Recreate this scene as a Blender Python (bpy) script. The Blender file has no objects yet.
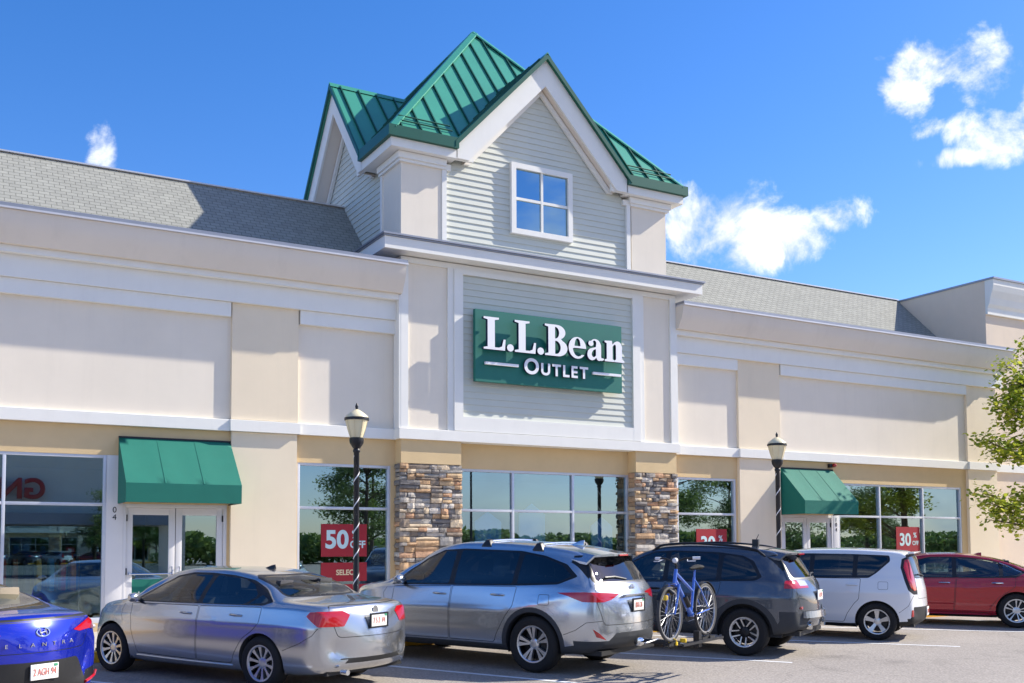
import bpy, bmesh, math, random
from mathutils import Vector, Matrix
from mathutils.bvhtree import BVHTree
R_ = math.radians
PI = math.pi
sc = bpy.context.scene
COL = sc.collection

# ---------------------------------------------------------------- camera
CAM_F, CAM_PY = 1040.86, 488.48
YAW, PITCH, ROLL = R_(29.783), R_(3.321), R_(-0.273)
cam_data = bpy.data.cameras.new('camera')
cam = bpy.data.objects.new('camera', cam_data)
COL.objects.link(cam)
sc.camera = cam
fwd = Vector((math.sin(YAW)*math.cos(PITCH), math.cos(YAW)*math.cos(PITCH), math.sin(PITCH)))
rgt = Vector((math.cos(YAW), -math.sin(YAW), 0.0))
upv = rgt.cross(fwd)
rg2 = rgt*math.cos(ROLL) + upv*math.sin(ROLL)
up2 = -rgt*math.sin(ROLL) + upv*math.cos(ROLL)
mw = Matrix((rg2, up2, -fwd)).transposed().to_4x4()
mw.translation = Vector((0.0, -20.0, 1.6))
cam.matrix_world = mw
cam_data.sensor_width = 36.0
cam_data.sensor_fit = 'HORIZONTAL'
cam_data.lens = CAM_F/1024*36.0
cam_data.shift_y = (CAM_PY - 341.5)/1024
cam_data.clip_start = 0.1
cam_data.clip_end = 3000.0

# ---------------------------------------------------------------- light
SUN_TO = Vector((0.784, -0.170, 0.596)).normalized()      # towards the sun
SUN_EL = math.asin(SUN_TO.z)
SUN_AZ = math.atan2(SUN_TO.x, SUN_TO.y)
sun_data = bpy.data.lights.new('sun', 'SUN')
sun_data.energy = 5.0
sun_data.angle = R_(0.53)
sun_data.color = (1.0, 0.92, 0.78)
sun = bpy.data.objects.new('sun', sun_data)
COL.objects.link(sun)
sun.rotation_euler = SUN_TO.to_track_quat('Z', 'Y').to_euler()
sun.location = SUN_TO*60

sc.view_settings.view_transform = 'Standard'
sc.view_settings.look = 'None'
sc.view_settings.exposure = 0.76
sc.view_settings.gamma = 1.0
sc.view_settings.use_curve_mapping = False
sc.cycles.max_bounces = 8
sc.cycles.transparent_max_bounces = 12
sc.cycles.use_denoising = True

world = bpy.data.worlds.new('World')
sc.world = world
world.use_nodes = True
wn = world.node_tree
wn.nodes.clear()
def N(nt, t, **kw):
    n = nt.nodes.new(t)
    for k, v in kw.items():
        if k.startswith('i_'):
            n.inputs[k[2:].replace('_', ' ')].default_value = v
        else:
            setattr(n, k, v)
    return n
def build_world():
    L = wn.links.new
    sky = N(wn, 'ShaderNodeTexSky', sky_type='NISHITA', sun_disc=False)
    sky.sun_elevation = SUN_EL
    sky.sun_rotation = SUN_AZ
    sky.altitude = 0
    sky.air_density = 1.0
    sky.dust_density = 0.35
    sky.ozone_density = 2.6
    hs = N(wn, 'ShaderNodeHueSaturation')
    hs.inputs['Saturation'].default_value = 1.34
    hs.inputs['Value'].default_value = 1.0
    L(sky.outputs[0], hs.inputs['Color'])
    tint = N(wn, 'ShaderNodeMix', data_type='RGBA', blend_type='MULTIPLY')
    tint.inputs[0].default_value = 1.0
    tint.inputs[7].default_value = (0.97, 0.88, 1.08, 1)
    L(hs.outputs[0], tint.inputs[6])
    tc = N(wn, 'ShaderNodeTexCoord')
    nz = N(wn, 'ShaderNodeTexNoise'); nz.inputs['Scale'].default_value = 15.0
    nz.inputs['Detail'].default_value = 9.0; nz.inputs['Roughness'].default_value = 0.62
    nz.inputs['Distortion'].default_value = 0.35
    L(tc.outputs['Generated'], nz.inputs['Vector'])
    # cloud masses: (direction, half width, half height, weight)
    blobs = [((0.6173,0.7290,0.2958), 0.0349, 0.0349, 1.20),
             ((0.6444,0.7085,0.2878), 0.0456, 0.0365, 1.25),
             ((0.6761,0.6817,0.2797), 0.0416, 0.0235, 1.20),
             ((0.7048,0.6455,0.2942), 0.0267, 0.0178, 1.00),
             ((0.6288,0.7293,0.2695), 0.0276, 0.0129, 0.80),
             ((0.7309,0.5508,0.4030), 0.0497, 0.0199, 1.00),
             ((0.7165,0.5819,0.3848), 0.0220, 0.0288, 1.00),
             ((0.7541,0.5281,0.3904), 0.0279, 0.0246, 1.00),
             ((0.7359,0.5762,0.3555), 0.0187, 0.0085, 0.80),
             ((0.7546,0.5542,0.3513), 0.0168, 0.0134, 0.80),
             ((0.7765,0.5320,0.3420), 0.0333, 0.0200, 1.00),
             ((0.7606,0.5595,0.3293), 0.0288, 0.0085, 0.90),
             ((0.6962,0.5878,0.4121), 0.0093, 0.0034, 0.80),
             ((0.1300,0.9305,0.3424), 0.0125, 0.0210, 1.15),
             ((0.7417,0.5226,0.4203), 0.0065, 0.0081, 0.50),
             ((0.7951,0.4935,0.3600), 0.0324, 0.0305, 1.00)]
    total = None
    for (d, hw, hh, wgt) in blobs:
        d = Vector(d).normalized()
        side = Vector((d.y, -d.x, 0)).normalized()
        up = side.cross(d)
        ds = N(wn, 'ShaderNodeVectorMath', operation='DOT_PRODUCT'); ds.inputs[1].default_value = side/(hw*1.12)
        du = N(wn, 'ShaderNodeVectorMath', operation='DOT_PRODUCT'); du.inputs[1].default_value = up/(hh*1.12)
        df = N(wn, 'ShaderNodeVectorMath', operation='DOT_PRODUCT'); df.inputs[1].default_value = d
        for q in (ds, du, df): L(tc.outputs['Generated'], q.inputs[0])
        a = N(wn, 'ShaderNodeMath', operation='MULTIPLY'); L(ds.outputs['Value'], a.inputs[0]); L(ds.outputs['Value'], a.inputs[1])
        b = N(wn, 'ShaderNodeMath', operation='MULTIPLY_ADD'); L(du.outputs['Value'], b.inputs[0]); L(du.outputs['Value'], b.inputs[1]); L(a.outputs[0], b.inputs[2])
        m = N(wn, 'ShaderNodeMapRange'); m.inputs[1].default_value = 0.15; m.inputs[2].default_value = 1.75
        m.inputs[3].default_value = wgt; m.inputs[4].default_value = 0
        L(b.outputs[0], m.inputs[0])
        g = N(wn, 'ShaderNodeMath', operation='GREATER_THAN'); g.inputs[1].default_value = 0.0
        L(df.outputs['Value'], g.inputs[0])
        mm = N(wn, 'ShaderNodeMath', operation='MULTIPLY'); L(m.outputs[0], mm.inputs[0]); L(g.outputs[0], mm.inputs[1])
        if total is None: total = mm
        else:
            s = N(wn, 'ShaderNodeMath', operation='MAXIMUM'); L(total.outputs[0], s.inputs[0]); L(mm.outputs[0], s.inputs[1]); total = s
    # broken cloud in the half of the sky behind the camera
    sep = N(wn, 'ShaderNodeSeparateXYZ'); L(tc.outputs['Generated'], sep.inputs[0])
    back = N(wn, 'ShaderNodeMapRange'); back.inputs[1].default_value = 0.05; back.inputs[2].default_value = -0.35
    back.inputs[3].default_value = 0; back.inputs[4].default_value = 1
    L(sep.outputs['Y'], back.inputs[0])
    n2 = N(wn, 'ShaderNodeTexNoise'); n2.inputs['Scale'].default_value = 7.0; n2.inputs['Detail'].default_value = 6.0
    mp = N(wn, 'ShaderNodeMapping'); mp.inputs['Scale'].default_value = (1, 1, 2.4)
    L(tc.outputs['Generated'], mp.inputs[0]); L(mp.outputs[0], n2.inputs['Vector'])
    n2r = N(wn, 'ShaderNodeMapRange'); n2r.inputs[1].default_value = 0.46; n2r.inputs[2].default_value = 0.68
    L(n2.outputs['Fac'], n2r.inputs[0])
    bk = N(wn, 'ShaderNodeMath', operation='MULTIPLY'); L(back.outputs[0], bk.inputs[0]); L(n2r.outputs[0], bk.inputs[1])
    bk2 = N(wn, 'ShaderNodeMath', operation='MULTIPLY'); L(bk.outputs[0], bk2.inputs[0]); bk2.inputs[1].default_value = 0.8
    # mask = smoothstep(total + noise)
    sh = N(wn, 'ShaderNodeMath', operation='MULTIPLY_ADD'); L(nz.outputs['Fac'], sh.inputs[0]); sh.inputs[1].default_value = 4.0; L(total.outputs[0], sh.inputs[2])
    mr = N(wn, 'ShaderNodeMapRange', interpolation_type='SMOOTHSTEP'); mr.inputs[1].default_value = 2.45; mr.inputs[2].default_value = 3.35
    L(sh.outputs[0], mr.inputs[0])
    gate = N(wn, 'ShaderNodeMapRange'); gate.inputs[1].default_value = 0.0; gate.inputs[2].default_value = 0.22
    L(total.outputs[0], gate.inputs[0])
    mk = N(wn, 'ShaderNodeMath', operation='MULTIPLY'); L(mr.outputs[0], mk.inputs[0]); L(gate.outputs[0], mk.inputs[1])
    mk2 = N(wn, 'ShaderNodeMath', operation='MAXIMUM'); L(mk.outputs[0], mk2.inputs[0]); L(bk2.outputs[0], mk2.inputs[1])
    cl = N(wn, 'ShaderNodeMix', data_type='RGBA')
    cl.inputs[6].default_value = (4.5, 4.9, 5.6, 1); cl.inputs[7].default_value = (7.4, 7.5, 7.7, 1)
    n3 = N(wn, 'ShaderNodeMapRange'); n3.inputs[1].default_value = .45; n3.inputs[2].default_value = .72; L(nz.outputs['Fac'], n3.inputs[0])
    L(n3.outputs[0], cl.inputs[0])
    mix = N(wn, 'ShaderNodeMix', data_type='RGBA')
    L(mk2.outputs[0], mix.inputs[0]); L(tint.outputs[2], mix.inputs[6]); L(cl.outputs[2], mix.inputs[7])
    bg = N(wn, 'ShaderNodeBackground'); bg.inputs['Strength'].default_value = 0.12
    L(mix.outputs[2], bg.inputs['Color'])
    out = N(wn, 'ShaderNodeOutputWorld'); L(bg.outputs[0], out.inputs[0])
build_world()

# ---------------------------------------------------------------- materials
def srgb(r, g, b):
    f = lambda c: c/12.92 if c <= 0.04045 else ((c+0.055)/1.055)**2.4
    return (f(r/255), f(g/255), f(b/255), 1.0)
def mat(name, col, rough=0.6, metal=0.0, var=0.0, vscale=3.0, bump=0.0, bscale=120.0, coat=0.0, spec=0.5, var2=0.0, v2scale=0.35, streak=0.0):
    m = bpy.data.materials.new(name); m.use_nodes = True
    nt = m.node_tree; p = nt.nodes['Principled BSDF']; L = nt.links.new
    p.inputs['Base Color'].default_value = col
    p.inputs['Roughness'].default_value = rough
    p.inputs['Metallic'].default_value = metal
    p.inputs['Specular IOR Level'].default_value = spec
    if coat:
        p.inputs['Coat Weight'].default_value = coat; p.inputs['Coat Roughness'].default_value = 0.03
    tc = None
    if var or bump or var2 or streak:
        tc = N(nt, 'ShaderNodeTexCoord')
    src = None
    for amt, scl in ((var, vscale), (var2, v2scale)):
        if not amt: continue
        nz = N(nt, 'ShaderNodeTexNoise'); nz.inputs['Scale'].default_value = scl; nz.inputs['Detail'].default_value = 6
        nz.inputs['Roughness'].default_value = .6
        L(tc.outputs['Object'], nz.inputs['Vector'])
        mr = N(nt, 'ShaderNodeMapRange'); mr.inputs[1].default_value = .3; mr.inputs[2].default_value = .7
        mr.inputs[3].default_value = 1-amt; mr.inputs[4].default_value = 1+amt
        L(nz.outputs['Fac'], mr.inputs[0])
        mx = N(nt, 'ShaderNodeVectorMath', operation='SCALE')
        if src is None: mx.inputs[0].default_value = col[:3]
        else: L(src, mx.inputs[0])
        L(mr.outputs[0], mx.inputs['Scale']); src = mx.outputs[0]
    if streak:
        mp = N(nt, 'ShaderNodeMapping'); mp.inputs['Scale'].default_value = (3.2, 3.2, .22); L(tc.outputs['Object'], mp.inputs[0])
        nz = N(nt, 'ShaderNodeTexNoise'); nz.inputs['Scale'].default_value = 1.0; nz.inputs['Detail'].default_value = 8; nz.inputs['Roughness'].default_value = .68
        L(mp.outputs[0], nz.inputs['Vector'])
        mr = N(nt, 'ShaderNodeMapRange'); mr.inputs[1].default_value = .52; mr.inputs[2].default_value = .78
        mr.inputs[3].default_value = 1.0; mr.inputs[4].default_value = 1-streak; L(nz.outputs['Fac'], mr.inputs[0])
        mx = N(nt, 'ShaderNodeVectorMath', operation='SCALE')
        if src is None: mx.inputs[0].default_value = col[:3]
        else: L(src, mx.inputs[0])
        L(mr.outputs[0], mx.inputs['Scale']); src = mx.outputs[0]
    if src is not None: L(src, p.inputs['Base Color'])
    if bump:
        nb = N(nt, 'ShaderNodeTexNoise'); nb.inputs['Scale'].default_value = bscale; nb.inputs['Detail'].default_value = 4
        L(tc.outputs['Object'], nb.inputs['Vector'])
        b = N(nt, 'ShaderNodeBump'); b.inputs['Strength'].default_value = bump; b.inputs['Distance'].default_value = 0.01
        L(nb.outputs['Fac'], b.inputs['Height']); L(b.outputs[0], p.inputs['Normal'])
    return m
def glass_mat(name, tint, refl=0.12, ior=1.5, rough=0.0, gcol=(1, 1, 1, 1)):
    m = bpy.data.materials.new(name); m.use_nodes = True
    nt = m.node_tree; nt.nodes.clear(); L = nt.links.new
    fr = N(nt, 'ShaderNodeFresnel'); fr.inputs['IOR'].default_value = ior
    ad = N(nt, 'ShaderNodeMath', operation='ADD', use_clamp=True); ad.inputs[1].default_value = refl
    L(fr.outputs[0], ad.inputs[0])
    tr = N(nt, 'ShaderNodeBsdfTransparent'); tr.inputs['Color'].default_value = tint
    gl = N(nt, 'ShaderNodeBsdfGlossy'); gl.inputs['Roughness'].default_value = rough; gl.inputs['Color'].default_value = gcol
    mx = N(nt, 'ShaderNodeMixShader')
    L(ad.outputs[0], mx.inputs[0]); L(tr.outputs[0], mx.inputs[1]); L(gl.outputs[0], mx.inputs[2])
    o = N(nt, 'ShaderNodeOutputMaterial'); L(mx.outputs[0], o.inputs[0])
    return m
M = {}
M['stucco'] = mat('stucco_wall', srgb(232, 222, 206), .9, var=.025, vscale=1.2, bump=.35, bscale=110, var2=.035, v2scale=.5, streak=.05)
M['stucco_cream'] = mat('stucco_pilaster', srgb(233, 218, 193), .9, var=.025, vscale=1.2, bump=.35, bscale=110, var2=.03, streak=.05)
M['cove'] = mat('cornice_cove', srgb(224, 214, 201), .9, var=.02, vscale=1.0, bump=.15, bscale=160, var2=.03, streak=.07)
M['beige'] = mat('beige_block', srgb(226, 208, 188), .9, var=.02, bump=.3, bscale=110, var2=.03, streak=.05)
M['tan'] = mat('tan_stucco', srgb(216, 190, 146), .9, var=.04, vscale=2.0, bump=.3, bscale=160)
M['white'] = mat('white_trim', srgb(232, 231, 226), .75, var=.02, vscale=2.5, bump=.08, bscale=90, streak=.05)
M['siding'] = mat('lap_siding', srgb(202, 205, 196), .7, var=.03, vscale=2.0, bump=.1, bscale=60)
M['alu'] = mat('window_aluminium', srgb(205, 208, 216), .45, .35, var=.03)
M['door_white'] = mat('door_frame_paint', srgb(222, 221, 222), .5, var=.02)
M['cap'] = mat('metal_cap', srgb(150, 152, 160), .4, .5, var=.05)
M['cap_white'] = mat('metal_cap_light', srgb(206, 204, 206), .4, .4, var=.04)
M['seam'] = mat('green_metal_roof', srgb(60, 143, 120), .42, .1, var=.04, vscale=1.5, coat=.15)
M['seam_rib'] = mat('roof_seam_metal', srgb(14, 78, 62), .45, .1, var=.04)
M['seam_dark'] = mat('green_metal_trim', srgb(12, 84, 68), .4, .1, var=.04)
M['canvas'] = mat('green_canvas', srgb(10, 108, 94), .8, var=.04, vscale=4, bump=.2, bscale=220)
M['sign_green'] = mat('sign_green', srgb(12, 108, 96), .5, var=.02)
M['sign_return'] = mat('sign_letter_return', srgb(34, 40, 70), .5)
M['sign_white'] = mat('sign_letter', srgb(238, 238, 244), .5)
M['black'] = mat('black_paint', srgb(24, 26, 32), .4, .1, var=.05)
M['rubber'] = mat('tyre_rubber', srgb(26, 26, 28), .85, var=.08, vscale=30, bump=.3, bscale=200)
M['dark'] = mat('dark_plastic', srgb(22, 23, 26), .6, var=.05)
M['clad'] = mat('grey_cladding', srgb(46, 50, 56), .65, var=.05, bump=.1, bscale=400)
M['interior'] = mat('car_interior', srgb(30, 31, 34), .8)
M['seat_grey'] = mat('seat_fabric', srgb(66, 66, 70), .85)
M['seat_beige'] = mat('seat_beige', srgb(150, 138, 120), .85)
M['chrome'] = mat('chrome', srgb(215, 218, 222), .12, 1.0)
M['rim'] = mat('alloy_rim', srgb(196, 200, 206), .28, .85)
M['rim_dark'] = mat('alloy_rim_dark', srgb(38, 40, 44), .4, .6)
M['disc'] = mat('brake_disc', srgb(70, 70, 72), .5, .7)
M['glass_store'] = glass_mat('storefront_glass', (.74, .80, .80, 1), refl=.29, gcol=(.68, .92, 1.0, 1))
M['glass_car'] = glass_mat('car_glass', (.70, .78, .74, 1), refl=.06)
M['glass_dark'] = glass_mat('privacy_glass', (.07, .075, .08, 1), refl=.05)
M['concrete'] = mat('sidewalk_concrete', srgb(184, 176, 166), .9, var=.06, vscale=2, bump=.2, bscale=80, var2=.06)
M['kerb'] = mat('yellow_kerb_paint', srgb(226, 172, 40), .75, var=.10, vscale=6, bump=.2, bscale=60)
M['line'] = mat('road_paint', srgb(212, 214, 218), .8, var=.10, vscale=9, bump=.1)
M['lamp_glass'] = mat('lamp_globe', srgb(226, 214, 178), .35, var=.05)
M['ribbon'] = mat('white_ribbon', srgb(226, 226, 230), .6)
M['red_poster'] = mat('red_poster', srgb(158, 24, 40), .6, var=.04)
M['pale_blue'] = mat('poster_lettering', srgb(196, 222, 226), .6)
M['cream_ink'] = mat('poster_small_print', srgb(224, 208, 170), .6)
M['shop_wall'] = mat('shop_wall', srgb(120, 116, 108), .9, var=.05)
M['shop_floor'] = mat('shop_floor', srgb(96, 84, 72), .6, var=.05)
M['wood'] = mat('display_wood', srgb(140, 96, 58), .7, var=.1, vscale=6)
M['blue_card'] = mat('blue_display', srgb(30, 110, 200), .6, var=.06)
M['blue_light'] = mat('blue_display_light', srgb(110, 180, 235), .6, var=.06)
M['bark'] = mat('bark', srgb(92, 78, 66), .9, var=.15, vscale=8, bump=.6, bscale=30)
M['red_lens'] = mat('red_lens', srgb(176, 14, 26), .12, coat=1.0)
M['clear_lens'] = mat('clear_lens', srgb(205, 205, 212), .1, .3, coat=1.0)
M['amber'] = mat('amber_lens', srgb(220, 130, 30), .2, coat=1.0)
M['plate_white'] = mat('plate_white', srgb(232, 230, 226), .5)
M['plate_ink'] = mat('plate_ink', srgb(206, 124, 112), .6)
M['plate_green'] = mat('plate_green', srgb(60, 150, 110), .6)

def asphalt():
    m = bpy.data.materials.new('asphalt'); m.use_nodes = True
    nt = m.node_tree; p = nt.nodes['Principled BSDF']; L = nt.links.new
    tc = N(nt, 'ShaderNodeTexCoord')
    n1 = N(nt, 'ShaderNodeTexNoise'); n1.inputs['Scale'].default_value = .25; n1.inputs['Detail'].default_value = 5
    n2 = N(nt, 'ShaderNodeTexNoise'); n2.inputs['Scale'].default_value = 22; n2.inputs['Detail'].default_value = 6; n2.inputs['Roughness'].default_value = .75
    v = N(nt, 'ShaderNodeTexVoronoi'); v.inputs['Scale'].default_value = 28
    for q in (n1, n2, v): L(tc.outputs['Object'], q.inputs['Vector'])
    r1 = N(nt, 'ShaderNodeValToRGB')
    e = r1.color_ramp.elements
    e[0].position = .38; e[0].color = (.235, .212, .194, 1); e[1].position = .66; e[1].color = (.385, .350, .322, 1)
    mm = N(nt, 'ShaderNodeMath', operation='MULTIPLY_ADD'); L(n1.outputs['Fac'], mm.inputs[0]); mm.inputs[1].default_value = .45
    m2 = N(nt, 'ShaderNodeMath', operation='MULTIPLY'); L(n2.outputs['Fac'], m2.inputs[0]); m2.inputs[1].default_value = .6
    L(m2.outputs[0], mm.inputs[2]); L(mm.outputs[0], r1.inputs[0])
    # cracks
    v2 = N(nt, 'ShaderNodeTexVoronoi', feature='DISTANCE_TO_EDGE'); v2.inputs['Scale'].default_value = .33
    nd = N(nt, 'ShaderNodeTexNoise'); nd.inputs['Scale'].default_value = 1.5; nd.inputs['Detail'].default_value = 5
    L(tc.outputs['Object'], nd.inputs['Vector'])
    ad = N(nt, 'ShaderNodeVectorMath', operation='MULTIPLY_ADD'); L(nd.outputs['Color'], ad.inputs[0]); ad.inputs[1].default_value = (.8, .8, .8); L(tc.outputs['Object'], ad.inputs[2])
    L(ad.outputs[0], v2.inputs['Vector'])
    cr = N(nt, 'ShaderNodeMapRange'); cr.inputs[1].default_value = .002; cr.inputs[2].default_value = .010; cr.inputs[3].default_value = .86; cr.inputs[4].default_value = 1
    L(v2.outputs['Distance'], cr.inputs[0])
    sp = N(nt, 'ShaderNodeMapRange'); sp.inputs[1].default_value = 0; sp.inputs[2].default_value = .6; sp.inputs[3].default_value = 1.18; sp.inputs[4].default_value = .80
    L(v.outputs['Distance'], sp.inputs[0])
    ns = N(nt, 'ShaderNodeTexNoise'); ns.inputs['Scale'].default_value = .9; ns.inputs['Detail'].default_value = 7; ns.inputs['Roughness'].default_value = .62
    L(tc.outputs['Object'], ns.inputs['Vector'])
    st = N(nt, 'ShaderNodeMapRange'); st.inputs[1].default_value = .56; st.inputs[2].default_value = .74; st.inputs[3].default_value = 1; st.inputs[4].default_value = .72
    L(ns.outputs['Fac'], st.inputs[0])
    x0 = N(nt, 'ShaderNodeMath', operation='MULTIPLY'); L(cr.outputs[0], x0.inputs[0]); L(st.outputs[0], x0.inputs[1])
    x1 = N(nt, 'ShaderNodeMath', operation='MULTIPLY'); L(x0.outputs[0], x1.inputs[0]); L(sp.outputs[0], x1.inputs[1])
    s = N(nt, 'ShaderNodeVectorMath', operation='SCALE'); L(r1.outputs[0], s.inputs[0]); L(x1.outputs[0], s.inputs['Scale'])
    L(s.outputs[0], p.inputs['Base Color']); p.inputs['Roughness'].default_value = .88
    b = N(nt, 'ShaderNodeBump'); b.inputs['Strength'].default_value = .5; b.inputs['Distance'].default_value = .01
    L(v.outputs['Distance'], b.inputs['Height']); L(b.outputs[0], p.inputs['Normal'])
    return m
M['asphalt'] = asphalt()
def shingles():
    m = bpy.data.materials.new('asphalt_shingles'); m.use_nodes = True
    nt = m.node_tree; p = nt.nodes['Principled BSDF']; L = nt.links.new
    tc = N(nt, 'ShaderNodeTexCoord')
    b = N(nt, 'ShaderNodeTexBrick'); b.offset = .5
    b.inputs['Scale'].default_value = 1; b.inputs['Brick Width'].default_value = .21; b.inputs['Row Height'].default_value = .125
    b.inputs['Mortar Size'].default_value = .007; b.inputs['Bias'].default_value = 0
    b.inputs['Color1'].default_value = srgb(150, 151, 145); b.inputs['Color2'].default_value = srgb(140, 141, 136); b.inputs['Mortar'].default_value = srgb(104, 106, 102)
    L(tc.outputs['Object'], b.inputs['Vector'])
    n = N(nt, 'ShaderNodeTexNoise'); n.inputs['Scale'].default_value = 3.2; n.inputs['Detail'].default_value = 8; n.inputs['Roughness'].default_value = .7
    L(tc.outputs['Object'], n.inputs['Vector'])
    r = N(nt, 'ShaderNodeMapRange'); r.inputs[1].default_value = .3; r.inputs[2].default_value = .7; r.inputs[3].default_value = .91; r.inputs[4].default_value = 1.07
    L(n.outputs['Fac'], r.inputs[0])
    s = N(nt, 'ShaderNodeVectorMath', operation='SCALE'); L(b.outputs['Color'], s.inputs[0]); L(r.outputs[0], s.inputs['Scale'])
    L(s.outputs[0], p.inputs['Base Color']); p.inputs['Roughness'].default_value = .95
    bp = N(nt, 'ShaderNodeBump'); bp.inputs['Strength'].default_value = .8; bp.inputs['Distance'].default_value = .02; bp.invert = True
    L(b.outputs['Fac'], bp.inputs['Height']); L(bp.outputs[0], p.inputs['Normal'])
    return m
M['shingle'] = shingles()
def leaf_mat(name, c1, c2):
    m = bpy.data.materials.new(name); m.use_nodes = True
    nt = m.node_tree; p = nt.nodes['Principled BSDF']; L = nt.links.new
    g = N(nt, 'ShaderNodeNewGeometry')
    r = N(nt, 'ShaderNodeValToRGB'); e = r.color_ramp.elements
    e[0].color = c1; e[1].color = c2
    L(g.outputs['Random Per Island'], r.inputs[0]); L(r.outputs[0], p.inputs['Base Color'])
    p.inputs['Roughness'].default_value = .55
    nt.nodes.remove(nt.nodes['Material Output']) if False else None
    tl = N(nt, 'ShaderNodeBsdfTranslucent'); L(r.outputs[0], tl.inputs['Color'])
    mx = N(nt, 'ShaderNodeMixShader'); mx.inputs[0].default_value = .35
    L(p.outputs[0], mx.inputs[1]); L(tl.outputs[0], mx.inputs[2])
    L(mx.outputs[0], nt.nodes['Material Output'].inputs[0])
    return m
M['leaf_bright'] = leaf_mat('maple_leaves', srgb(96, 124, 24), srgb(202, 206, 74))
M['leaf_far'] = leaf_mat('far_leaves', srgb(84, 110, 56), srgb(140, 160, 84))
M['leaf_dark'] = leaf_mat('tree_leaves', srgb(46, 74, 34), srgb(84, 112, 52))

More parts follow.
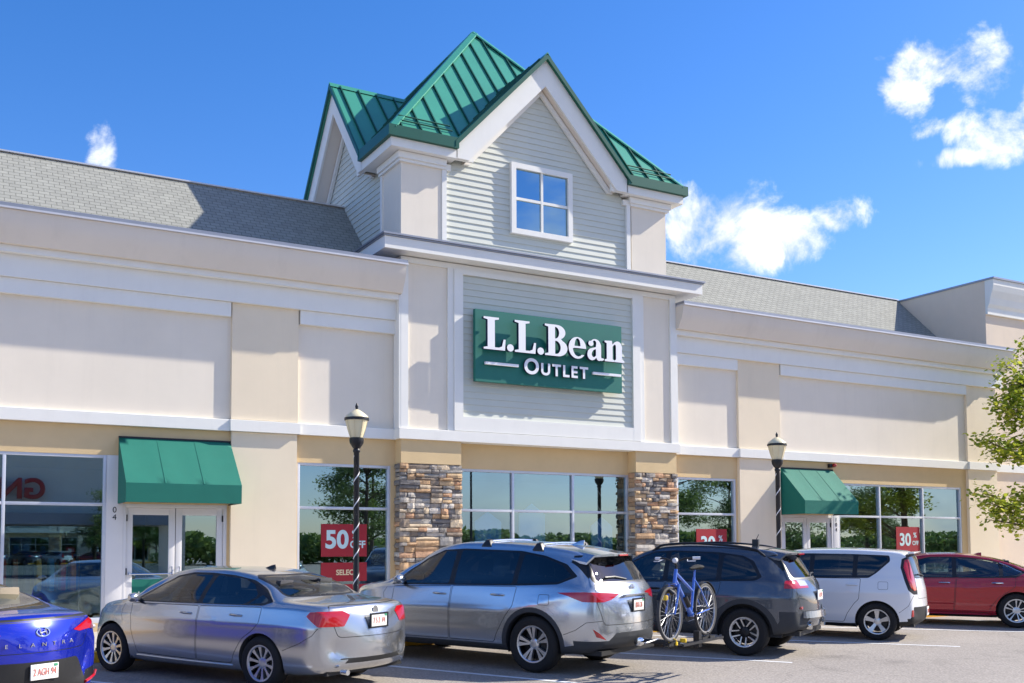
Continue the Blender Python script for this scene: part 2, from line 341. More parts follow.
# ---------------------------------------------------------------- mesh helpers
class MB:
    def __init__(s): s.v = []; s.f = []; s.m = []; s.mi = 0
    def quad(s, *p):
        n = len(s.v); s.v += [tuple(q) for q in p]; s.f.append(tuple(range(n, n+len(p)))); s.m.append(s.mi); return s
    def box(s, x0, x1, y0, y1, z0, z1):
        n = len(s.v)
        s.v += [(x0,y0,z0),(x1,y0,z0),(x1,y1,z0),(x0,y1,z0),(x0,y0,z1),(x1,y0,z1),(x1,y1,z1),(x0,y1,z1)]
        for q in ((0,3,2,1),(4,5,6,7),(0,1,5,4),(1,2,6,5),(2,3,7,6),(3,0,4,7)):
            s.f.append(tuple(n+i for i in q)); s.m.append(s.mi)
        return s
    def hexa(s, pts):
        n = len(s.v); s.v += [tuple(p) for p in pts]
        for q in ((0,3,2,1),(4,5,6,7),(0,1,5,4),(1,2,6,5),(2,3,7,6),(3,0,4,7)):
            s.f.append(tuple(n+i for i in q)); s.m.append(s.mi)
        return s
    def prism(s, poly, axis, a, b):
        # poly: 2-D outline in the other two axes (order x,y,z without axis)
        def P(u, v, w): return {'x': (w, u, v), 'y': (u, w, v), 'z': (u, v, w)}[axis]
        n = len(s.v); k = len(poly)
        s.v += [P(u, v, a) for u, v in poly] + [P(u, v, b) for u, v in poly]
        s.f.append(tuple(range(n, n+k))[::-1]); s.f.append(tuple(range(n+k, n+2*k)))
        for i in range(k):
            j = (i+1) % k; s.f.append((n+i, n+j, n+k+j, n+k+i))
        s.m += [s.mi]*(k+2)
        return s
    def tube(s, pts, r, seg=8, cap=True, closed=False):
        pts = [Vector(p) for p in pts]; n0 = len(s.v); k = len(pts)
        rr = r if isinstance(r, (list, tuple)) else [r]*k
        prev = None
        for i, p in enumerate(pts):
            if closed: t = pts[(i+1) % k] - pts[i-1]
            else: t = (pts[min(i+1, k-1)] - pts[max(i-1, 0)])
            t.normalize()
            if prev is None:
                a = Vector((0, 0, 1)) if abs(t.z) < .9 else Vector((1, 0, 0))
                u = t.cross(a).normalized()
            else:
                u = (prev - t*prev.dot(t)).normalized()
            prev = u; w = t.cross(u)
            for j in range(seg):
                an = 2*PI*j/seg
                s.v.append(tuple(p + (u*math.cos(an) + w*math.sin(an))*rr[i]))
        for i in range(k if closed else k-1):
            i2 = (i+1) % k
            for j in range(seg):
                j2 = (j+1) % seg
                s.f.append((n0+i*seg+j, n0+i*seg+j2, n0+i2*seg+j2, n0+i2*seg+j)); s.m.append(s.mi)
        if cap and not closed:
            s.f.append(tuple(n0+j for j in range(seg))[::-1]); s.m.append(s.mi)
            s.f.append(tuple(n0+(k-1)*seg+j for j in range(seg))); s.m.append(s.mi)
        return s
    def lathe(s, prof, seg=24, axis='z', c=(0, 0, 0), cap=True):
        # prof: list of (radius, height)
        n0 = len(s.v); k = len(prof)
        for r, h in prof:
            for j in range(seg):
                a = 2*PI*j/seg; u, w = r*math.cos(a), r*math.sin(a)
                p = {'z': (u, w, h), 'y': (u, h, -w), 'x': (h, u, w)}[axis]
                s.v.append((p[0]+c[0], p[1]+c[1], p[2]+c[2]))
        for i in range(k-1):
            for j in range(seg):
                j2 = (j+1) % seg
                s.f.append((n0+i*seg+j, n0+i*seg+j2, n0+(i+1)*seg+j2, n0+(i+1)*seg+j)); s.m.append(s.mi)
        if cap:
            if prof[0][0] > 1e-4: s.f.append(tuple(n0+j for j in range(seg))[::-1]); s.m.append(s.mi)
            if prof[-1][0] > 1e-4: s.f.append(tuple(n0+(k-1)*seg+j for j in range(seg))); s.m.append(s.mi)
        return s
    def add(s, o):
        n = len(s.v); s.v += o.v; s.f += [tuple(i+n for i in f) for f in o.f]; s.m += [s.mi]*len(o.f); return s
    def build(s, name, m, parent=None, smooth=False, bevel=0.0, angle=40, local=False):
        me = bpy.data.meshes.new(name)
        me.from_pydata(s.v, [], s.f); me.validate()
        ms = m if isinstance(m, (list, tuple)) else [m]
        for q in ms: me.materials.append(q)
        if len(ms) > 1 and len(me.polygons) == len(s.m): me.polygons.foreach_set('material_index', s.m)
        bm = bmesh.new(); bm.from_mesh(me)
        bmesh.ops.remove_doubles(bm, verts=bm.verts, dist=1e-5)
        bmesh.ops.recalc_face_normals(bm, faces=bm.faces)
        if bevel:
            ed = [e for e in bm.edges if len(e.link_faces) == 2 and e.calc_face_angle(0) > .5]
            bmesh.ops.bevel(bm, geom=ed, offset=bevel, segments=2, affect='EDGES', profile=.6, clamp_overlap=True)
        bm.to_mesh(me); bm.free()
        if smooth or bevel:
            me.polygons.foreach_set('use_smooth', [True]*len(me.polygons))
            me.set_sharp_from_angle(angle=R_(angle))
        o = bpy.data.objects.new(name, me); COL.objects.link(o)
        if parent is not None:
            o.parent = parent
            if not local: o.matrix_parent_inverse = parent.matrix_world.inverted()
        return o
def tag(o, label=None, cat=None, group=None, kind=None):
    if label: o['label'] = label
    if cat: o['category'] = cat
    if group: o['group'] = group
    if kind: o['kind'] = kind
    return o
def empty(name, loc=(0, 0, 0), rz=0.0):
    o = bpy.data.objects.new(name, None); COL.objects.link(o)
    o.location = loc; o.rotation_euler = (0, 0, rz); o.empty_display_size = .2
    o.matrix_world = Matrix.Translation(loc) @ Matrix.Rotation(rz, 4, 'Z')
    return o
def copy_tree(o, parent=None):
    c = o.copy(); COL.objects.link(c)
    if parent is not None: c.parent = parent
    for ch in list(o.children): copy_tree(ch, c)
    return c
def text_obj(name, body, size, m, font=None, extrude=0.0, bevel=0.0, parent=None, align='CENTER', xs=1.0, spacing=1.0):
    cu = bpy.data.curves.new(name, 'FONT'); cu.body = body; cu.size = size; cu.extrude = extrude; cu.bevel_depth = bevel
    cu.align_x = align; cu.align_y = 'BOTTOM_BASELINE' if False else 'CENTER'; cu.space_character = spacing
    o = bpy.data.objects.new(name, cu); COL.objects.link(o); bpy.context.view_layer.update()
    dg = bpy.context.evaluated_depsgraph_get(); me = bpy.data.meshes.new_from_object(o.evaluated_get(dg))
    bpy.data.objects.remove(o); bpy.data.curves.remove(cu)
    me.materials.clear(); me.materials.append(m); me.name = name
    if xs != 1.0: me.transform(Matrix.Diagonal((xs, 1, 1, 1)))
    o = bpy.data.objects.new(name, me); COL.objects.link(o)
    if parent is not None: o.parent = parent
    return o
STRIPES = [((7.40, -8.80), (4.76, -4.25)), ((11.37, -8.51), (8.07, -4.25)), ((15.53, -8.25), (11.69, -4.25)), ((19.4, -7.5), (15.5, -4.25)),
           ((3.6, -8.3), (.86, -4.25)), ((23.4, -7.5), (19.5, -4.25)), ((27.4, -7.5), (23.5, -4.25)), ((-.2, -8.4), (-2.9, -4.25))]
FAR_TREES = [(20.5, -31, 8.0, 3.2, 11), (24.5, -40, 9, 3.6, 12), (33.0, -22, 8.5, 3.0, 13), (38.0, -28, 9.0, 3.5, 14), (44.0, -25, 8.0, 3.0, 15), (53.5, -27, 6.0, 2.6, 16), (57.0, -44, 9, 4, 17), (70.0, -40, 9, 4, 18), (12, -58, 6, 2.4, 19)]
SED_H, SUV_H, CHER_H, KIA_H, RED_H = 28.0, 26.0, 31.0, 33.5, 40.0
BLUE = (0.61, -7.81, 30.0)
# ================================================================ setting
def ground_z(y):
    if y >= -4.0: return 0.0
    if y >= -13.0: return 0.025*(y+4.0)
    return -0.225
def build_ground():
    mb = MB()
    ys = [-420, -120, -60, -30, -20, -13, -12, -11, -10, -9, -8, -7, -6, -5, -4.02, 40, 700]
    xs = [-600, -60, -20, 0, 10, 20, 30, 60, 200, 800]
    for i in range(len(xs)-1):
        for j in range(len(ys)-1):
            a = [(xs[i], ys[j]), (xs[i+1], ys[j]), (xs[i+1], ys[j+1]), (xs[i], ys[j+1])]
            mb.quad(*[(x, y, ground_z(y)) for x, y in a])
    tag(mb.build('parking_lot', M['asphalt']), kind='structure')
    s = MB().box(-40, 60, -3.84, .4, -.1, .15)
    for x in range(-40, 60, 2): pass
    tag(s.build('sidewalk', M['concrete'], bevel=.01), kind='structure')
    k = MB().box(-40, 60, -4.0, -3.842, -.1, .153)
    tag(k.build('kerb', M['kerb'], bevel=.02), kind='structure')
build_ground()
# painted stall lines: (near end, far end) on the lot
def stripe(p, q, w=.10):
    p = Vector((p[0], p[1], 0)); q = Vector((q[0], q[1], 0)); d = (q-p).normalized(); n = Vector((-d.y, d.x, 0))*w/2
    mb = MB(); k = 8
    for i in range(k):
        a = p.lerp(q, i/k); b = p.lerp(q, (i+1)/k)
        mb.quad(*[(v.x, v.y, ground_z(v.y)+.004) for v in (a-n, b-n, b+n, a+n)])
    tag(mb.build('stall_line', M['line']), kind='structure')
for p, q in STRIPES: stripe(p, q)

# ================================================================ store building
store = empty('store_building', (12.25, 0, 0))
tag(store, 'long cream outlet store with stone piers and a green-roofed gabled tower', 'building')
def part(name, mb, m, parent=store, **k): return mb.build(name, m, parent, **k)
XL, XR = -14.0, 28.3           # ends of the main front
TL, TR = 8.63, 15.87           # tower sides
XC = 12.25
# openings in the ground-floor wall: (x0, x1, z0, z1)
Z_HEAD = 3.34; Z_TR = 2.44
OPEN = [(-8.2, -4.6, .15, Z_HEAD), (-4.2, 2.98, .30, Z_HEAD), (2.98, 5.16, .15, 2.46),
        (6.55, 8.55, .30, Z_HEAD), (10.12, 14.66, .30, Z_HEAD), (16.1, 18.0, .30, Z_HEAD),
        (19.52, 21.40, .15, 2.46), (21.40, 26.72, .30, Z_HEAD)]
def wall_with_openings():
    mb = MB()
    x = XL
    y0, y1 = .03, .30
    for a, b, z0, z1 in OPEN:
        if a > x + .01: mb.box(x, a, y0, y1, 0, 3.95)
        mb.box(a, b, y0, y1, z1, 3.95)
        if z0 > .16: mb.box(a, b, y0, y1, 0, z0)
        x = b
    mb.box(x, XR-.02, y0, y1, 0, 3.95)
    return mb
part('ground_floor_wall', wall_with_openings(), M['tan'])
up = MB()
for a, b in ((XL, TL), (TR, XR-.02)): up.box(a, b, 0, .3, 3.95, 7.3)
part('upper_wall', up, M['stucco'])
# pilasters
PIL = [(-4.6, -4.2), (5.20, 6.52), (18.04, 19.46), (26.95, XR)]
PIL = [(-9.6, -8.3), (5.20, 6.52), (18.04, 19.46), (26.95, XR)]
for a, b in PIL:
    mb = MB().box(a, b, -.07, .1, 4.12, 6.38).box(a+.012, b-.012, -.062, .1, .13, 3.88)
    part('pilaster', mb, M['stucco_cream'])
# ledge band
def ledge():
    mb = MB(); z0, z1 = 3.885, 4.11
    xs = [XL] + [v for p in PIL for v in p] + [XR]
    segs = []
    x = XL
    for a, b in PIL:
        if a > x: segs.append((x, a, -.10))
        segs.append((a-.03, b+.03, -.15)); x = b
    if x < XR: segs.append((x, XR, -.10))
    cl = []
    for a, b, y in segs:
        for c, d in ((XL, TL-.05), (TR+.05, XR+.03)):
            lo, hi = max(a, c), min(b, d)
            if hi > lo: cl.append((lo, hi, y))
    cl.append((TL-.05, TR+.05, -.36))
    for a, b, y in cl:
        # sloped top drip
        mb.prism([(.02, z0), (y, z0), (y, z1-.012), (y+.05, z1), (.02, z1)], 'x', a, b)
    return mb
part('ledge', ledge(), M['white'])
# parapet cornice on the two wings
def cornice_wing(a, b):
    c = MB().prism([(.1, 6.90), (-.40, 6.90), (-.44, 6.98), (-.52, 7.12), (-.58, 7.28), (-.60, 7.44), (.1, 7.44)], 'x', a, b)
    part('cornice', c, M['cove'], smooth=True, angle=25)
    part('bed_mould', MB().box(a, b-.04, -.30, .08, 6.78, 6.898), M['white'])
    part('frieze', MB().box(a, b-.04, -.16, .06, 6.38, 6.778), M['white'])
    k = MB().box(a, b+.03, -.645, .4, 7.442, 7.475); part('parapet_cap', k, M['cap_white'])
    k = MB().box(a, b+.02, -.63, .4, 7.478, 7.54); part('parapet_cap', k, M['cap'])
cornice_wing(XL, TL-.005); cornice_wing(TR+.005, 28.55)
for a, b in ((XL, -9.63), (-8.27, 5.17), (6.55, TL), (TR, 18.01), (19.49, 26.92)):
    part('frieze_band', MB().box(a, b, -.10, .05, 6.10, 6.376), M['white'])
# shingled slope behind the parapet: built flat in its own frame so the courses run along the eave
def slope(name, x0, x1, y0, z0, y1, z1, m):
    ln = math.hypot(y1-y0, z1-z0)
    mb = MB().box(0, x1-x0, 0, ln, -.08, 0)
    o = mb.build(name, m)
    o.matrix_world = Matrix.Translation((x0, y0, z0)) @ Matrix.Rotation(math.atan2(z1-z0, y1-y0), 4, 'X')
    bpy.context.view_layer.update()
    mwk = o.matrix_world.copy(); o.parent = store; o.matrix_parent_inverse = store.matrix_world.inverted(); o.matrix_world = mwk
    return o
slope('roof', XL, TL+.25, .75, 7.06, 3.55, 9.86, M['shingle'])
slope('roof', TR-.25, 28.44, .75, 7.06, 3.55, 9.86, M['shingle'])
rd = MB()
for a, b in ((XL, TL+.25), (TR-.25, 28.44)):
    rd.box(a, b, 3.5, 3.75, 9.868, 9.90)
    rd.quad((a, 3.75, 9.86), (b, 3.75, 9.86), (b, 9.5, 7.0), (a, 9.5, 7.0))
part('ridge_cap', rd, M['cap_white'])
shell = MB().box(XL, XR, 11.8, 12.0, 0, 7.0).box(XL, XL+.2, .31, 11.79, 0, 7.0)
part('rear_wall', shell, M['stucco'])

# ---------------------------------------------------------------- lower tower
tw = MB()
tw.box(TL, TR, -.26, .4, 4.112, 7.72)
part('tower_wall', tw, M['stucco'])
t2 = MB()
t2.box(TL, TL+.17, -.305, -.262, 4.115, 7.715).box(TR-.17, TR, -.305, -.262, 4.115, 7.715)
t2.box(TL+.17, TR-.17, -.303, -.262, 7.60, 7.715)
t2.box(TL-.04, TL-.002, -.303, -.02, 4.115, 6.89).box(TR+.002, TR+.04, -.303, -.02, 4.115, 6.89)
for a, b in ((9.86, 10.07), (14.56, 14.77)): t2.box(a, b, -.335, -.262, 4.115, 7.599)
t2.box(10.07, 14.56, -.333, -.262, 7.50, 7.598).box(10.07, 14.56, -.333, -.262, 4.115, 4.42)
for a, b in ((9.72, 9.858), (14.772, 14.9)): t2.box(a, b, -.303, -.262, 4.115, 7.599)
part('tower_trim', t2, M['white'])
def siding_boards(mb, zs, ze, exp, yb, xr, tilt=.022, axis='y', reg=None):
    z = zs
    while z < ze - 1e-4:
        z2 = min(z+exp, ze)
        a0, b0 = xr(z); a1, b1 = xr(z2)
        if b0 - a0 > .05:
            if b1 < a1: a1 = b1 = (a1+b1)/2
            P = (lambda u, v, w: (u, yb - v, w)) if axis == 'y' else (lambda u, v, w: (yb - v, u, w))
            mb.quad(P(a0, tilt, z), P(b0, tilt, z), P(b1, .003, z2), P(a1, .003, z2))
            mb.quad(P(a0, 0, z), P(b0, 0, z), P(b0, tilt, z), P(a0, tilt, z))
        z = z2
    return mb
sd = siding_boards(MB(), 4.42, 7.50, .139, -.268, lambda z: (10.07, 14.56))
part('siding', sd, M['siding'])
# piers: tan plaster band over ledgestone
STONE_COLS = [srgb(204,174,136), srgb(190,156,120), srgb(178,146,114), srgb(156,148,140), srgb(140,134,128), srgb(128,122,118), srgb(170,164,156), srgb(192,184,174), srgb(138,124,110), srgb(208,188,160), srgb(192,152,120), srgb(118,114,112)]
M['stones'] = [mat('ledgestone', c, .9, var=.22, vscale=9, bump=.9, bscale=26) for c in STONE_COLS]
M['mortar'] = mat('stone_mortar', srgb(84, 80, 76), .95)
def stone_veneer(mb, rng, u0, u1, z0, z1, place):
    """dry-stacked courses of split-face stones; place(u, d, z) puts depth d outwards"""
    rects = []
    z = z0
    while z < z1 - .01:
        H = min(rng.uniform(.15, .34), z1 - z)
        if z1 - z - H < .10: H = z1 - z
        u = u0
        while u < u1 - .005:
            W = min(rng.uniform(.16, .56), u1 - u)
            if u1 - u - W < .10: W = u1 - u
            if H < .20 and W < .36 and rng.random() < .55: rects.append((u, z, W, H))
            else:
                k = max(1, min(4, round(H/rng.uniform(.075, .125))))
                cutz = sorted([0, 1] + [max(.08, min(.92, (q+rng.uniform(-.22, .22))/k)) for q in range(1, k)])
                for a, b in zip(cutz[:-1], cutz[1:]):
                    if W > .30 and rng.random() < .6:
                        t = rng.uniform(.3, .7); rects.append((u, z+a*H, W*t, (b-a)*H)); rects.append((u+W*t, z+a*H, W*(1-t), (b-a)*H))
                    else: rects.append((u, z+a*H, W, (b-a)*H))
            u += W
        z += H
    for (u, zz, w, q) in rects:
        mb.mi = 1 + rng.randrange(len(STONE_COLS))
        d = rng.uniform(.02, .085); g = .005
        n = 3; cols = []
        for i in range(n+1):
            row = []
            for j in range(3):
                uu = u+g + (w-2*g)*i/n; vv = zz+g + (q-2*g)*j/2
                edge = (i in (0, n)) + (j in (0, 2))
                dd = d - (.012 if edge == 1 else .022 if edge == 2 else 0) + rng.uniform(-.010, .010)
                row.append((uu + rng.uniform(-.005, .005), max(.008, dd), vv + rng.uniform(-.004, .004)))
            cols.append(row)
        for i in range(n):
            for j in range(2):
                mb.quad(*[place(*p) for p in (cols[i][j], cols[i+1][j], cols[i+1][j+1], cols[i][j+1])])
        per = [cols[i][0] for i in range(n+1)] + [cols[n][j] for j in (1, 2)] + [cols[i][2] for i in range(n-1, -1, -1)] + [cols[0][1]]
        for i in range(len(per)):
            p, q2 = per[i], per[(i+1) % len(per)]
            mb.quad(place(*p), place(*q2), place(q2[0], 0, q2[2]), place(p[0], 0, p[2]))
rng = random.Random(7)
for a, b in ((TL, 10.06), (14.62, TR)):
    pt = MB().box(a+.02, b-.02, -.285, .029, 3.385, 3.884)
    part('pier', pt, M['tan'])
    core = MB().box(a+.05, b-.05, -.25, .029, 0, 3.384)
    st = MB(); st.mi = 0; st.add(core)
    stone_veneer(st, rng, a-.005, b+.005, .15, 3.38, lambda u, d, z: (u, -.25 - d, z))
    stone_veneer(st, rng, -.26, .029, .15, 3.38, lambda u, d, z, a=a: (a+.05 - d, u, z))
    stone_veneer(st, rng, -.26, .029, .15, 3.38, lambda u, d, z, b=b: (b-.05 + d, u, z))
    me = part('stone_facing', st, [M['mortar']] + M['stones'])
# mid cornice
mc = MB().box(8.12, 16.42, -.66, 2.6, 7.735, 7.98)
part('belt_cornice', mc, M['white'])
mc = MB().box(8.09, 16.45, -.69, 2.6, 7.984, 8.01).box(8.07, 16.47, -.72, 2.6, 8.013, 8.05)
part('belt_cap', mc, M['cap'])

# ---------------------------------------------------------------- upper tower
UL, UR, UF = 8.72, 15.76, -.10
YC = 3.18
UB = 2*YC - UF
E_Z = 10.42                 # eave line of the metal roof
OVX, OV = .33, .25          # overhangs
XC = 12.18
EX0, EX1, EY0, EY1 = UL-OVX, UR+OVX+.03, UF-OV, UB+OV
PK = Vector((XC, YC, 14.88))
core = MB().box(UL+.12, UR-.12, UF+.12, UB-.12, 8.05, 9.95)
part('upper_wall', core, M['stucco'])
for a, b, c, d in ((UL, 9.75, UF, 1.0), (14.73, UR, UF, 1.0), (UL, 9.75, UB-1.0, UB), (14.73, UR, UB-1.0, UB)):
    q = MB().box(a, b, c, d, 8.052, 9.93); part('corner_pier', q, M['stucco'])
    q = MB().box(a-.06, b+.06 if a > 12 else b, c-.06, d, 9.80, 9.86).box(a-.10, b+.10 if a > 12 else b, c-.10, d, 9.862, 10.0)
    part('corner_capital', q, M['white'])
G_HW, G_Z, F_SL = 2.27, 12.80, 1.06     # front gable half width and ridge height
g_line = lambda z: max(0.0, (12.36 - z)/F_SL)
sd = siding_boards(MB(), 8.05, 12.3, .139, UF+.06, lambda z: (max(XC-2.42, XC-g_line(z)), min(XC+2.42, XC+g_line(z))))
part('siding', sd, M['siding'])
gw = MB().prism([(XC-2.4, 9.9), (XC+2.4, 9.9), (XC, 12.3)], 'y', UF+.075, UF+.3)
part('gable_wall', gw, M['siding'])
for s in (-1, 1):
    tr = MB()
    x = XC + s*2.45; tr.box(x-.055, x+.055, UF-.02, UF+.12, 8.052, 9.93)
    tr.box(x-.055 - (.10 if s > 0 else 0), x+.055 + (.10 if s < 0 else 0), UF-.022, UF+.12, 9.80, 9.93)
    part('corner_trim', tr, M['white'])
def gable_trim(axis, c, hw, zr, front, wall, slope_):
    """white rake boards, boxed soffit below the metal roof of one gable"""
    sgn = 1 if wall > front else -1
    z0 = zr - .08; th = .62
    def pts(z0, th, zb, e=0):
        hx = (z0 - zb)/slope_; hx2 = (z0 - th - zb)/slope_
        return hx, hx2
    zb = 10.02
    hx = hw; zt = z0 - hw*slope_
    hx2 = (z0 - th - zb)/slope_
    for s in (-1, 1):
        poly = [(c, z0), (c + s*hx, zt), (c + s*hx, zb), (c + s*hx2, zb), (c, z0-th)]
        b = MB().prism(poly, axis, front, front + sgn*.05); part('rake_board', b, M['white'])
        zq = z0 - th + .03
        poly = [(c, zq), (c + s*(hx2+.03), zb), (c + s*(hx2+.03), zb+.03), (c, zq+.03)]
        b = MB().prism(poly, axis, front + sgn*.052, wall); part('soffit', b, M['cove'])
        zq = z0 - th - .0
        poly = [(c, zq), (c + s*(hx2+.02), zb-.02), (c + s*(hx2-.12), zb-.02), (c, zq-.13)]
        b = MB().prism(poly, axis, wall - sgn*.10, wall - sgn*.03); part('rake_frieze', b, M['white'])
gable_trim('y', XC, G_HW, G_Z, EY0, UF+.06, F_SL)
L_HW, L_SL, LG_Z = 1.86, 1.215, 12.68
gable_trim('x', YC, L_HW, LG_Z, EX0, UL+.11, L_SL)
gable_trim('x', YC, L_HW, LG_Z, EX1, UR-.11, L_SL)
for xw, sg in ((UL+.11, 1), (UR-.11, -1)):
    l_line = lambda z: max(0.0, (12.2 - z)/L_SL)
    sd = MB()
    z = 8.05
    while z < 12.1:
        z2 = z+.139; w0 = min(2.28, l_line(z)); w1 = min(2.28, l_line(z2))
        sd.quad((xw - sg*.022, YC-w0, z), (xw - sg*.022, YC+w0, z), (xw - sg*.003, YC+w1, z2), (xw - sg*.003, YC-w1, z2))
        sd.quad((xw, YC-w0, z), (xw, YC+w0, z), (xw - sg*.022, YC+w0, z), (xw - sg*.022, YC-w0, z)); z = z2
    part('siding', sd, M['siding'])
    gw = MB().prism([(YC-1.95, 9.9), (YC+1.95, 9.9), (YC, 12.25)], 'x', xw + sg*.012, xw + sg*.25); part('gable_wall', gw, M['siding'])
    for s in (-1, 1): part('corner_trim', MB().box(xw - sg*.11 - .03, xw - sg*.11 + .03, YC + s*2.25-.05, YC + s*2.25+.05, 8.052, 9.9), M['white'])
# eave returns at the four corners
def eave(x0, x1, y0, y1, gx, gy):
    """L-shaped boxed eave: fascia, soffit and gutter on one corner"""
    sx = 1 if x1 > x0 else -1; sy = 1 if y1 > y0 else -1
    def bx(mb, xa, xb, ya, yb, za, zb): mb.box(min(xa, xb), max(xa, xb), min(ya, yb), max(ya, yb), za, zb)
    f = MB(); bx(f, x0, gx, y0, y0+sy*.45, 10.01, 10.20); bx(f, x0, x0+sx*.45, y0+sy*.451, gy, 10.01, 10.20)
    bx(f, gx-sx*.02, gx+sx*.42, y0+sy*.055, y0+sy*.12, 10.012, 10.21)
    bx(f, x0+sx*.055, x0+sx*.12, gy-sy*.02, gy+sy*.42, 10.012, 10.21)
    part('eave_fascia', f, M['white'])
    g = MB(); bx(g, x0-sx*.09, gx, y0-sy*.09, y0+sy*.3, 10.203, 10.43); bx(g, x0-sx*.09, x0+sx*.3, y0+sy*.301, gy, 10.203, 10.43)
    part('gutter', g, M['seam_dark'])
eave(EX0, XC, EY0, YC, XC-G_HW+.02, YC-L_HW+.02)
eave(EX1, XC, EY0, YC, XC+G_HW-.02, YC-L_HW+.02)
eave(EX0, XC, EY1, YC, XC-G_HW+.02, YC+L_HW-.02)
eave(EX1, XC, EY1, YC, XC+G_HW-.02, YC+L_HW-.02)
# standing-seam planes
def seam_plane(poly, upv_, spacing=.46, m=M['seam'], ribs=True, name='metal_roof'):
    P = [Vector(p) for p in poly]
    nrm = Vector((0, 0, 0))
    for i in range(len(P)):
        a, b = P[i], P[(i+1) % len(P)]; nrm += a.cross(b)
    nrm.normalize()
    if nrm.z < 0: nrm = -nrm
    v = (upv_ - nrm*upv_.dot(nrm)).normalized(); u = v.cross(nrm).normalized(); o = P[0]
    Q = [((p-o).dot(u), (p-o).dot(v)) for p in P]
    mb = MB().quad(*[tuple(p + nrm*.01) for p in P])
    n = len(P); mb.quad(*[tuple(p - nrm*.04) for p in reversed(P)])
    for i in range(n):
        a, b = P[i], P[(i+1) % n]
        mb.quad(tuple(a+nrm*.01), tuple(b+nrm*.01), tuple(b-nrm*.04), tuple(a-nrm*.04))
    part(name, mb, m)
    if not ribs: return
    rb = MB()
    k0 = math.floor(min(q[0] for q in Q)/spacing); k1 = math.ceil(max(q[0] for q in Q)/spacing)
    for k in range(k0, k1+1):
        uu = (k+.5)*spacing; hits = []
        for i in range(n):
            a, b = Q[i], Q[(i+1) % n]
            if (a[0]-uu)*(b[0]-uu) < 0:
                t = (uu-a[0])/(b[0]-a[0]); hits.append(a[1]+t*(b[1]-a[1]))
        hits.sort()
        for h0, h1 in zip(hits[::2], hits[1::2]):
            if h1-h0 < .12: continue
            h0 += .03; h1 -= .05
            c0 = o + u*uu + v*h0; c1 = o + u*uu + v*h1; s = u*.014; t_ = nrm*.055; b_ = nrm*.012
            rb.hexa([c0-s+b_, c0+s+b_, c1+s+b_, c1-s+b_, c0-s+t_, c0+s+t_, c1+s+t_, c1-s+t_])
    if rb.v: part('roof_seam', rb, M['seam_rib'])
UPZ = Vector((0, 0, 1))
def pyr_y(z): return EY0 + (z-E_Z)*(YC-EY0)/(PK.z-E_Z)
def pyr_x(z): return EX0 + (z-E_Z)*(XC-EX0)/(PK.z-E_Z)
vy = pyr_y(G_Z); vx = pyr_x(LG_Z)
gx0, gx1 = XC-G_HW, XC+G_HW; gy0, gy1 = YC-L_HW, YC+L_HW
seam_plane([(EX0, EY0, E_Z), (gx0, EY0, E_Z), (XC, vy, G_Z), (gx1, EY0, E_Z), (EX1, EY0, E_Z), tuple(PK)], UPZ)
seam_plane([(EX0, EY1, E_Z), (gx0, EY1, E_Z), (XC, 2*YC-vy, G_Z), (gx1, EY1, E_Z), (EX1, EY1, E_Z), tuple(PK)], UPZ)
seam_plane([(EX0, EY0, E_Z), (EX0, gy0, E_Z), (vx, YC, LG_Z), (EX0, gy1, E_Z), (EX0, EY1, E_Z), tuple(PK)], UPZ)
seam_plane([(EX1, EY0, E_Z), (EX1, gy0, E_Z), (2*XC-vx, YC, LG_Z), (EX1, gy1, E_Z), (EX1, EY1, E_Z), tuple(PK)], UPZ)
e = .07
for s in (-1, 1):
    seam_plane([(XC+s*(G_HW+.05), EY0-e, E_Z-.05), (XC, EY0-e, G_Z), (XC, vy, G_Z), (XC+s*(G_HW+.0), EY0+.0, E_Z)], UPZ)
    seam_plane([(XC+s*(G_HW+.05), EY1+e, E_Z-.05), (XC, EY1+e, G_Z), (XC, 2*YC-vy, G_Z), (XC+s*(G_HW+.0), EY1, E_Z)], UPZ)
    seam_plane([(EX0-e, YC+s*(L_HW+.05), E_Z-.05), (EX0-e, YC, LG_Z), (vx, YC, LG_Z), (EX0, YC+s*L_HW, E_Z)], UPZ)
    seam_plane([(EX1+e, YC+s*(L_HW+.05), E_Z-.05), (EX1+e, YC, LG_Z), (2*XC-vx, YC, LG_Z), (EX1, YC+s*L_HW, E_Z)], UPZ)
# hip and ridge caps, verge trims
hc = MB()
for x, y in ((EX0, EY0), (EX1, EY0), (EX0, EY1), (EX1, EY1)):
    a = Vector((x, y, E_Z+.03)); b = PK + Vector((0, 0, .05)); d = (b-a).normalized()
    s = d.cross(UPZ).normalized()
    n = s.cross(d); w = .12; h = .03
    for sg in (-1, 1):
        q = s*sg*w - UPZ*.075
        hc.hexa([a, a+q, b+q, b, a+n*h, a+q+n*h, b+q+n*h, b+n*h])
part('hip_cap', hc, M['seam'])
def ridge(axis, c, z, a, b):
    part('ridge_cap', MB().prism([(c-.10, z-.07), (c, z+.06), (c+.10, z-.07), (c, z)], axis, a, b), M['seam'])
ridge('y', XC, G_Z, EY0-.1, vy); ridge('y', XC, G_Z, 2*YC-vy, EY1+.1); ridge('x', YC, LG_Z, EX0-.1, vx); ridge('x', YC, LG_Z, 2*XC-vx, EX1+.1)
def verge(axis, c, hw, sl, gz, f0, f1):
    for s in (-1, 1):
        poly = [(c, gz+.03), (c+s*(hw+.06), gz+.03-(hw+.06)*sl), (c+s*(hw+.06), gz-.10-(hw+.06)*sl), (c, gz-.10)]
        part('verge_trim', MB().prism(poly, axis, f0, f1), M['seam_dark'])
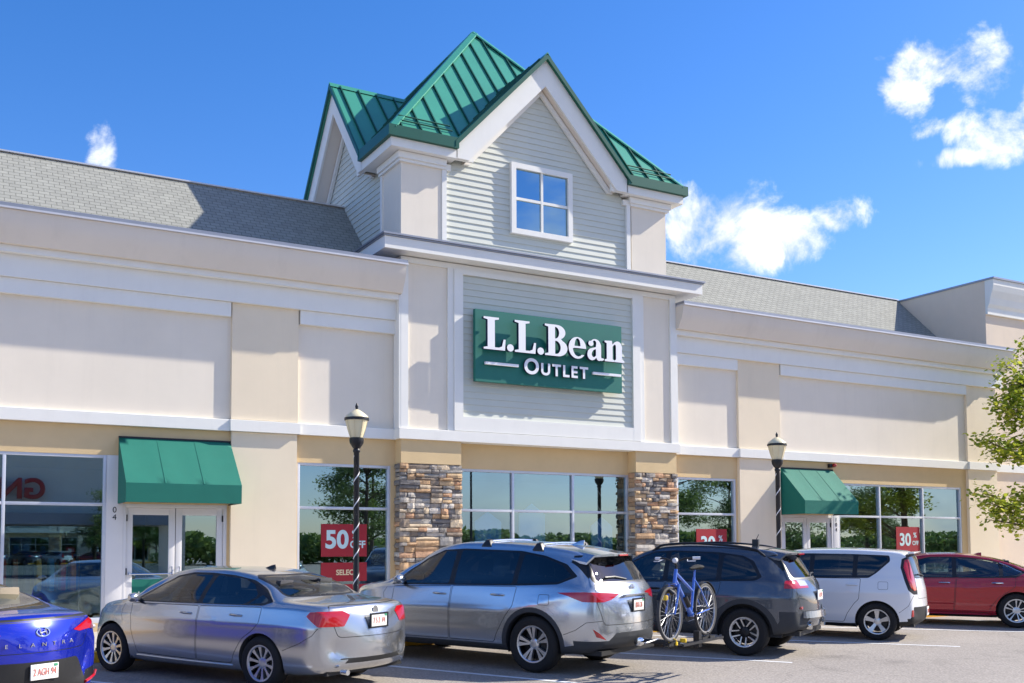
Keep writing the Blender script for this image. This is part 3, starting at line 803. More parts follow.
verge('y', XC, G_HW, F_SL, G_Z, EY0-.10, EY0-.055); verge('x', YC, L_HW, L_SL, LG_Z, EX0-.10, EX0-.055); verge('x', YC, L_HW, L_SL, LG_Z, EX1+.055, EX1+.10)
# snow guards on the two front eave pieces
sg_ = MB()
for xa, xb in ((EX0+.25, gx0-.05), (gx1+.12, EX1-.2)):
    for k in (.10, .22):
        y = EY0 + k; z = E_Z + k*(PK.z-E_Z)/(YC-EY0) + .085
        sg_.tube([(xa, y, z), (xb, y, z)], .016, 6)
    
part('snow_guard', sg_, M['seam_rib'])
# attic window
aw = MB()
wx0, wx1, wz0, wz1 = 11.39, 13.02, 8.66, 10.28
for a, b, c, d in ((wx0, wx0+.12, wz0, wz1), (wx1-.12, wx1, wz0, wz1), (wx0+.12, wx1-.12, wz1-.12, wz1), (wx0+.12, wx1-.12, wz0, wz0+.12)):
    aw.box(a, b, UF-.05, UF+.05, c, d)
win = part('attic_window', aw, M['white'])
fr = MB(); xm = (wx0+wx1)/2; zm = (wz0+wz1)/2
fr.box(xm-.028, xm+.028, UF-.025, UF+.02, wz0+.12, wz1-.12).box(wx0+.12, xm-.029, UF-.023, UF+.02, zm-.03, zm+.03).box(xm+.029, wx1-.12, UF-.023, UF+.02, zm-.03, zm+.03)
part('glazing_bar', fr, M['white'], win)
gl = MB().quad((wx0+.11, UF+.012, wz0+.11), (wx1-.11, UF+.012, wz0+.11), (wx1-.11, UF+.012, wz1-.11), (wx0+.11, UF+.012, wz1-.11))
M['attic_glass'] = glass_mat('attic_glass', (.05, .10, .14, 1), refl=.42, gcol=(.62, .88, 1, 1))
part('pane', gl, M['attic_glass'], win)

# ---------------------------------------------------------------- shop windows and doors
GY = .10
def shopwindow(x0, x1, muls, z0=.30, z1=Z_HEAD, tr=Z_TR):
    f = MB(); w = .055
    f.box(x0, x0+w, GY-.06, GY+.06, z0, z1).box(x1-w, x1, GY-.06, GY+.06, z0, z1)
    f.box(x0+w, x1-w, GY-.058, GY+.058, z1-w, z1).box(x0+w, x1-w, GY-.058, GY+.058, z0, z0+.10)
    xs = [x0+w] + list(muls) + [x1-w]
    for m in muls: f.box(m-w/2, m+w/2, GY-.056, GY+.056, z0+.10, z1-w)
    if tr:
        for a, b in zip(xs[:-1], xs[1:]):
            f.box(a+(w/2 if a != xs[0] else 0)+.001, b-(w/2 if b != xs[-1] else 0)-.001, GY-.054, GY+.054, tr-w/2, tr+w/2)
    o = part('shop_window', f, M['alu'], bevel=.004)
    for a, b in zip(xs[:-1], xs[1:]):
        part('pane', MB().quad((a, GY, z0+.08), (b, GY, z0+.08), (b, GY, z1-w+.01), (a, GY, z1-w+.01)), M['glass_store'], o)
    return o
shopwindow(-8.2, -4.6, [-6.4])
shopwindow(-4.2, 2.98, [-2.35, -.5, 1.30])
shopwindow(6.55, 8.55, [])
shopwindow(10.12, 14.66, [11.50, 13.09])
shopwindow(16.1, 18.0, [])
shopwindow(21.63, 26.72, [23.27, 25.06])
def double_door(x0, x1, number, numx):
    f = MB()
    z0, z1 = .152, 2.46
    f.box(x0, x0+.06, GY-.07, GY+.07, z0, z1).box(x1-.06, x1, GY-.07, GY+.07, z0, z1).box(x0+.06, x1-.06, GY-.068, GY+.068, z1-.07, z1)
    fr = part('door_frame', f, M['door_white'], bevel=.004)
    xm = (x0+x1)/2
    for s in (-1, 1):
        a, b = (x0+.065, xm-.006) if s < 0 else (xm+.006, x1-.065)
        d = MB(); st = .115; y0, y1 = GY-.035, GY+.02
        d.box(a, a+st, y0, y1, z0+.01, z1-.075).box(b-st, b, y0, y1, z0+.01, z1-.075)
        d.box(a+st, b-st, y0+.001, y1-.001, z1-.20, z1-.075).box(a+st, b-st, y0+.001, y1-.001, z0+.01, z0+.27)
        dr = part('door', d, M['door_white'], bevel=.004)
        part('pane', MB().quad((a+st-.01, GY-.005, z0+.26), (b-st+.01, GY-.005, z0+.26), (b-st+.01, GY-.005, z1-.19), (a+st-.01, GY-.005, z1-.19)), M['glass_store'], dr)
        h = MB().tube([(a+.05, y0-.055, 1.17), (b-.05, y0-.055, 1.17)], .014, 8).box(a+.04, a+.07, y0-.06, y0, 1.15, 1.19).box(b-.07, b-.04, y0-.06, y0, 1.15, 1.19)
        xh = b-.06 if s < 0 else a+.06
        h.tube([(xh, y0, 1.0), (xh, y0-.07, 1.0), (xh, y0-.07, 1.30), (xh, y0, 1.30)], .012, 8)
        part('handle', h, M['chrome'], dr, smooth=True)
        hx = a if s < 0 else b
        hg = MB()
        for zz in (.45, 1.22, 2.2): hg.box(hx-.02, hx+.02, y0-.02, y0+.005, zz-.06, zz+.06)
        part('hinge', hg, M['rim_dark'], dr)
        bd = MB().quad((a+st, GY-.010, z0+.27), (b-st, GY-.010, z0+.27), (b-st, GY-.010, z0+.92), (a+st, GY-.010, z0+.92))
        part('door_decal', bd, M['canvas'], dr)
        for tx, sz, zz in (('L.L.Bean', .135, .80), ('OUTLET', .055, .71)):
            t = text_obj('door_lettering', tx, sz, M['sign_white'], extrude=.0005, xs=.9)
            t.matrix_world = Matrix.Translation(((a+b)/2, GY-.013, zz)) @ Matrix.Rotation(PI/2, 4, 'X')
            mwk = t.matrix_world.copy(); t.parent = dr; t.matrix_parent_inverse = dr.matrix_world.inverted(); t.matrix_world = mwk
    # side mullion with the unit number
    mlx0, mlx1 = numx
    ml = part('mullion', MB().box(mlx0, mlx1, GY-.075, GY+.07, .152, Z_HEAD), M['door_white'], bevel=.004)
    zz = 2.34
    for ch in number:
        t = text_obj('unit_number', ch, .15, M['black'], extrude=.002)
        mwk = Matrix.Translation(((mlx0+mlx1)/2, GY-.078, zz)) @ Matrix.Rotation(PI/2, 4, 'X')
        t.parent = ml; t.matrix_parent_inverse = ml.matrix_world.inverted(); t.matrix_world = mwk; zz -= .135
double_door(3.27, 5.16, '04', (2.98, 3.27))
double_door(19.52, 21.42, '104', (21.42, 21.63))
# transom panel above each door, behind the awning
part('transom_panel', MB().box(3.27, 5.16, .06, .2, 2.462, Z_HEAD).box(19.52, 21.42, .06, .2, 2.462, Z_HEAD), M['tan'])

# ---------------------------------------------------------------- shop inside
ins = MB().box(XL+.3, XR-.1, 11.5, 11.7, 0, 3.9); part('shop_back_wall', ins, M['shop_wall'])
part('shop_floor', MB().box(XL+.3, XR-.1, .31, 11.5, .10, .15), M['shop_floor'])
part('shop_ceiling', MB().box(XL+.3, XR-.1, .31, 11.5, 3.9, 3.95), M['shop_wall'])
pw = MB()
for x in (5.85, 9.3, 15.3, 18.75): pw.box(x-.1, x+.1, .31, 11.4, .15, 3.89)
part('partition', pw, M['shop_wall'])

# ================================================================ adjoining building
nb = empty('neighbour_building', (34, .3, 0)); tag(nb, 'taller pink beige building block adjoining the store at the right edge', 'building')
NB0 = 28.46
part('wall', MB().box(NB0, 44, .28, 14, 0, 9.80), M['beige'], nb)
part('cornice', MB().prism([(.278, 8.75), (.20, 8.75), (.20, 8.95), (.14, 9.05), (.10, 9.25), (.02, 9.45), (-.02, 9.62), (-.02, 9.80), (.278, 9.80)], 'x', NB0-.0, 44.2), M['white'], nb)
part('parapet_cap', MB().box(NB0-.03, 44.25, -.06, 14.1, 9.803, 9.86), M['cap'], nb)
part('band', MB().box(NB0-.02, 44, .2, .278, 3.885, 4.11), M['white'], nb)
# ================================================================ sign
def glyph_mesh(name, loops, depth, m):
    cu = bpy.data.curves.new(name, 'CURVE'); cu.dimensions = '2D'; cu.fill_mode = 'BOTH'; cu.extrude = depth/2
    for lp in loops:
        s = cu.splines.new('POLY'); s.points.add(len(lp)-1); s.use_cyclic_u = True
        for p, q in zip(s.points, lp): p.co = (q[0], q[1], 0, 1)
    o = bpy.data.objects.new(name, cu); COL.objects.link(o); bpy.context.view_layer.update()
    me = bpy.data.meshes.new_from_object(o.evaluated_get(bpy.context.evaluated_depsgraph_get()))
    bpy.data.objects.remove(o); bpy.data.curves.remove(cu); me.materials.clear(); me.materials.append(m)
    o = bpy.data.objects.new(name, me); COL.objects.link(o); return o
def arc(cx, cy, rx, ry, a0, a1, n=12):
    return [(cx+rx*math.cos(R_(a0+(a1-a0)*i/n)), cy+ry*math.sin(R_(a0+(a1-a0)*i/n))) for i in range(n+1)]
GL = {}
GL['L'] = ([[(0,1),(.50,1),(.50,.945),(.365,.915),(.365,.075),(.50,.075),(.60,.12),(.655,.34),(.72,.34),(.70,0),(0,0),(0,.055),(.13,.085),(.13,.915),(0,.945)]], .76)
GL['.'] = ([arc(.12, .105, .115, .115, 0, 330, 11)], .27)
GL['B'] = ([[(0,1)]+[(.42,1)]+arc(.42,.765,.30,.235,80,-62,12)+arc(.46,.265,.33,.265,60,-85,14)+[(.45,0),(0,0),(0,.055),(.12,.085),(.12,.915),(0,.945)],
            [(.355,.93)]+arc(.37,.745,.13,.185,80,-80,10)+[(.355,.555)], [(.355,.485)]+arc(.385,.275,.165,.21,80,-80,10)+[(.355,.07)]], .82)
GL['e'] = ([arc(.33,.335,.315,.35,2,322,34)+arc(.36,.36,.20,.30,-52,-170,12)+[(.222,.33),(.645,.33)],
            [(.225,.395)]+arc(.335,.44,.10,.205,168,12,12)+[(.44,.395)]], .67)
GL['a'] = ([[(.60,.085),(.545,.075),(.525,.11),(.525,.44)]+arc(.31,.45,.215,.235,0,140,12)+arc(.155,.535,.095,.09,110,330,10)+[(.245,.53),(.225,.60)]+arc(.275,.55,.075,.085,110,10,6)+[(.335,.43)]+[(.26,.405),(.12,.36),(.045,.29),(.02,.19)]+arc(.185,.165,.165,.18,190,285,8)+[(.29,.02),(.35,.085)]+arc(.45,.09,.10,.105,200,300,6)+[(.56,-.005),(.64,.04)],
            [(.335,.36),(.335,.15),(.29,.10),(.24,.09)]+arc(.255,.19,.075,.10,250,140,8)+[(.23,.31),(.28,.34)]], .66)
GL['n'] = ([[(0,.675),(.27,.69),(.29,.565),(.36,.645),(.46,.69)]+arc(.48,.50,.165,.19,82,0,8)+[(.645,.085),(.73,.055),(.73,0),(.36,0),(.36,.055),(.42,.085),(.42,.48)]+arc(.385,.49,.035,.09,0,110,6)+[(.325,.54),(.295,.49),(.295,.085),(.355,.055),(.355,0),(0,0),(0,.055),(.075,.085),(.075,.60),(0,.625)]], .75)
SX0, SX1, SZ0, SZ1, SY = 10.29, 14.13, 5.19, 6.75, -.47
sign = empty('store_sign', ((SX0+SX1)/2, SY, SZ0)); tag(sign, 'green shop sign board with raised white letters on the tower front', 'sign')
part('sign_board', MB().box(SX0, SX1, SY, SY+.10, SZ0, SZ1).box(SX0+.4, SX0+.5, SY+.10, -.27, SZ0+.3, SZ1-.3).box(SX1-.5, SX1-.4, SY+.10, -.27, SZ0+.3, SZ1-.3), M['sign_green'], sign)
def place_glyph(ch, x, z, h, depth, standoff=.05):
    lp, adv = GL[ch]
    o = glyph_mesh('letter', [[(u*h, v*h) for u, v in l] for l in lp], depth, M['sign_white'])
    o.matrix_world = Matrix.Translation((x, SY-standoff-depth/2, z)) @ Matrix.Rotation(PI/2, 4, 'X')
    mwk = o.matrix_world.copy(); o.parent = sign; o.matrix_parent_inverse = sign.matrix_world.inverted(); o.matrix_world = mwk
    return adv*h
word = 'L.L.Bean'
tot = sum(GL[c][1] for c in word)
hL = .70; sxk = 1.0
x = SX0 + .11
k = (SX1 - .04 - x)/(tot*hL)
for c in word:
    lp, adv = GL[c]
    GL2 = [[(u*k, v) for u, v in l] for l in lp]
    o = glyph_mesh('letter', [[(u*hL, v*hL) for u, v in l] for l in GL2], .09, M['sign_white'])
    mwk = Matrix.Translation((x, SY-.13, 5.865)) @ Matrix.Rotation(PI/2, 4, 'X')
    o.parent = sign; o.matrix_parent_inverse = sign.matrix_world.inverted(); o.matrix_world = mwk
    x += adv*hL*k
def bold(ch, size):
    cu = bpy.data.curves.new('letter', 'FONT'); cu.body = ch; cu.size = size; cu.extrude = .03; cu.offset = .012*size/.4
    cu.align_x = 'LEFT'
    o = bpy.data.objects.new('letter', cu); COL.objects.link(o); bpy.context.view_layer.update()
    me = bpy.data.meshes.new_from_object(o.evaluated_get(bpy.context.evaluated_depsgraph_get())); bpy.data.objects.remove(o); bpy.data.curves.remove(cu)
    me.materials.clear(); me.materials.append(M['sign_white'])
    xs = [v.co.x for v in me.vertices]; w0, w1 = min(xs), max(xs); me.transform(Matrix.Translation((-w0, 0, 0)))
    return me, w1-w0
letters = [('O', .47), ('U', .36), ('T', .36), ('L', .36), ('E', .36), ('T', .36)]
x = SX0 + 1.16; gap = .055; end = SX0 + 2.84
ms = [bold(*l) for l in letters]
kk = (end - x - gap*5)/sum(w for _, w in ms)
for me, w in ms:
    me.transform(Matrix.Diagonal((kk, 1, 1, 1)))
    o = bpy.data.objects.new('letter', me); COL.objects.link(o)
    mwk = Matrix.Translation((x, SY-.06, 5.44)) @ Matrix.Rotation(PI/2, 4, 'X')
    o.parent = sign; o.matrix_parent_inverse = sign.matrix_world.inverted(); o.matrix_world = mwk; x += w*kk + gap
for a, b in ((SX0+.20, SX0+1.02), (SX0+2.98, SX1-.08)):
    part('dash', MB().box(a, b, SY-.09, SY-.03, 5.555, 5.61).box(a+.1, a+.14, SY-.03, SY, 5.565, 5.60).box(b-.14, b-.1, SY-.03, SY, 5.565, 5.60), M['sign_white'], sign)

for o in sign.children:
    if o.name.startswith('letter'):
        o.data.materials.append(M['sign_return'])
        for p in o.data.polygons:
            if abs(p.normal.z) < .5: p.material_index = 1
# ================================================================ awnings
def awning(x0, x1, label):
    a = empty('awning', ((x0+x1)/2, 0, 2.46)); tag(a, label, 'awning')
    yb, yf = -.005, -.86; zt, zv, zb = 3.665, 2.795, 2.455
    c = MB(); n = 3
    for i in range(n):
        xa = x0+(x1-x0)*i/n; xb = x0+(x1-x0)*(i+1)/n
        K = 6
        for q in range(K):
            t0, t1 = q/K, (q+1)/K
            sag = lambda t, u: -.018*math.sin(PI*t)*math.sin(PI*u)
            M_ = 4
            for w in range(M_):
                u0, u1 = w/M_, (w+1)/M_
                pt = lambda t, u: (xa+(xb-xa)*u, yb+(yf-yb)*t, zt+(zv-zt)*t + sag(t, u))
                c.quad(pt(t0, u0), pt(t0, u1), pt(t1, u1), pt(t1, u0))
        c.quad((xa, yf, zv), (xb, yf, zv), (xb, yf+.005, zb), (xa, yf+.005, zb))
    for x in (x0, x1): c.quad((x, yb, zt), (x, yf, zv), (x, yf+.005, zb), (x, yb, zb))
    part('canvas', c, M['canvas'], a, smooth=True, angle=20)
    f = MB()
    for x in (x0+.02, x1-.02):
        f.tube([(x, yb, zt-.02), (x, yf+.02, zv-.02), (x, yf+.02, zb+.01), (x, yb, zb+.01)], .015, 6)
    f.tube([(x0+.02, yf+.02, zb+.01), (x1-.02, yf+.02, zb+.01)], .015, 6).box(x0, x1, -.02, .02, zt, zt+.03)
    part('frame', f, M['black'], a)
    s = MB()
    for i in range(1, n):
        x = x0+(x1-x0)*i/n
        s.hexa([(x-.012, yb, zt+.002), (x+.012, yb, zt+.002), (x+.012, yf-.003, zv+.002), (x-.012, yf-.003, zv+.002),
                (x-.012, yb, zt+.006), (x+.012, yb, zt+.006), (x+.012, yf-.003, zv+.006), (x-.012, yf-.003, zv+.006)])
    part('seam', s, M['canvas'], a)
awning(3.17, 5.205, 'green canvas awning over the left double door, left of the broad cream pilaster')
awning(19.49, 21.41, 'green canvas awning over the right double door, beside the right street lamp')
# red alarm strobe over the right awning
al = empty('alarm_strobe', (21.33, .0, 3.8)); tag(al, 'small red alarm strobe on the tan band above the right awning', 'alarm')
part('housing', MB().box(21.25, 21.36, -.06, .03, 3.74, 3.84), M['black'], al, bevel=.008)
part('lens', MB().lathe([(.055, 0), (.05, .04), (.03, .07), (0, .08)], 12, 'y', (0, 0, 0)), M['red_lens'], al, smooth=True).matrix_world = Matrix.Translation((21.40, -.06, 3.80)) @ Matrix.Rotation(PI, 4, 'Z')

# ================================================================ street lamps
def street_lamp(x, y, label):
    o = empty('street_lamp', (x, y, .15)); tag(o, label, 'street lamp', 'street lamps on the sidewalk')
    T = lambda prof, **k: MB().lathe(prof, 20, 'z', (x, y, .15), **k)
    part('post', T([(.16, 0), (.16, .12), (.12, .2), (.11, .5), (.065, .62), (.05, .75), (.048, 3.10), (.062, 3.12), (.062, 3.15), (.05, 3.17)]), M['black'], o, smooth=True)
    part('globe_holder', T([(.052, 3.17), (.075, 3.20), (.115, 3.26), (.125, 3.31), (.125, 3.35), (.11, 3.36)]), M['black'], o, smooth=True)
    part('globe', T([(.105, 3.361), (.15, 3.5), (.185, 3.64), (.195, 3.66)]), M['lamp_glass'], o, smooth=True)
    part('band', T([(.196, 3.655), (.212, 3.66), (.212, 3.70), (.196, 3.705)]), M['black'], o, smooth=True)
    part('lamp_cap', T([(.20, 3.706), (.19, 3.73), (.12, 3.79), (.05, 3.835), (.02, 3.85)]), M['lamp_glass'], o, smooth=True)
    part('finial', T([(.02, 3.845), (.022, 3.87), (.028, 3.90), (.018, 3.93), (.004, 3.96)]), M['black'], o, smooth=True)
    rb = MB()
    for i in range(8):
        a = 2*PI*i/8 + .2
        rb.tube([(x+math.cos(a)*r, y+math.sin(a)*r, .15+h) for r, h in ((.108, 3.361), (.153, 3.5), (.188, 3.64), (.198, 3.66))], .006, 5)
    part('globe_rib', rb, M['cream_ink'], o)
    w = MB(); n = 160; pts = []
    for i in range(n):
        t = i/(n-1); a = 2*PI*5.2*t + 2.2; r = .0525
        pts.append((x+math.cos(a)*r, y+math.sin(a)*r, .15+.8+2.25*t))
    for i in range(n-1):
        p, q = pts[i], pts[i+1]; h = .016
        w.quad((p[0], p[1], p[2]-h), (q[0], q[1], q[2]-h), (q[0], q[1], q[2]+h), (p[0], p[1], p[2]+h))
    part('ribbon', w, M['ribbon'], o)
street_lamp(6.50, -3.3, 'black street lamp with cream globe in front of the fifty percent poster window')
street_lamp(16.20, -3.3, 'black street lamp with cream globe beside the right green awning')

# ================================================================ things behind the shop glass
def flat_text(body, size, m, x, y, z, parent, xs=1.0, align='CENTER', bold_=0.0):
    cu = bpy.data.curves.new('lettering', 'FONT'); cu.body = body; cu.size = size; cu.extrude = .001; cu.offset = bold_; cu.align_x = align
    o = bpy.data.objects.new('lettering', cu); COL.objects.link(o); bpy.context.view_layer.update()
    me = bpy.data.meshes.new_from_object(o.evaluated_get(bpy.context.evaluated_depsgraph_get())); bpy.data.objects.remove(o); bpy.data.curves.remove(cu)
    me.materials.clear(); me.materials.append(m); me.transform(Matrix.Diagonal((xs, 1, 1, 1)))
    o = bpy.data.objects.new('lettering', me); COL.objects.link(o)
    mwk = Matrix.Translation((x, y, z)) @ Matrix.Rotation(PI/2, 4, 'X')
    o.parent = parent; o.matrix_parent_inverse = parent.matrix_world.inverted(); o.matrix_world = mwk
    return o
p = empty('sale_poster', (7.57, .09, .4)); tag(p, 'tall red sale poster reading 50% off select behind the street lamp', 'poster')
part('poster_sheet', MB().box(7.07, 8.05, .086, .091, 1.46, 2.12), M['red_poster'], p)
part('poster_sheet', MB().box(7.07, 8.05, .086, .091, .96, 1.34), M['red_poster'], p)
part('poster_sheet', MB().box(7.07, 8.05, .086, .091, .40, .90), M['red_poster'], p)
flat_text('50', .50, M['pale_blue'], 7.40, .0835, 1.64, p, 1.0, bold_=.016)
flat_text('%', .22, M['pale_blue'], 7.80, .0835, 1.84, p, 1.0, bold_=.005)
flat_text('OFF', .20, M['pale_blue'], 7.85, .0835, 1.64, p, .95, bold_=.006)
flat_text('SELECT', .15, M['cream_ink'], 7.62, .0835, 1.09, p, .95, bold_=.004)
def sale30(x0, x1, z0, z1, label):
    p = empty('sale_poster', ((x0+x1)/2, .09, z0)); tag(p, label, 'poster')
    part('poster_sheet', MB().box(x0, x1, .086, .091, z0, z1), M['red_poster'], p)
    xm = (x0+x1)/2; w = x1-x0
    flat_text('30', .48, M['pale_blue'], x0+.37*w, .0835, z1-.52, p, 1.0, bold_=.014)
    flat_text('%', .20, M['pale_blue'], x0+.79*w, .0835, z1-.30, p, 1.0, bold_=.004)
    flat_text('OFF', .17, M['pale_blue'], x0+.81*w, .0835, z1-.515, p, .9, bold_=.003)
sale30(16.74, 17.72, 1.30, 2.07, 'red 30% off poster in the narrow window right of the stone pier')
sale30(23.95, 24.93, 1.42, 2.17, 'red 30% off poster in the wide right window above the white car')
def house_display(x, w, z1, h, label):
    o = empty('cabin_display', (x, .16, .15)); tag(o, label, 'display')
    b = MB().prism([(x-w/2, .15), (x+w/2, .15), (x+w/2, z1-h), (x, z1), (x-w/2, z1-h)], 'y', .145, .19)
    part('panel', b, M['blue_light'], o)
    part('lower_panel', MB().box(x-w/2+.03, x+w/2-.03, .130, .143, .2, 1.65), M['blue_card'], o)
    part('hanging_shirt', MB().prism([(x-.18, 1.0), (x+.18, 1.0), (x+.16, 1.55), (x+.32, 1.45), (x+.28, 1.62), (x+.08, 1.75), (x-.08, 1.75), (x-.28, 1.62), (x-.32, 1.45), (x-.16, 1.55)], 'y', .112, .128), M['blue_card'], o)
house_display(10.92, .66, 2.42, .22, 'blue cabin-shaped window display in the left pane between the stone piers')
house_display(12.05, .68, 2.62, .24, 'taller blue cabin-shaped window display in the middle pane between the stone piers')
house_display(13.95, .6, 2.34, .22, 'small blue cabin-shaped window display beside the right stone pier')
ws = empty('window_screen', (12.4, 1.6, .15)); tag(ws, 'pale grey screen wall behind the blue cabin window displays', 'screen')
part('screen_panel', MB().box(10.2, 15.2, 1.6, 1.66, .15, 3.2), M['shop_wall'], ws)
# clothes rail in the left window
o = empty('clothes_rail', (2.0, 1.6, .15)); tag(o, 'clothes rail with bright striped jackets inside the left shop window', 'clothes rail')
r = MB().tube([(1.3, 1.6, .15), (1.3, 1.6, 1.55), (2.75, 1.6, 1.55), (2.75, 1.6, .15)], .018, 8).box(1.2, 1.4, 1.4, 1.8, .15, .18).box(2.65, 2.85, 1.4, 1.8, .15, .18)
part('rail', r, M['chrome'], o)
cols = [srgb(180,60,60), srgb(150,96,66), srgb(70,74,90), srgb(230,190,60), srgb(60,150,190), srgb(196,60,70), srgb(230,150,60)]
for i, cx in enumerate((1.42, 1.62, 1.82, 2.02, 2.24, 2.44, 2.62)):
    m = mat('jacket_cloth', cols[i], .85, var=.1)
    b = MB().prism([(-.22, .85), (.22, .85), (.24, 1.30), (.10, 1.46), (-.10, 1.46), (-.24, 1.30)], 'x', cx-.045, cx+.045)
    b.v = [(v[0], 1.6+v[1], v[2]) for v in b.v]
    part('jacket', b, m, o, bevel=.02)
for (x, y, w, label) in ((-1.2, 3.0, 1.6, 'low wooden display table stacked with folded clothes behind the blue car'), (7.6, 4.0, 1.4, 'wooden display table deep inside behind the fifty percent poster'), (24.3, 3.2, 1.8, 'wooden display table inside the wide right shop window')):
    t = empty('display_table', (x, y, .15)); tag(t, label, 'table')
    part('tabletop', MB().box(x-w/2, x+w/2, y-.4, y+.4, .86, .92), M['wood'], t)
    for sx in (-1, 1):
        for sy in (-1, 1): part('leg', MB().box(x+sx*(w/2-.06)-.03, x+sx*(w/2-.06)+.03, y+sy*.34-.03, y+sy*.34+.03, .15, .859), M['wood'], t)
    for i in range(4):
        part('folded_clothes', MB().box(x-w/2+.1+i*w/4.3, x-w/2+.38+i*w/4.3, y-.2, y+.15, .921, 1.0+.06*(i % 3)), mat('folded_cloth', cols[i+2], .9), t, bevel=.02)

# ================================================================ trees
def tree_mesh(rng, clumps, leaf, per, nk=9):
    """leaf faces scattered round many twig-ends inside each clump (x, y, z, rx, ry, rz)"""
    v = []; f = []
    for (cx, cy, cz, rx, ry, rz) in clumps:
        n_tw = max(4, int(per*rx*ry*rz*1.0 + 5))
        for _ in range(n_tw):
            while True:
                p = Vector((rng.uniform(-1, 1), rng.uniform(-1, 1), rng.uniform(-1, 1)))
                if p.length < 1: break
            p = p * (0.55 + .45*rng.random())
            base = Vector((cx+p.x*rx, cy+p.y*ry, cz+p.z*rz))
            for _k in range(nk):
                c = base + Vector((rng.gauss(0, leaf*1.5), rng.gauss(0, leaf*1.5), rng.gauss(0, leaf*1.0)))
                L_ = leaf*rng.uniform(.7, 1.3)
                a = Vector((rng.uniform(-1, 1), rng.uniform(-1, 1), rng.uniform(-.7, .3))).normalized()
                nrm = Vector((rng.uniform(-.8, .8), rng.uniform(-.8, .8), 1)).normalized()
                b = a.cross(nrm).normalized()
                i0 = len(v)
                for s, t in ((-.1, 0), (.35, .42), (.65, .30), (1.0, 0), (.65, -.30), (.35, -.42)):
                    q = c + a*(s*L_) + b*(t*L_) + nrm*(abs(t)*.15*L_); v.append(tuple(q))
                f.append((i0, i0+1, i0+2, i0+3)); f.append((i0, i0+3, i0+4, i0+5))
    return v, f
def make_tree(name, x, y, z0, trunk_h, trunk_r, clumps, leaf, per, seed, m, label, group=None, limbs=True, nk=9):
    rng = random.Random(seed)
    o = empty(name, (x, y, z0)); tag(o, label, 'tree', group)
    t = MB().tube([(x+rng.uniform(-.05, .05), y+rng.uniform(-.05, .05), z0+trunk_h*q) for q in (0, .05, .3, .55, .8, 1)], [trunk_r*1.4, trunk_r*1.05, trunk_r*.9, trunk_r*.75, trunk_r*.55, trunk_r*.2], 10)
    if limbs:
        for (cx, cy, cz, rx, ry, rz) in clumps:
            hz = min(trunk_h*.9, max(trunk_h*.25, (cz - z0) - .35*math.hypot(cx-x, cy-y)))
            a = Vector((x, y, z0+hz)); b = Vector((cx, cy, cz))
            mid = a.lerp(b, .5) + Vector((0, 0, .12))
            t.tube([a, mid, b], [trunk_r*.35, trunk_r*.22, trunk_r*.08], 6)
            for _ in range(3):
                e_ = b + Vector((rng.uniform(-rx, rx)*.8, rng.uniform(-ry, ry)*.8, rng.uniform(-rz, rz)*.8))
                t.tube([mid.lerp(b, .5), e_], [trunk_r*.12, trunk_r*.04], 5)
    part('trunk', t, M['bark'], o, smooth=True)
    v, f = tree_mesh(rng, clumps, leaf, per, nk)
    me = bpy.data.meshes.new('crown'); me.from_pydata(v, [], f); me.materials.append(m)
    c = bpy.data.objects.new('crown', me); COL.objects.link(c); c.parent = o; c.matrix_parent_inverse = o.matrix_world.inverted()
    return o
rt = random.Random(3)
cl = [(25.15,-2.6,6.45,.22,.3,.16),(25.5,-2.5,6.1,.35,.4,.2),(25.9,-2.5,2.2,.5,.5,.25),(25.6,-2.5,5.3,.4,.5,.25),(25.6,-2.4,5.55,.55,.6,.3),(26.3,-2.4,6.0,.6,.6,.5),
      (25.1,-2.6,5.25,.35,.4,.17),(25.9,-2.5,5.0,.6,.6,.3),(24.35,-2.5,4.42,.30,.35,.17),(24.85,-2.5,4.30,.40,.45,.22),(25.4,-2.5,4.05,.55,.6,.28),(26.1,-2.4,4.3,.6,.7,.35),
      (24.2,-2.5,3.05,.22,.3,.13),(24.55,-2.5,2.75,.35,.4,.18),(25.0,-2.5,2.75,.40,.45,.25),(25.4,-2.4,2.55,.5,.5,.35),(24.75,-2.5,2.30,.30,.4,.16),(26.1,-2.4,2.9,.6,.6,.4),
      (27.2,-2.4,6.5,.8,.8,.6),(27.5,-2.4,5.4,.9,.9,.6),(27.6,-2.4,4.2,.9,.9,.6),(27.4,-2.4,3.1,.8,.8,.5),(26.8,-2.4,7.1,.5,.5,.4),(28.3,-2.3,4.8,.8,.8,.9),(28.2,-2.3,6.1,.7,.7,.6)]
make_tree('maple_tree', 27.3, -2.4, .15, 6.4, .11, cl, .115, 260, 5, M['leaf_bright'], 'young maple tree with yellow-green leaves at the right edge of the picture')
# trees and a shop across the parking lot, seen as reflections in the glass
def far_tree(x, y, h, r, seed, label):
    rg = random.Random(seed); c = []
    for i in range(22):
        a = rg.uniform(0, 2*PI); q = rg.uniform(.2, 1.0); zz = rg.uniform(.32, .95)
        rr = r*(1.05-abs(zz-.55)*1.3)
        c.append((x+math.cos(a)*rr*q*.8, y+math.sin(a)*rr*q*.8, h*zz, r*.33, r*.33, r*.22))
    make_tree('shade_tree', x, y, -.225, h*.8, .14, c, .12, 20, seed, M['leaf_far'], label, 'shade trees across the parking lot', nk=22)
for (x, y, h, r, sd_) in FAR_TREES: far_tree(x, y, h, r, sd_, 'leafy green shade tree standing across the parking lot')
ob = empty('opposite_building', (-8, -62, -.225)); tag(ob, 'white retail building across the parking lot reflected in the left window', 'building')
part('wall', MB().box(-60, 18, -75, -62, -.3, 10.5), M['stucco'], ob)
part('cornice', MB().box(-60.3, 18.3, -75, -61.6, 9.6, 10.8), M['white'], ob)
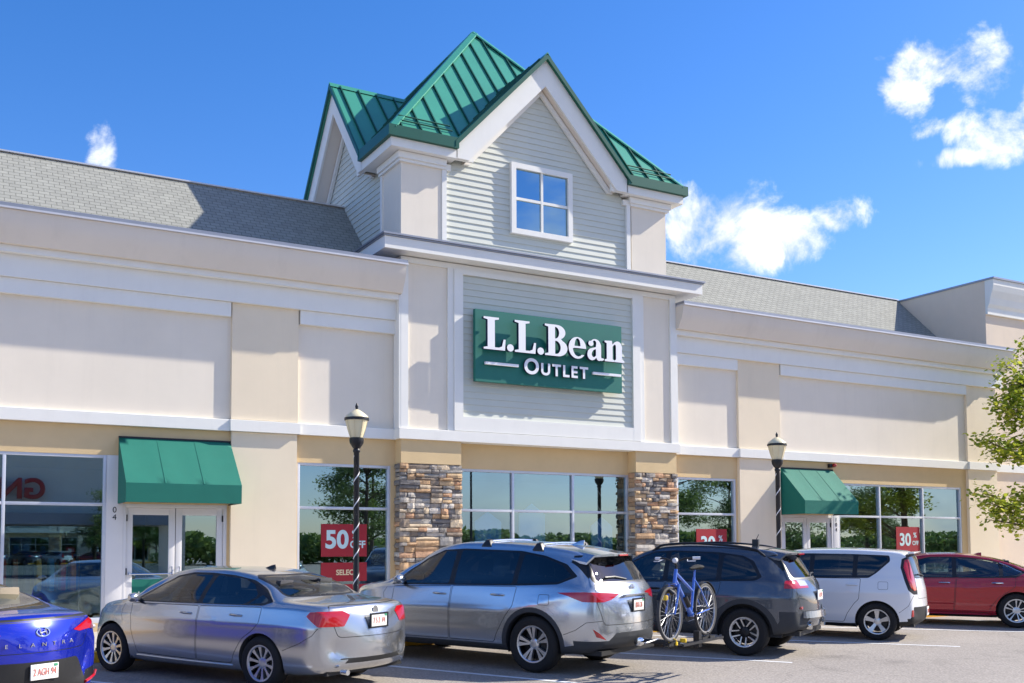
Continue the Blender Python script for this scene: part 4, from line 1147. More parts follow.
part('shopfront', MB().box(-58, 16, -61.9, -61.8, -.2, 3.4), M['attic_glass'], ob)
part('canopy', MB().box(-59, 17, -61.7, -60.2, 3.5, 4.3), M['cap'], ob)
o = text_obj('sign_lettering', 'GNC', 2.0, M['red_lens'], extrude=.1, bevel=.07)
o.parent = ob; o.matrix_parent_inverse = ob.matrix_world.inverted()
o.matrix_world = Matrix.Translation((5.8, -61.5, 6.0)) @ Matrix.Rotation(PI, 4, 'Z') @ Matrix.Rotation(PI/2, 4, 'X')
def light_pole(x, y, label):
    o = empty('parking_lot_light', (x, y, -.225)); tag(o, label, 'light pole', 'light poles across the parking lot')
    part('pole', MB().lathe([(.3, 0), (.3, .7), (.10, .71), (.07, 8.2)], 10, 'z', (x, y, -.225)), M['black'], o)
    part('lamp_head', MB().box(x-.9, x-.2, y-.2, y+.2, 7.9, 8.05).box(x+.2, x+.9, y-.2, y+.2, 7.9, 8.05).box(x-.2, x+.2, y-.04, y+.04, 7.92, 8.0), M['black'], o)
for (x, y) in ((34.5, -46), (52, -28), (58.5, -30)): light_pole(x, y, 'tall black parking lot light pole across the lot')
# ================================================================ vehicles: one lofted shell, then panels cut out of it
def pchip(pts):
    pts = sorted(pts); xs = [p[0] for p in pts]; ys = [p[1] for p in pts]; n = len(xs)
    h = [xs[i+1]-xs[i] for i in range(n-1)]; d = [(ys[i+1]-ys[i])/h[i] for i in range(n-1)]
    m = [0.0]*n; m[0] = d[0]; m[-1] = d[-1]
    for i in range(1, n-1):
        if d[i-1]*d[i] <= 0: m[i] = 0
        else:
            w1 = 2*h[i]+h[i-1]; w2 = h[i]+2*h[i-1]; m[i] = (w1+w2)/(w1/d[i-1]+w2/d[i])
    def f(x):
        if x <= xs[0]: return ys[0]
        if x >= xs[-1]: return ys[-1]
        i = 0
        while x > xs[i+1]: i += 1
        t = (x-xs[i])/h[i]
        return ((1+2*t)*(1-t)**2*ys[i] + t*(1-t)**2*h[i]*m[i] + t*t*(3-2*t)*ys[i+1] + t*t*(t-1)*h[i]*m[i+1])
    return f
def chaikin(poly, it=2):
    for _ in range(it):
        q = []
        for i in range(len(poly)):
            a, b = poly[i], poly[(i+1) % len(poly)]
            q += [(a[0]*.75+b[0]*.25, a[1]*.75+b[1]*.25), (a[0]*.25+b[0]*.75, a[1]*.25+b[1]*.75)]
        poly = q
    return poly
def rounded(poly, r, n=3):
    out = []; k = len(poly)
    for i in range(k):
        p = Vector(poly[i]); a = Vector(poly[i-1]); b = Vector(poly[(i+1) % k])
        da = (a-p); db = (b-p); la = min(r, da.length*.45); lb = min(r, db.length*.45)
        p0 = p + da.normalized()*la; p1 = p + db.normalized()*lb
        for j in range(n+1):
            t = j/n; q = p0*(1-t)**2 + p*(2*t*(1-t)) + p1*t*t; out.append((q.x, q.y))
    return out
def area(poly): return sum(poly[i][0]*poly[(i+1) % len(poly)][1]-poly[(i+1) % len(poly)][0]*poly[i][1] for i in range(len(poly)))/2
def offset_poly(poly, d):
    if area(poly) < 0: poly = poly[::-1]
    k = len(poly); out = []
    for i in range(k):
        p = Vector(poly[i]); e0 = (p-Vector(poly[i-1])); e1 = (Vector(poly[(i+1) % k])-p)
        if e0.length < 1e-6 or e1.length < 1e-6: continue
        e0.normalize(); e1.normalize()
        n0 = Vector((e0.y, -e0.x)); n1 = Vector((e1.y, -e1.x)); n = n0+n1
        n = n/max(.4, n.length_squared)*2 if n.length > 1e-6 else n0
        q = p + n*d; out.append((q.x, q.y))
    return out
def inside(poly, x, y):
    c = False; k = len(poly); j = k-1
    for i in range(k):
        xi, yi = poly[i]; xj, yj = poly[j]
        if (yi > y) != (yj > y) and x < (xj-xi)*(y-yi)/(yj-yi)+xi: c = not c
        j = i
    return c
def shell(spec):
    top, belt, bot = pchip(spec['top']), pchip(spec['belt']), pchip(spec['bot'])
    w_, wb_, wr_, bow_ = pchip(spec['w']), pchip(spec['wb']), pchip(spec['wr']), pchip(spec['bow'])
    x0, x1 = spec['top'][0][0], spec['top'][-1][0]
    st = [x0]
    while st[-1] < x1 - 1e-4:
        x = st[-1]; e = min(x-x0, x1-x)
        s = .006 + .044*min(1, e/.35)
        st.append(min(x1, x+s))
    crease = spec.get('crease', [])
    bm = bmesh.new(); rows = []
    NL = 26
    for s in st:
        zt, zb = top(s), bot(s); w = w_(s); zt = max(zt, zb+.06)
        be = min(belt(s), zt-.025); be = max(be, zb+.04)
        wb = min(wb_(s), w-.002); wr = min(wr_(s), wb-.03)
        pts = []
        for q in (0, .45, .8): pts.append(((w-.10)*q, zb))
        for i in range(NL+1):
            t = i/NL; z = zb + (be-zb)*t
            tw = spec.get('tw', .55)
            if t < tw: y = w - spec.get('tuck', .06)*((tw-t)/tw)**2
            else: y = w - (w-wb)*((t-tw)/(1-tw))**2
            y -= .05*math.exp(-(z-zb)/.03)
            for (cz, amp, wd) in crease:
                dz = (z - cz(s) if callable(cz) else z - cz)/wd
                # a soft ledge: bulges above the line, hollow below
                y += amp*math.exp(-dz*dz)*( .6 if dz > 0 else 1)
            pts.append((y, z))
        h = zt - be; g = min(1, max(0, (h-.05)/.40)); g = g*g*(3-2*g)
        f1 = max(.35, 1-.10/h) if h > .01 else .35
        y0 = wb; y1 = (wb-.045) + (wr-(wb-.045))*g
        z1 = be + f1*h
        bl = spec.get('bulge', .018)
        for i in range(1, 15):
            t = i/14; pts.append((y0+(y1-y0)*t + bl*math.sin(PI*t)*g - .012*min(1, t*8)*g, be+(z1-be)*t))
        z2 = be + max(.78, 1-.022/h if h > .05 else .78)*h; y2 = y1 - (.10 if g > .3 else .10+.1*(1-g))
        y2 = max(.02, y2)
        y1e = pts[-1][0]
        for i in range(1, 7):
            t = i/6; cx_, cz_ = y1e-.018, z2
            pts.append(((1-t)**2*y1e+2*t*(1-t)*cx_+t*t*y2, (1-t)**2*z1+2*t*(1-t)*cz_+t*t*z2))
        for i in range(1, 13):
            y = y2*(1-i/12); pts.append((y, zt-(zt-z2)*(y/y2)**2))
        b = bow_(s); row = []
        ring = pts + [(-y, z) for y, z in pts[-2:0:-1]]
        for y, z in ring:
            row.append(bm.verts.new((s + b*(y/max(w, .3))**2, y, z)))
        rows.append(row)
    k = len(rows[0])
    for r0, r1 in zip(rows[:-1], rows[1:]):
        for j in range(k):
            j2 = (j+1) % k
            try: bm.faces.new((r0[j], r0[j2], r1[j2], r1[j]))
            except ValueError: pass
    bm.faces.new(rows[0][::-1]); bm.faces.new(rows[-1])
    bmesh.ops.remove_doubles(bm, verts=bm.verts, dist=2e-4)
    bmesh.ops.triangulate(bm, faces=[f for f in bm.faces if len(f.verts) > 4])
    bmesh.ops.recalc_face_normals(bm, faces=bm.faces)
    return bm
AX = {'xz': (0, 2), 'yz': (1, 2), 'xy': (0, 1)}
def cut(bm, lay, plane, poly, idx, cond=None, also=None, base=0):
    """cut the outline poly (seen along the third axis) into the shell and tag the faces inside it"""
    a, b = AX[plane]; c = 3-a-b
    xs = [p[0] for p in poly]; ys = [p[1] for p in poly]
    bx = (min(xs)-.06, max(xs)+.06, min(ys)-.06, max(ys)+.06)
    def ok(f):
        if f[lay] != base: return False
        m = f.calc_center_median()
        if not (bx[0] < m[a] < bx[1] and bx[2] < m[b] < bx[3]): return False
        return cond is None or cond(m, f.normal)
    bm.faces.ensure_lookup_table()
    cand = set(f for f in bm.faces if ok(f))
    n = len(poly)
    for i in range(n):
        p, q = poly[i], poly[(i+1) % n]
        d = Vector((q[0]-p[0], q[1]-p[1]))
        if d.length < 1e-6: continue
        no = Vector((0, 0, 0)); no[a] = -d.y; no[b] = d.x; no.normalize()
        co = Vector((0, 0, 0)); co[a] = p[0]; co[b] = p[1]
        l0, l1 = min(p[0], q[0])-.002, max(p[0], q[0])+.002; m0, m1 = min(p[1], q[1])-.002, max(p[1], q[1])+.002
        sub = []
        for f in cand:
            if not f.is_valid: continue
            us = [v.co[a] for v in f.verts]; ws = [v.co[b] for v in f.verts]
            if max(us) < l0 or min(us) > l1 or max(ws) < m0 or min(ws) > m1: continue
            ds = [(v.co-co).dot(no) for v in f.verts]
            if min(ds) < -1e-6 and max(ds) > 1e-6: sub.append(f)
        if not sub: continue
        ge = set(sub)
        for f in sub: ge.update(f.edges); ge.update(f.verts)
        r = bmesh.ops.bisect_plane(bm, geom=list(ge), dist=1e-5, plane_co=co, plane_no=no)
        for g in r['geom']:
            if isinstance(g, bmesh.types.BMFace): cand.add(g)
    got = []
    for f in cand:
        if f.is_valid and f[lay] == base:
            m = f.calc_center_median()
            if inside(poly, m[a], m[b]) and (also is None or also(m)):
                f[lay] = idx; got.append(f)
    return got
def split_mesh(bm, faces, name, m, parent, push=0.0, norms=None):
    idx = {}; v = []; f_ = []; nn = []
    for f in faces:
        r = []
        for q in f.verts:
            if q not in idx:
                idx[q] = len(v); n_ = norms[q] if norms and q in norms else q.normal
                v.append(tuple(q.co + n_*push)); nn.append(tuple(n_))
            r.append(idx[q])
        f_.append(r)
    me = bpy.data.meshes.new(name); me.from_pydata(v, [], f_); me.materials.append(m)
    me.polygons.foreach_set('use_smooth', [True]*len(me.polygons))
    me.normals_split_custom_set_from_vertices(nn)
    o = bpy.data.objects.new(name, me); COL.objects.link(o); o.parent = parent
    return o
def make_wheel(spec, name_parent):
    """returns a builder: wheel empty at the hub, outer face towards +y"""
    R, Rr, W = spec['R'], spec['Rr'], spec.get('tw_', .215)
    def tyre():
        return MB().lathe([(Rr-.012, -W*.40), (Rr+.01, -W*.48), (R-.04, -W*.50), (R-.012, -W*.43), (R, -W*.30), (R, W*.30), (R-.012, W*.43), (R-.04, W*.50), (R-.05, W*.508), (Rr+.02, W*.49), (Rr, W*.45), (Rr-.012, W*.40)], 40, 'y', cap=False)
    def rim():
        b = MB(); b.mi = 1
        b.lathe([(Rr-.004, -W*.38), (Rr-.02, -W*.30), (Rr-.03, 0), (Rr-.028, W*.34)], 40, 'y', cap=False)
        b.lathe([(Rr-.05, .0), (.06, .01), (0, .01)], 30, 'y', cap=False)
        b.mi = 0
        b.lathe([(Rr-.030, W*.34), (Rr-.024, W*.41), (Rr-.010, W*.44), (Rr+.001, W*.435), (Rr+.002, W*.40)], 40, 'y', cap=False)
        yo = W*.37; n = spec['n']
        for s in range(n):
            a0 = 2*PI*s/n + spec.get('rot', .3)
            for kind, poly in spec['spokes']:
                b.mi = kind
                P = []
                for r, an in poly: P.append((r*math.cos(a0+an), r*math.sin(a0+an), yo - .030*(1-(r/Rr))**1.3 + (.0 if kind == 0 else -.006)))
                k = len(P)
                b.quad(*[(p[0], p[2], p[1]) for p in P])
                for i in range(k):
                    p, q = P[i], P[(i+1) % k]
                    b.quad((p[0], p[2], p[1]), (q[0], q[2], q[1]), (q[0], q[2]-.05, q[1]), (p[0], p[2]-.05, p[1]))
        b.mi = spec.get('hub', 0)
        b.lathe([(.075, W*.10), (.072, W*.24), (.055, W*.27), (.03, W*.28), (0, W*.28)], 20, 'y', cap=False)
        return b
    return tyre, rim
def both(poly): return [poly, [(-a, b) for a, b in poly]]
class Car:
    def __init__(s, spec, label, loc, heading):
        s.spec = spec
        s.root = empty(spec['name'], loc, 0.0); tag(s.root, label, spec['cat'])
        s.bm = shell(spec); s.lay = s.bm.faces.layers.int.new('tag')
        s.bvh = BVHTree.FromBMesh(s.bm)
        s.reg = {}; s.n = 1; s.heading = heading; s.loc = loc
    def side(s, x, z, sg=1):
        h = s.bvh.ray_cast(Vector((x, 3*sg, z)), Vector((0, -sg, 0)))
        return (h[0], h[1]) if h[0] is not None else (Vector((x, .9*sg, z)), Vector((0, sg, 0)))
    def rear(s, y, z):
        h = s.bvh.ray_cast(Vector((-4, y, z)), Vector((1, 0, 0)))
        return (h[0], h[1]) if h[0] is not None else (Vector((-1, y, z)), Vector((-1, 0, 0)))
    def topz(s, x, y):
        h = s.bvh.ray_cast(Vector((x, y, 4)), Vector((0, 0, -1)))
        return (h[0], h[1]) if h[0] is not None else (Vector((x, y, 1)), Vector((0, 0, 1)))
    def cutreg(s, name, plane, poly, cond, m, kind='part', push=0.0, split=True, also=None, gap=0.0):
        if gap:
            inner = offset_poly(poly, -gap)
            i1 = s.n; s.n += 1
            s.reg[i1] = dict(name=name, m=m, kind=kind, push=push, split=split)
            cut(s.bm, s.lay, plane, inner, i1, cond, also)
            i2 = s.n; s.n += 1
            s.reg[i2] = dict(name='gap', m=M['black'], kind='body')
            cut(s.bm, s.lay, plane, poly, i2, cond, also)
            return
        i = s.n; s.n += 1
        s.reg[i] = dict(name=name, m=m, kind=kind, push=push, split=split)
        cut(s.bm, s.lay, plane, poly, i, cond, also)
    def cut2(s, name, xz, yz, cond, m, kind='part', push=0.0):
        t = 9000 + s.n
        cut(s.bm, s.lay, 'xz', xz, t, cond)
        i = s.n; s.n += 1
        s.reg[i] = dict(name=name, m=m, kind=kind, push=push, split=True)
        for p in both(yz): cut(s.bm, s.lay, 'yz', p, i, None, None, t)
        for f in s.bm.faces:
            if f[s.lay] == t: f[s.lay] = 0
    def seam(s, plane, pts, w=.007, cond=None):
        P = [Vector(p) for p in pts]; L_, R2 = [], []
        for i, p in enumerate(P):
            d = (P[min(i+1, len(P)-1)] - P[max(i-1, 0)]).normalized(); n = Vector((-d.y, d.x))*w/2
            L_.append(tuple(p+n)); R2.append(tuple(p-n))
        s.cutreg('gap', plane, L_ + R2[::-1], cond, M['black'], kind='body')
    def arches(s, xs, R, z):
        s.arch = (xs, R, z)
        i = s.n; s.n += 1
        s.reg[i] = dict(kind='hole')
        for x in xs:
            poly = [(x+R*math.cos(2*PI*k/40), z+R*math.sin(2*PI*k/40)) for k in range(40)]
            cut(s.bm, s.lay, 'xz', poly, i, lambda m, n: abs(m.y) > .42)
    def finish(s, paint):
        bm, lay = s.bm, s.lay
        bm.normal_update()
        norms = {v: v.normal.copy() for v in bm.verts}
        by = {}
        for f in bm.faces: by.setdefault(f[lay], []).append(f)
        mats = [paint]; objs = []
        bodyf = list(by.get(0, [])); mi = {0: 0}
        for i, r in s.reg.items():
            fs = by.get(i, [])
            if not fs or r['kind'] == 'hole': continue
            if r['kind'] == 'body':
                if r['m'] not in mats: mats.append(r['m'])
                mi[i] = mats.index(r['m']); bodyf += fs; continue
            groups = [fs]
            if r['split']: groups = [[f for f in fs if f.calc_center_median().y > 0], [f for f in fs if f.calc_center_median().y <= 0]]
            for g in groups:
                if g: objs.append(split_mesh(bm, g, r['name'], r['m'], s.root, r['push'], norms))
        o = split_mesh(bm, bodyf, 'body', paint, s.root, 0, norms)
        for m in mats[1:]: o.data.materials.append(m)
        o.data.polygons.foreach_set('material_index', [mi.get(f[lay], 0) for f in bodyf])
        # wheel-housing lips
        xs, R, z = s.arch
        lp = MB()
        for x in xs:
            for sg in (-1, 1):
                pr = None
                for k in range(0, 33):
                    an = R_(-25 + 230*k/32)
                    px, pz = x+R*math.cos(an), z+R*math.sin(an)
                    if pz < s.spec['bot0']-.02: pr = None; continue
                    p, n = s.side(px, max(pz, s.spec['bot0']+.03), sg)
                    q = Vector((px, p.y, pz)); r_ = Vector((px, sg*(abs(p.y)-.10), pz)); 
                    if pr: lp.quad(tuple(pr[0]), tuple(q), tuple(r_), tuple(pr[1]))
                    pr = (q, r_)
        lp.build('arch_lip', paint if not s.spec.get('clad') else M['clad'], s.root, smooth=True, local=True)
        ln = MB()
        for x in xs:
            for sg in (-1, 1):
                y0, y1 = sg*.48, sg*(s.spec['hw']-.07); K = 24
                for k in range(K):
                    a0, a1 = PI*(.02+.96*k/K), PI*(.02+.96*(k+1)/K); r = R+.012
                    ln.quad((x+r*math.cos(a0), y0, z+r*math.sin(a0)), (x+r*math.cos(a1), y0, z+r*math.sin(a1)), (x+r*math.cos(a1), y1, z+r*math.sin(a1)), (x+r*math.cos(a0), y1, z+r*math.sin(a0)))
                    ln.quad((x, y0, z), (x+r*math.cos(a0), y0, z+r*math.sin(a0)), (x+r*math.cos(a1), y0, z+r*math.sin(a1)))
        ln.build('wheel_housing', M['dark'], s.root, local=True)
        s.bm.free()
        return o
    def wheels(s, xs, wspec, track):
        tyre, rim = make_wheel(wspec, s.root)
        proto = None
        for x in xs:
            for sg in (1, -1):
                if proto is None:
                    w = tyre().build('wheel', M['rubber'], s.root, smooth=True, angle=60, local=True)
                    rm = rim().build('rim', [wspec.get('m0', M['rim']), wspec.get('m1', M['rim_dark'])], w, smooth=True, angle=35, local=True)
                    proto = w
                else:
                    w = proto.copy(); COL.objects.link(w)
                    r2 = proto.children[0].copy(); COL.objects.link(r2); r2.parent = w
                w.location = (x, sg*track, wspec['R']); w.rotation_euler = (0, .37*x, 0 if sg > 0 else PI)
    def tubeline(s, pts, r, name, m, sg=1, out=.004, seg=6, smooth=True):
        P = []
        for x, z in pts:
            p, n = s.side(x, z, sg); P.append(tuple(p+n*out))
        return MB().tube(P, r, seg).build(name, m, s.root, smooth=True, local=True)
    def handle(s, x, z, sg, m, L=.20):
        p, n = s.side(x, z, sg); b = MB()
        y = p.y; b.tube([(x-L/2, y+sg*.004, z), (x-L/2+.03, y+sg*.030, z+.004), (x+L/2-.04, y+sg*.032, z+.004), (x+L/2, y+sg*.004, z)], [.011, .014, .014, .011], 8)
        return b.build('door_handle', m, s.root, smooth=True, local=True)
    def mirror(s, x, z, sg, m, size=1.0):
        p, n = s.side(x, z, sg); y = p.y*sg
        b = MB(); L, H, D = .20*size, .13*size, .13*size
        prof = [(0, .35), (.15, .8), (.5, 1), (.85, .85), (1, .45)]
        ring = []
        for t, k in prof:
            yy = y-.01 + .05 + L*t; xx = x + .02 - .05*t
            ring.append([(xx + D*.55*math.cos(a)*k, sg*yy, z+.06 + H*.5*math.sin(a)*k) for a in [2*PI*i/12 for i in range(12)]])
        n0 = 0
        for r0, r1 in zip(ring[:-1], ring[1:]):
            for i in range(12):
                j = (i+1) % 12; b.quad(r0[i], r0[j], r1[j], r1[i])
        b.quad(*ring[0]); b.quad(*ring[-1])
        o = b.build('mirror', m, s.root, smooth=True, local=True)
        MB().tube([(x+.05, sg*(y-.03), z+.0), (x, sg*(y+.07), z+.03)], .028, 8).build('mirror_arm', M['black'], o, smooth=True, local=True)
        return o
    def interior(s, cfg):
        zf, hw = .30, cfg.get('hw', .66)
        zb = cfg['zb']; x0, x1 = cfg['x0'], cfg['x1']
        b = MB().box(x0, x1, -hw-.12, hw+.12, zf, zf+.03)
        b.quad((x0, -hw-.12, zf), (x0, hw+.12, zf), (x0, hw+.12, zb-.02), (x0, -hw-.12, zb-.02))
        for sg in (-1, 1): b.quad((x0, sg*(hw+.12), zf), (x1, sg*(hw+.12), zf), (x1, sg*(hw+.10), zb-.03), (x0, sg*(hw+.10), zb-.03))
        b.box(x1-.55, x1-.05, -hw-.08, hw+.08, zb-.28, zb-.02)
        if 'shelf' in cfg: b.box(x0-.25, x0+.30, -hw+.05, hw-.05, zb-.10, zb-.02)
        b.build('cabin', M['interior'], s.root, bevel=.02, local=True)
        for (x, y, w) in cfg['seats']:
            zs = cfg.get('zs', .34); sm = cfg.get('sm', M['seat_grey'])
            q = MB().box(x-.28, x+.26, y-w/2, y+w/2, zs, zs+.20)
            q.hexa([(x-.34, y-w/2, zs+.12), (x-.20, y-w/2, zs+.12), (x-.20, y+w/2, zs+.12), (x-.34, y+w/2, zs+.12),
                    (x-.50, y-w/2*.85, zs+.72), (x-.40, y-w/2*.85, zs+.74), (x-.40, y+w/2*.85, zs+.74), (x-.50, y+w/2*.85, zs+.72)])
            o = q.build('seat', sm, s.root, bevel=.045, local=True)
            ys = [y] if w < .8 else [y-w*.3, y+w*.3]
            for yy in ys:
                h = MB().hexa([(x-.52, yy-.13, zs+.78), (x-.42, yy-.13, zs+.78), (x-.42, yy+.13, zs+.78), (x-.52, yy+.13, zs+.78),
                           (x-.53, yy-.11, zs+.96), (x-.45, yy-.11, zs+.96), (x-.45, yy+.11, zs+.96), (x-.53, yy+.11, zs+.96)])
                h.tube([(x-.47, yy-.05, zs+.70), (x-.47, yy-.05, zs+.80)], .008, 6).tube([(x-.47, yy+.05, zs+.70), (x-.47, yy+.05, zs+.80)], .008, 6)
                h.build('headrest', sm, o, bevel=.03, local=True)
        xw, yw = cfg['wheel']
        pts = [(xw + .17*math.sin(a)*.35, yw + .18*math.cos(a), zb+.0 + .17*math.sin(a)*.9) for a in [2*PI*i/24 for i in range(24)]]
        w = MB().tube(pts, .014, 6, closed=True).tube([(xw, yw-.17, zb), (xw+.02, yw, zb-.01), (xw, yw+.17, zb)], .014, 6).tube([(xw+.02, yw, zb), (xw+.3, yw, zb-.1)], .03, 6)
        w.build('steering_wheel', M['interior'], s.root, smooth=True, local=True)
    def plate(s, y, z, m=None, ink='481 KR7', inkm=None, w=.305, h=.152, frame=None, out=.012, tilt=None):
        x = min(s.rear(y+a*w/2, z+b*h/2)[0].x for a in (-1, 0, 1) for b in (-1, 0, 1)) - out
        b = MB().box(x, x+out+.004, y-w/2, y+w/2, z-h/2, z+h/2)
        o = b.build('licence_plate', m or M['plate_white'], s.root, bevel=.004, local=True)
        if frame:
            f = MB()
            for a, c, d, e in ((y-w/2-.015, y+w/2+.015, z+h/2-.004, z+h/2+.014), (y-w/2-.015, y+w/2+.015, z-h/2-.014, z-h/2+.004), (y-w/2-.015, y-w/2+.004, z-h/2+.0041, z+h/2-.0041), (y+w/2-.004, y+w/2+.015, z-h/2+.0041, z+h/2-.0041)):
                f.box(x-.006, x+.014, a, c, d, e)
            f.build('plate_frame', frame, o, local=True)
        t = text_obj('plate_characters', ink, .098, inkm or M['plate_ink'], extrude=.0015, xs=.62)
        t.parent = o; t.matrix_local = Matrix.Translation((x-.004, y, z-.002)) @ Matrix.Rotation(-PI/2, 4, 'Z') @ Matrix.Rotation(PI/2, 4, 'X')
        st = MB().box(x-.004, x-.001, y-.14, y-.10, z+.045, z+.07); st.build('plate_sticker', M['plate_green'], o, local=True)
        return o
    def place(s):
        s.root.rotation_euler = (s.spec.get('pitch', 0), 0, 0)
        slope = math.atan(.025)
        h = s.heading
        # lot falls away towards -y
        Rm = Matrix.Rotation(slope, 4, 'X') @ Matrix.Rotation(h, 4, 'Z')
        s.root.matrix_world = Matrix.Translation(s.loc) @ Rm @ Matrix.Scale(s.spec.get('scale', 1.0), 4)
def paint(name, c, metal=.55, rough=.32):
    m = mat(name, c, rough*.8, metal, coat=1.0)
    return m
SIDE = lambda m, n: abs(n.y) > .22 and abs(m.y) > .3
REAR = lambda m, n: m.x < .3 and n.x < -.12
P_SILVER = paint('silver_paint', srgb(184, 187, 192), .85, .28)
P_PEWTER = paint('bluish_silver_paint', srgb(188, 194, 202), .85, .28)
P_GREY = paint('granite_grey_paint', srgb(78, 86, 98), .6, .30)
P_WHITE = paint('white_paint', srgb(226, 228, 232), .0, .30)
P_RED = paint('deep_red_paint', srgb(160, 12, 34), .4, .28)
P_BLUE = paint('electric_blue_paint', srgb(28, 46, 186), .55, .28)
def heading_loc(contact, hdg_deg, half):
    """rear-axle centre from the left rear tyre's contact point and the angle the nose points left of +y"""
    a = R_(hdg_deg); x, y = contact
    cx, cy = x + math.cos(a)*half, y + math.sin(a)*half
    return Vector((cx, cy, ground_z(cy))), PI/2 + a
def glass_rear(c, name, poly, m=None, trim=None, also=None):
    c.cutreg(name, 'yz', poly, lambda mm, n: mm.x < .5, m or M['glass_car'], split=False)
def lights(c, yz, xz, m, xmax, name='tail_light', push=.004):
    c.cut2(name, xz, yz, lambda mm, n: mm.x < xmax + .3, m, push=push)

# ---------------------------------------------------------------- silver sedan
def silver_sedan():
    sp = dict(name='parked_sedan', cat='car', hw=.917, bot0=.2,
        top=[(-1.13,.56),(-1.12,.64),(-1.10,.74),(-1.07,.86),(-1.03,.97),(-.985,1.035),(-.90,1.06),(-.55,1.085),(-.30,1.115),(.0,1.245),(.30,1.345),(.62,1.405),(1.1,1.44),(1.55,1.438),(1.95,1.385),(2.35,1.22),(2.74,1.035),(2.85,1.005),(3.2,.945),(3.5,.85),(3.66,.72),(3.73,.56)],
        belt=[(-1.1,.80),(-1.0,.96),(-.5,1.005),(0,1.0),(1,.975),(2,.955),(2.7,.94),(3.2,.86),(3.7,.58)],
        bot=[(-1.13,.44),(-1.09,.34),(-.95,.25),(-.5,.21),(0,.20),(2.8,.19),(3.4,.20),(3.66,.26),(3.73,.38)],
        w=[(-1.13,.62),(-1.10,.74),(-1.02,.83),(-.8,.885),(0,.915),(1.5,.917),(2.8,.910),(3.2,.875),(3.5,.78),(3.73,.52)],
        wb=[(-1.13,.6),(-1.0,.77),(-.8,.83),(0,.872),(1.5,.880),(2.8,.865),(3.2,.82),(3.73,.5)],
        wr=[(-1,.5),(0,.56),(.7,.585),(1.6,.59),(2.2,.58),(2.8,.6)],
        bow=[(-1.13,.20),(-.9,.14),(-.2,.13),(.5,.07),(1.2,0),(2.0,-.10),(2.75,-.24),(3.3,-.2),(3.73,-.34)],
        crease=[(lambda x: .80+.02*x*0, .012, .06)])
    loc, h = heading_loc((3.66, -7.50), SED_H, .86)
    c = Car(sp, 'silver grey four-door sedan parked between the blue car and the silver crossover', loc, h)
    c.arches((0, 2.80), .365, .325)
    fw = [(2.34,.985),(1.17,1.0),(1.17,1.345),(1.50,1.345),(1.80,1.30),(2.06,1.18)]
    rw = [(1.09,1.0),(.34,1.015),(.20,1.12),(.40,1.25),(.62,1.31),(1.09,1.345)]
    qw = [(.27,1.02),(.02,1.045),(-.02,1.07),(.13,1.135)]
    for p in (fw, rw): c.cutreg('side_window', 'xz', rounded(p, .05), SIDE, M['glass_car'])
    c.cutreg('quarter_window', 'xz', rounded(qw, .02), SIDE, M['glass_car'])
    dlo = [(2.46,.965),(0,1.015),(-.10,1.06),(.12,1.20),(.42,1.30),(.80,1.352),(1.2,1.37),(1.55,1.366),(1.85,1.315),(2.12,1.185)]
    c.cutreg('trim', 'xz', rounded(dlo, .03), SIDE, M['black'], kind='body')
    c.cutreg('windshield', 'yz', rounded([(-.60,1.05),(.60,1.05),(.52,1.365),(-.52,1.365)], .08), lambda m, n: m.x > 1.7 and n.x > .12 and n.z > .2, M['glass_car'], split=False)
    c.cutreg('rear_window', 'yz', rounded([(-.62,1.125),(.62,1.125),(.52,1.345),(-.52,1.345)], .09), lambda m, n: -.6 < m.x < .9 and n.x < -.12 and n.z > .2, M['glass_car'], split=False)
    c.cutreg('tr', 'yz', rounded([(-.655,1.11),(.655,1.11),(.55,1.362),(-.55,1.362)], .09), lambda m, n: -.6 < m.x < .9 and n.x < -.10 and n.z > .2, M['black'], kind='body')
    lights(c, [(.42,.93),(.52,.985),(1.1,1.0),(1.1,.795),(.70,.785),(.52,.80)], [(-1.4,1.0),(-.74,.97),(-.70,.92),(-.86,.80),(-1.4,.79)], M['red_lens'], -.6)
    c.cutreg('trunk_lid', 'yz', rounded([(-.66,1.045),(.66,1.045),(.70,.95),(.60,.665),(-.60,.665),(-.70,.95)], .06), lambda m, n: m.x < -.85, P_SILVER, gap=.008, split=False)
    c.seam('xz', [(-.86,.785),(-.80,.70),(-.62,.60),(-.36,.50)], .007, SIDE)
    c.seam('xz', [(2.55,.93),(2.58,.85),(2.56,.70)], .006, SIDE)
    c.cutreg('bumper_trim', 'yz', [(-1,.36),(1,.36),(1,.42),(-1,.42)], lambda m, n: m.x < -1.0, M['dark'], kind='body')
    fd = [(2.40,.955),(2.38,.60),(2.27,.30),(1.14,.285),(1.10,.972)]
    rd = [(1.088,.972),(1.128,.285),(.50,.29),(.44,.42),(.30,.60),(.14,.70),(.02,.80),(.00,1.0)]
    for nm, p in (('front_door', fd), ('rear_door', rd)): c.cutreg(nm, 'xz', rounded(p, .03), SIDE, P_SILVER, gap=.008)
    c.interior(dict(zb=.98, x0=.05, x1=2.65, shelf=1, sm=M['seat_grey'], seats=[(1.55,.37,.5),(1.55,-.37,.5),(.62,0,1.2)], wheel=(2.02,.37)))
    for sg in (1, -1):
        c.handle(1.32, .87, sg, P_SILVER); c.handle(.42, .885, sg, P_SILVER)
        c.mirror(2.22, .97, sg, P_SILVER)
        c.tubeline([(2.28,.27),(1.8,.265),(1.2,.262),(.48,.265)], .014, 'sill_trim', P_SILVER, sg)
    c.plate(0, .845, ink='7 5 2  V4', frame=M['black'])
    p, n = c.rear(0, .965)
    e = MB().lathe([(.052, 0), (.052, .008), (.042, .010), (.042, .004)], 24, 'x', (p.x-.012, 0, .965))
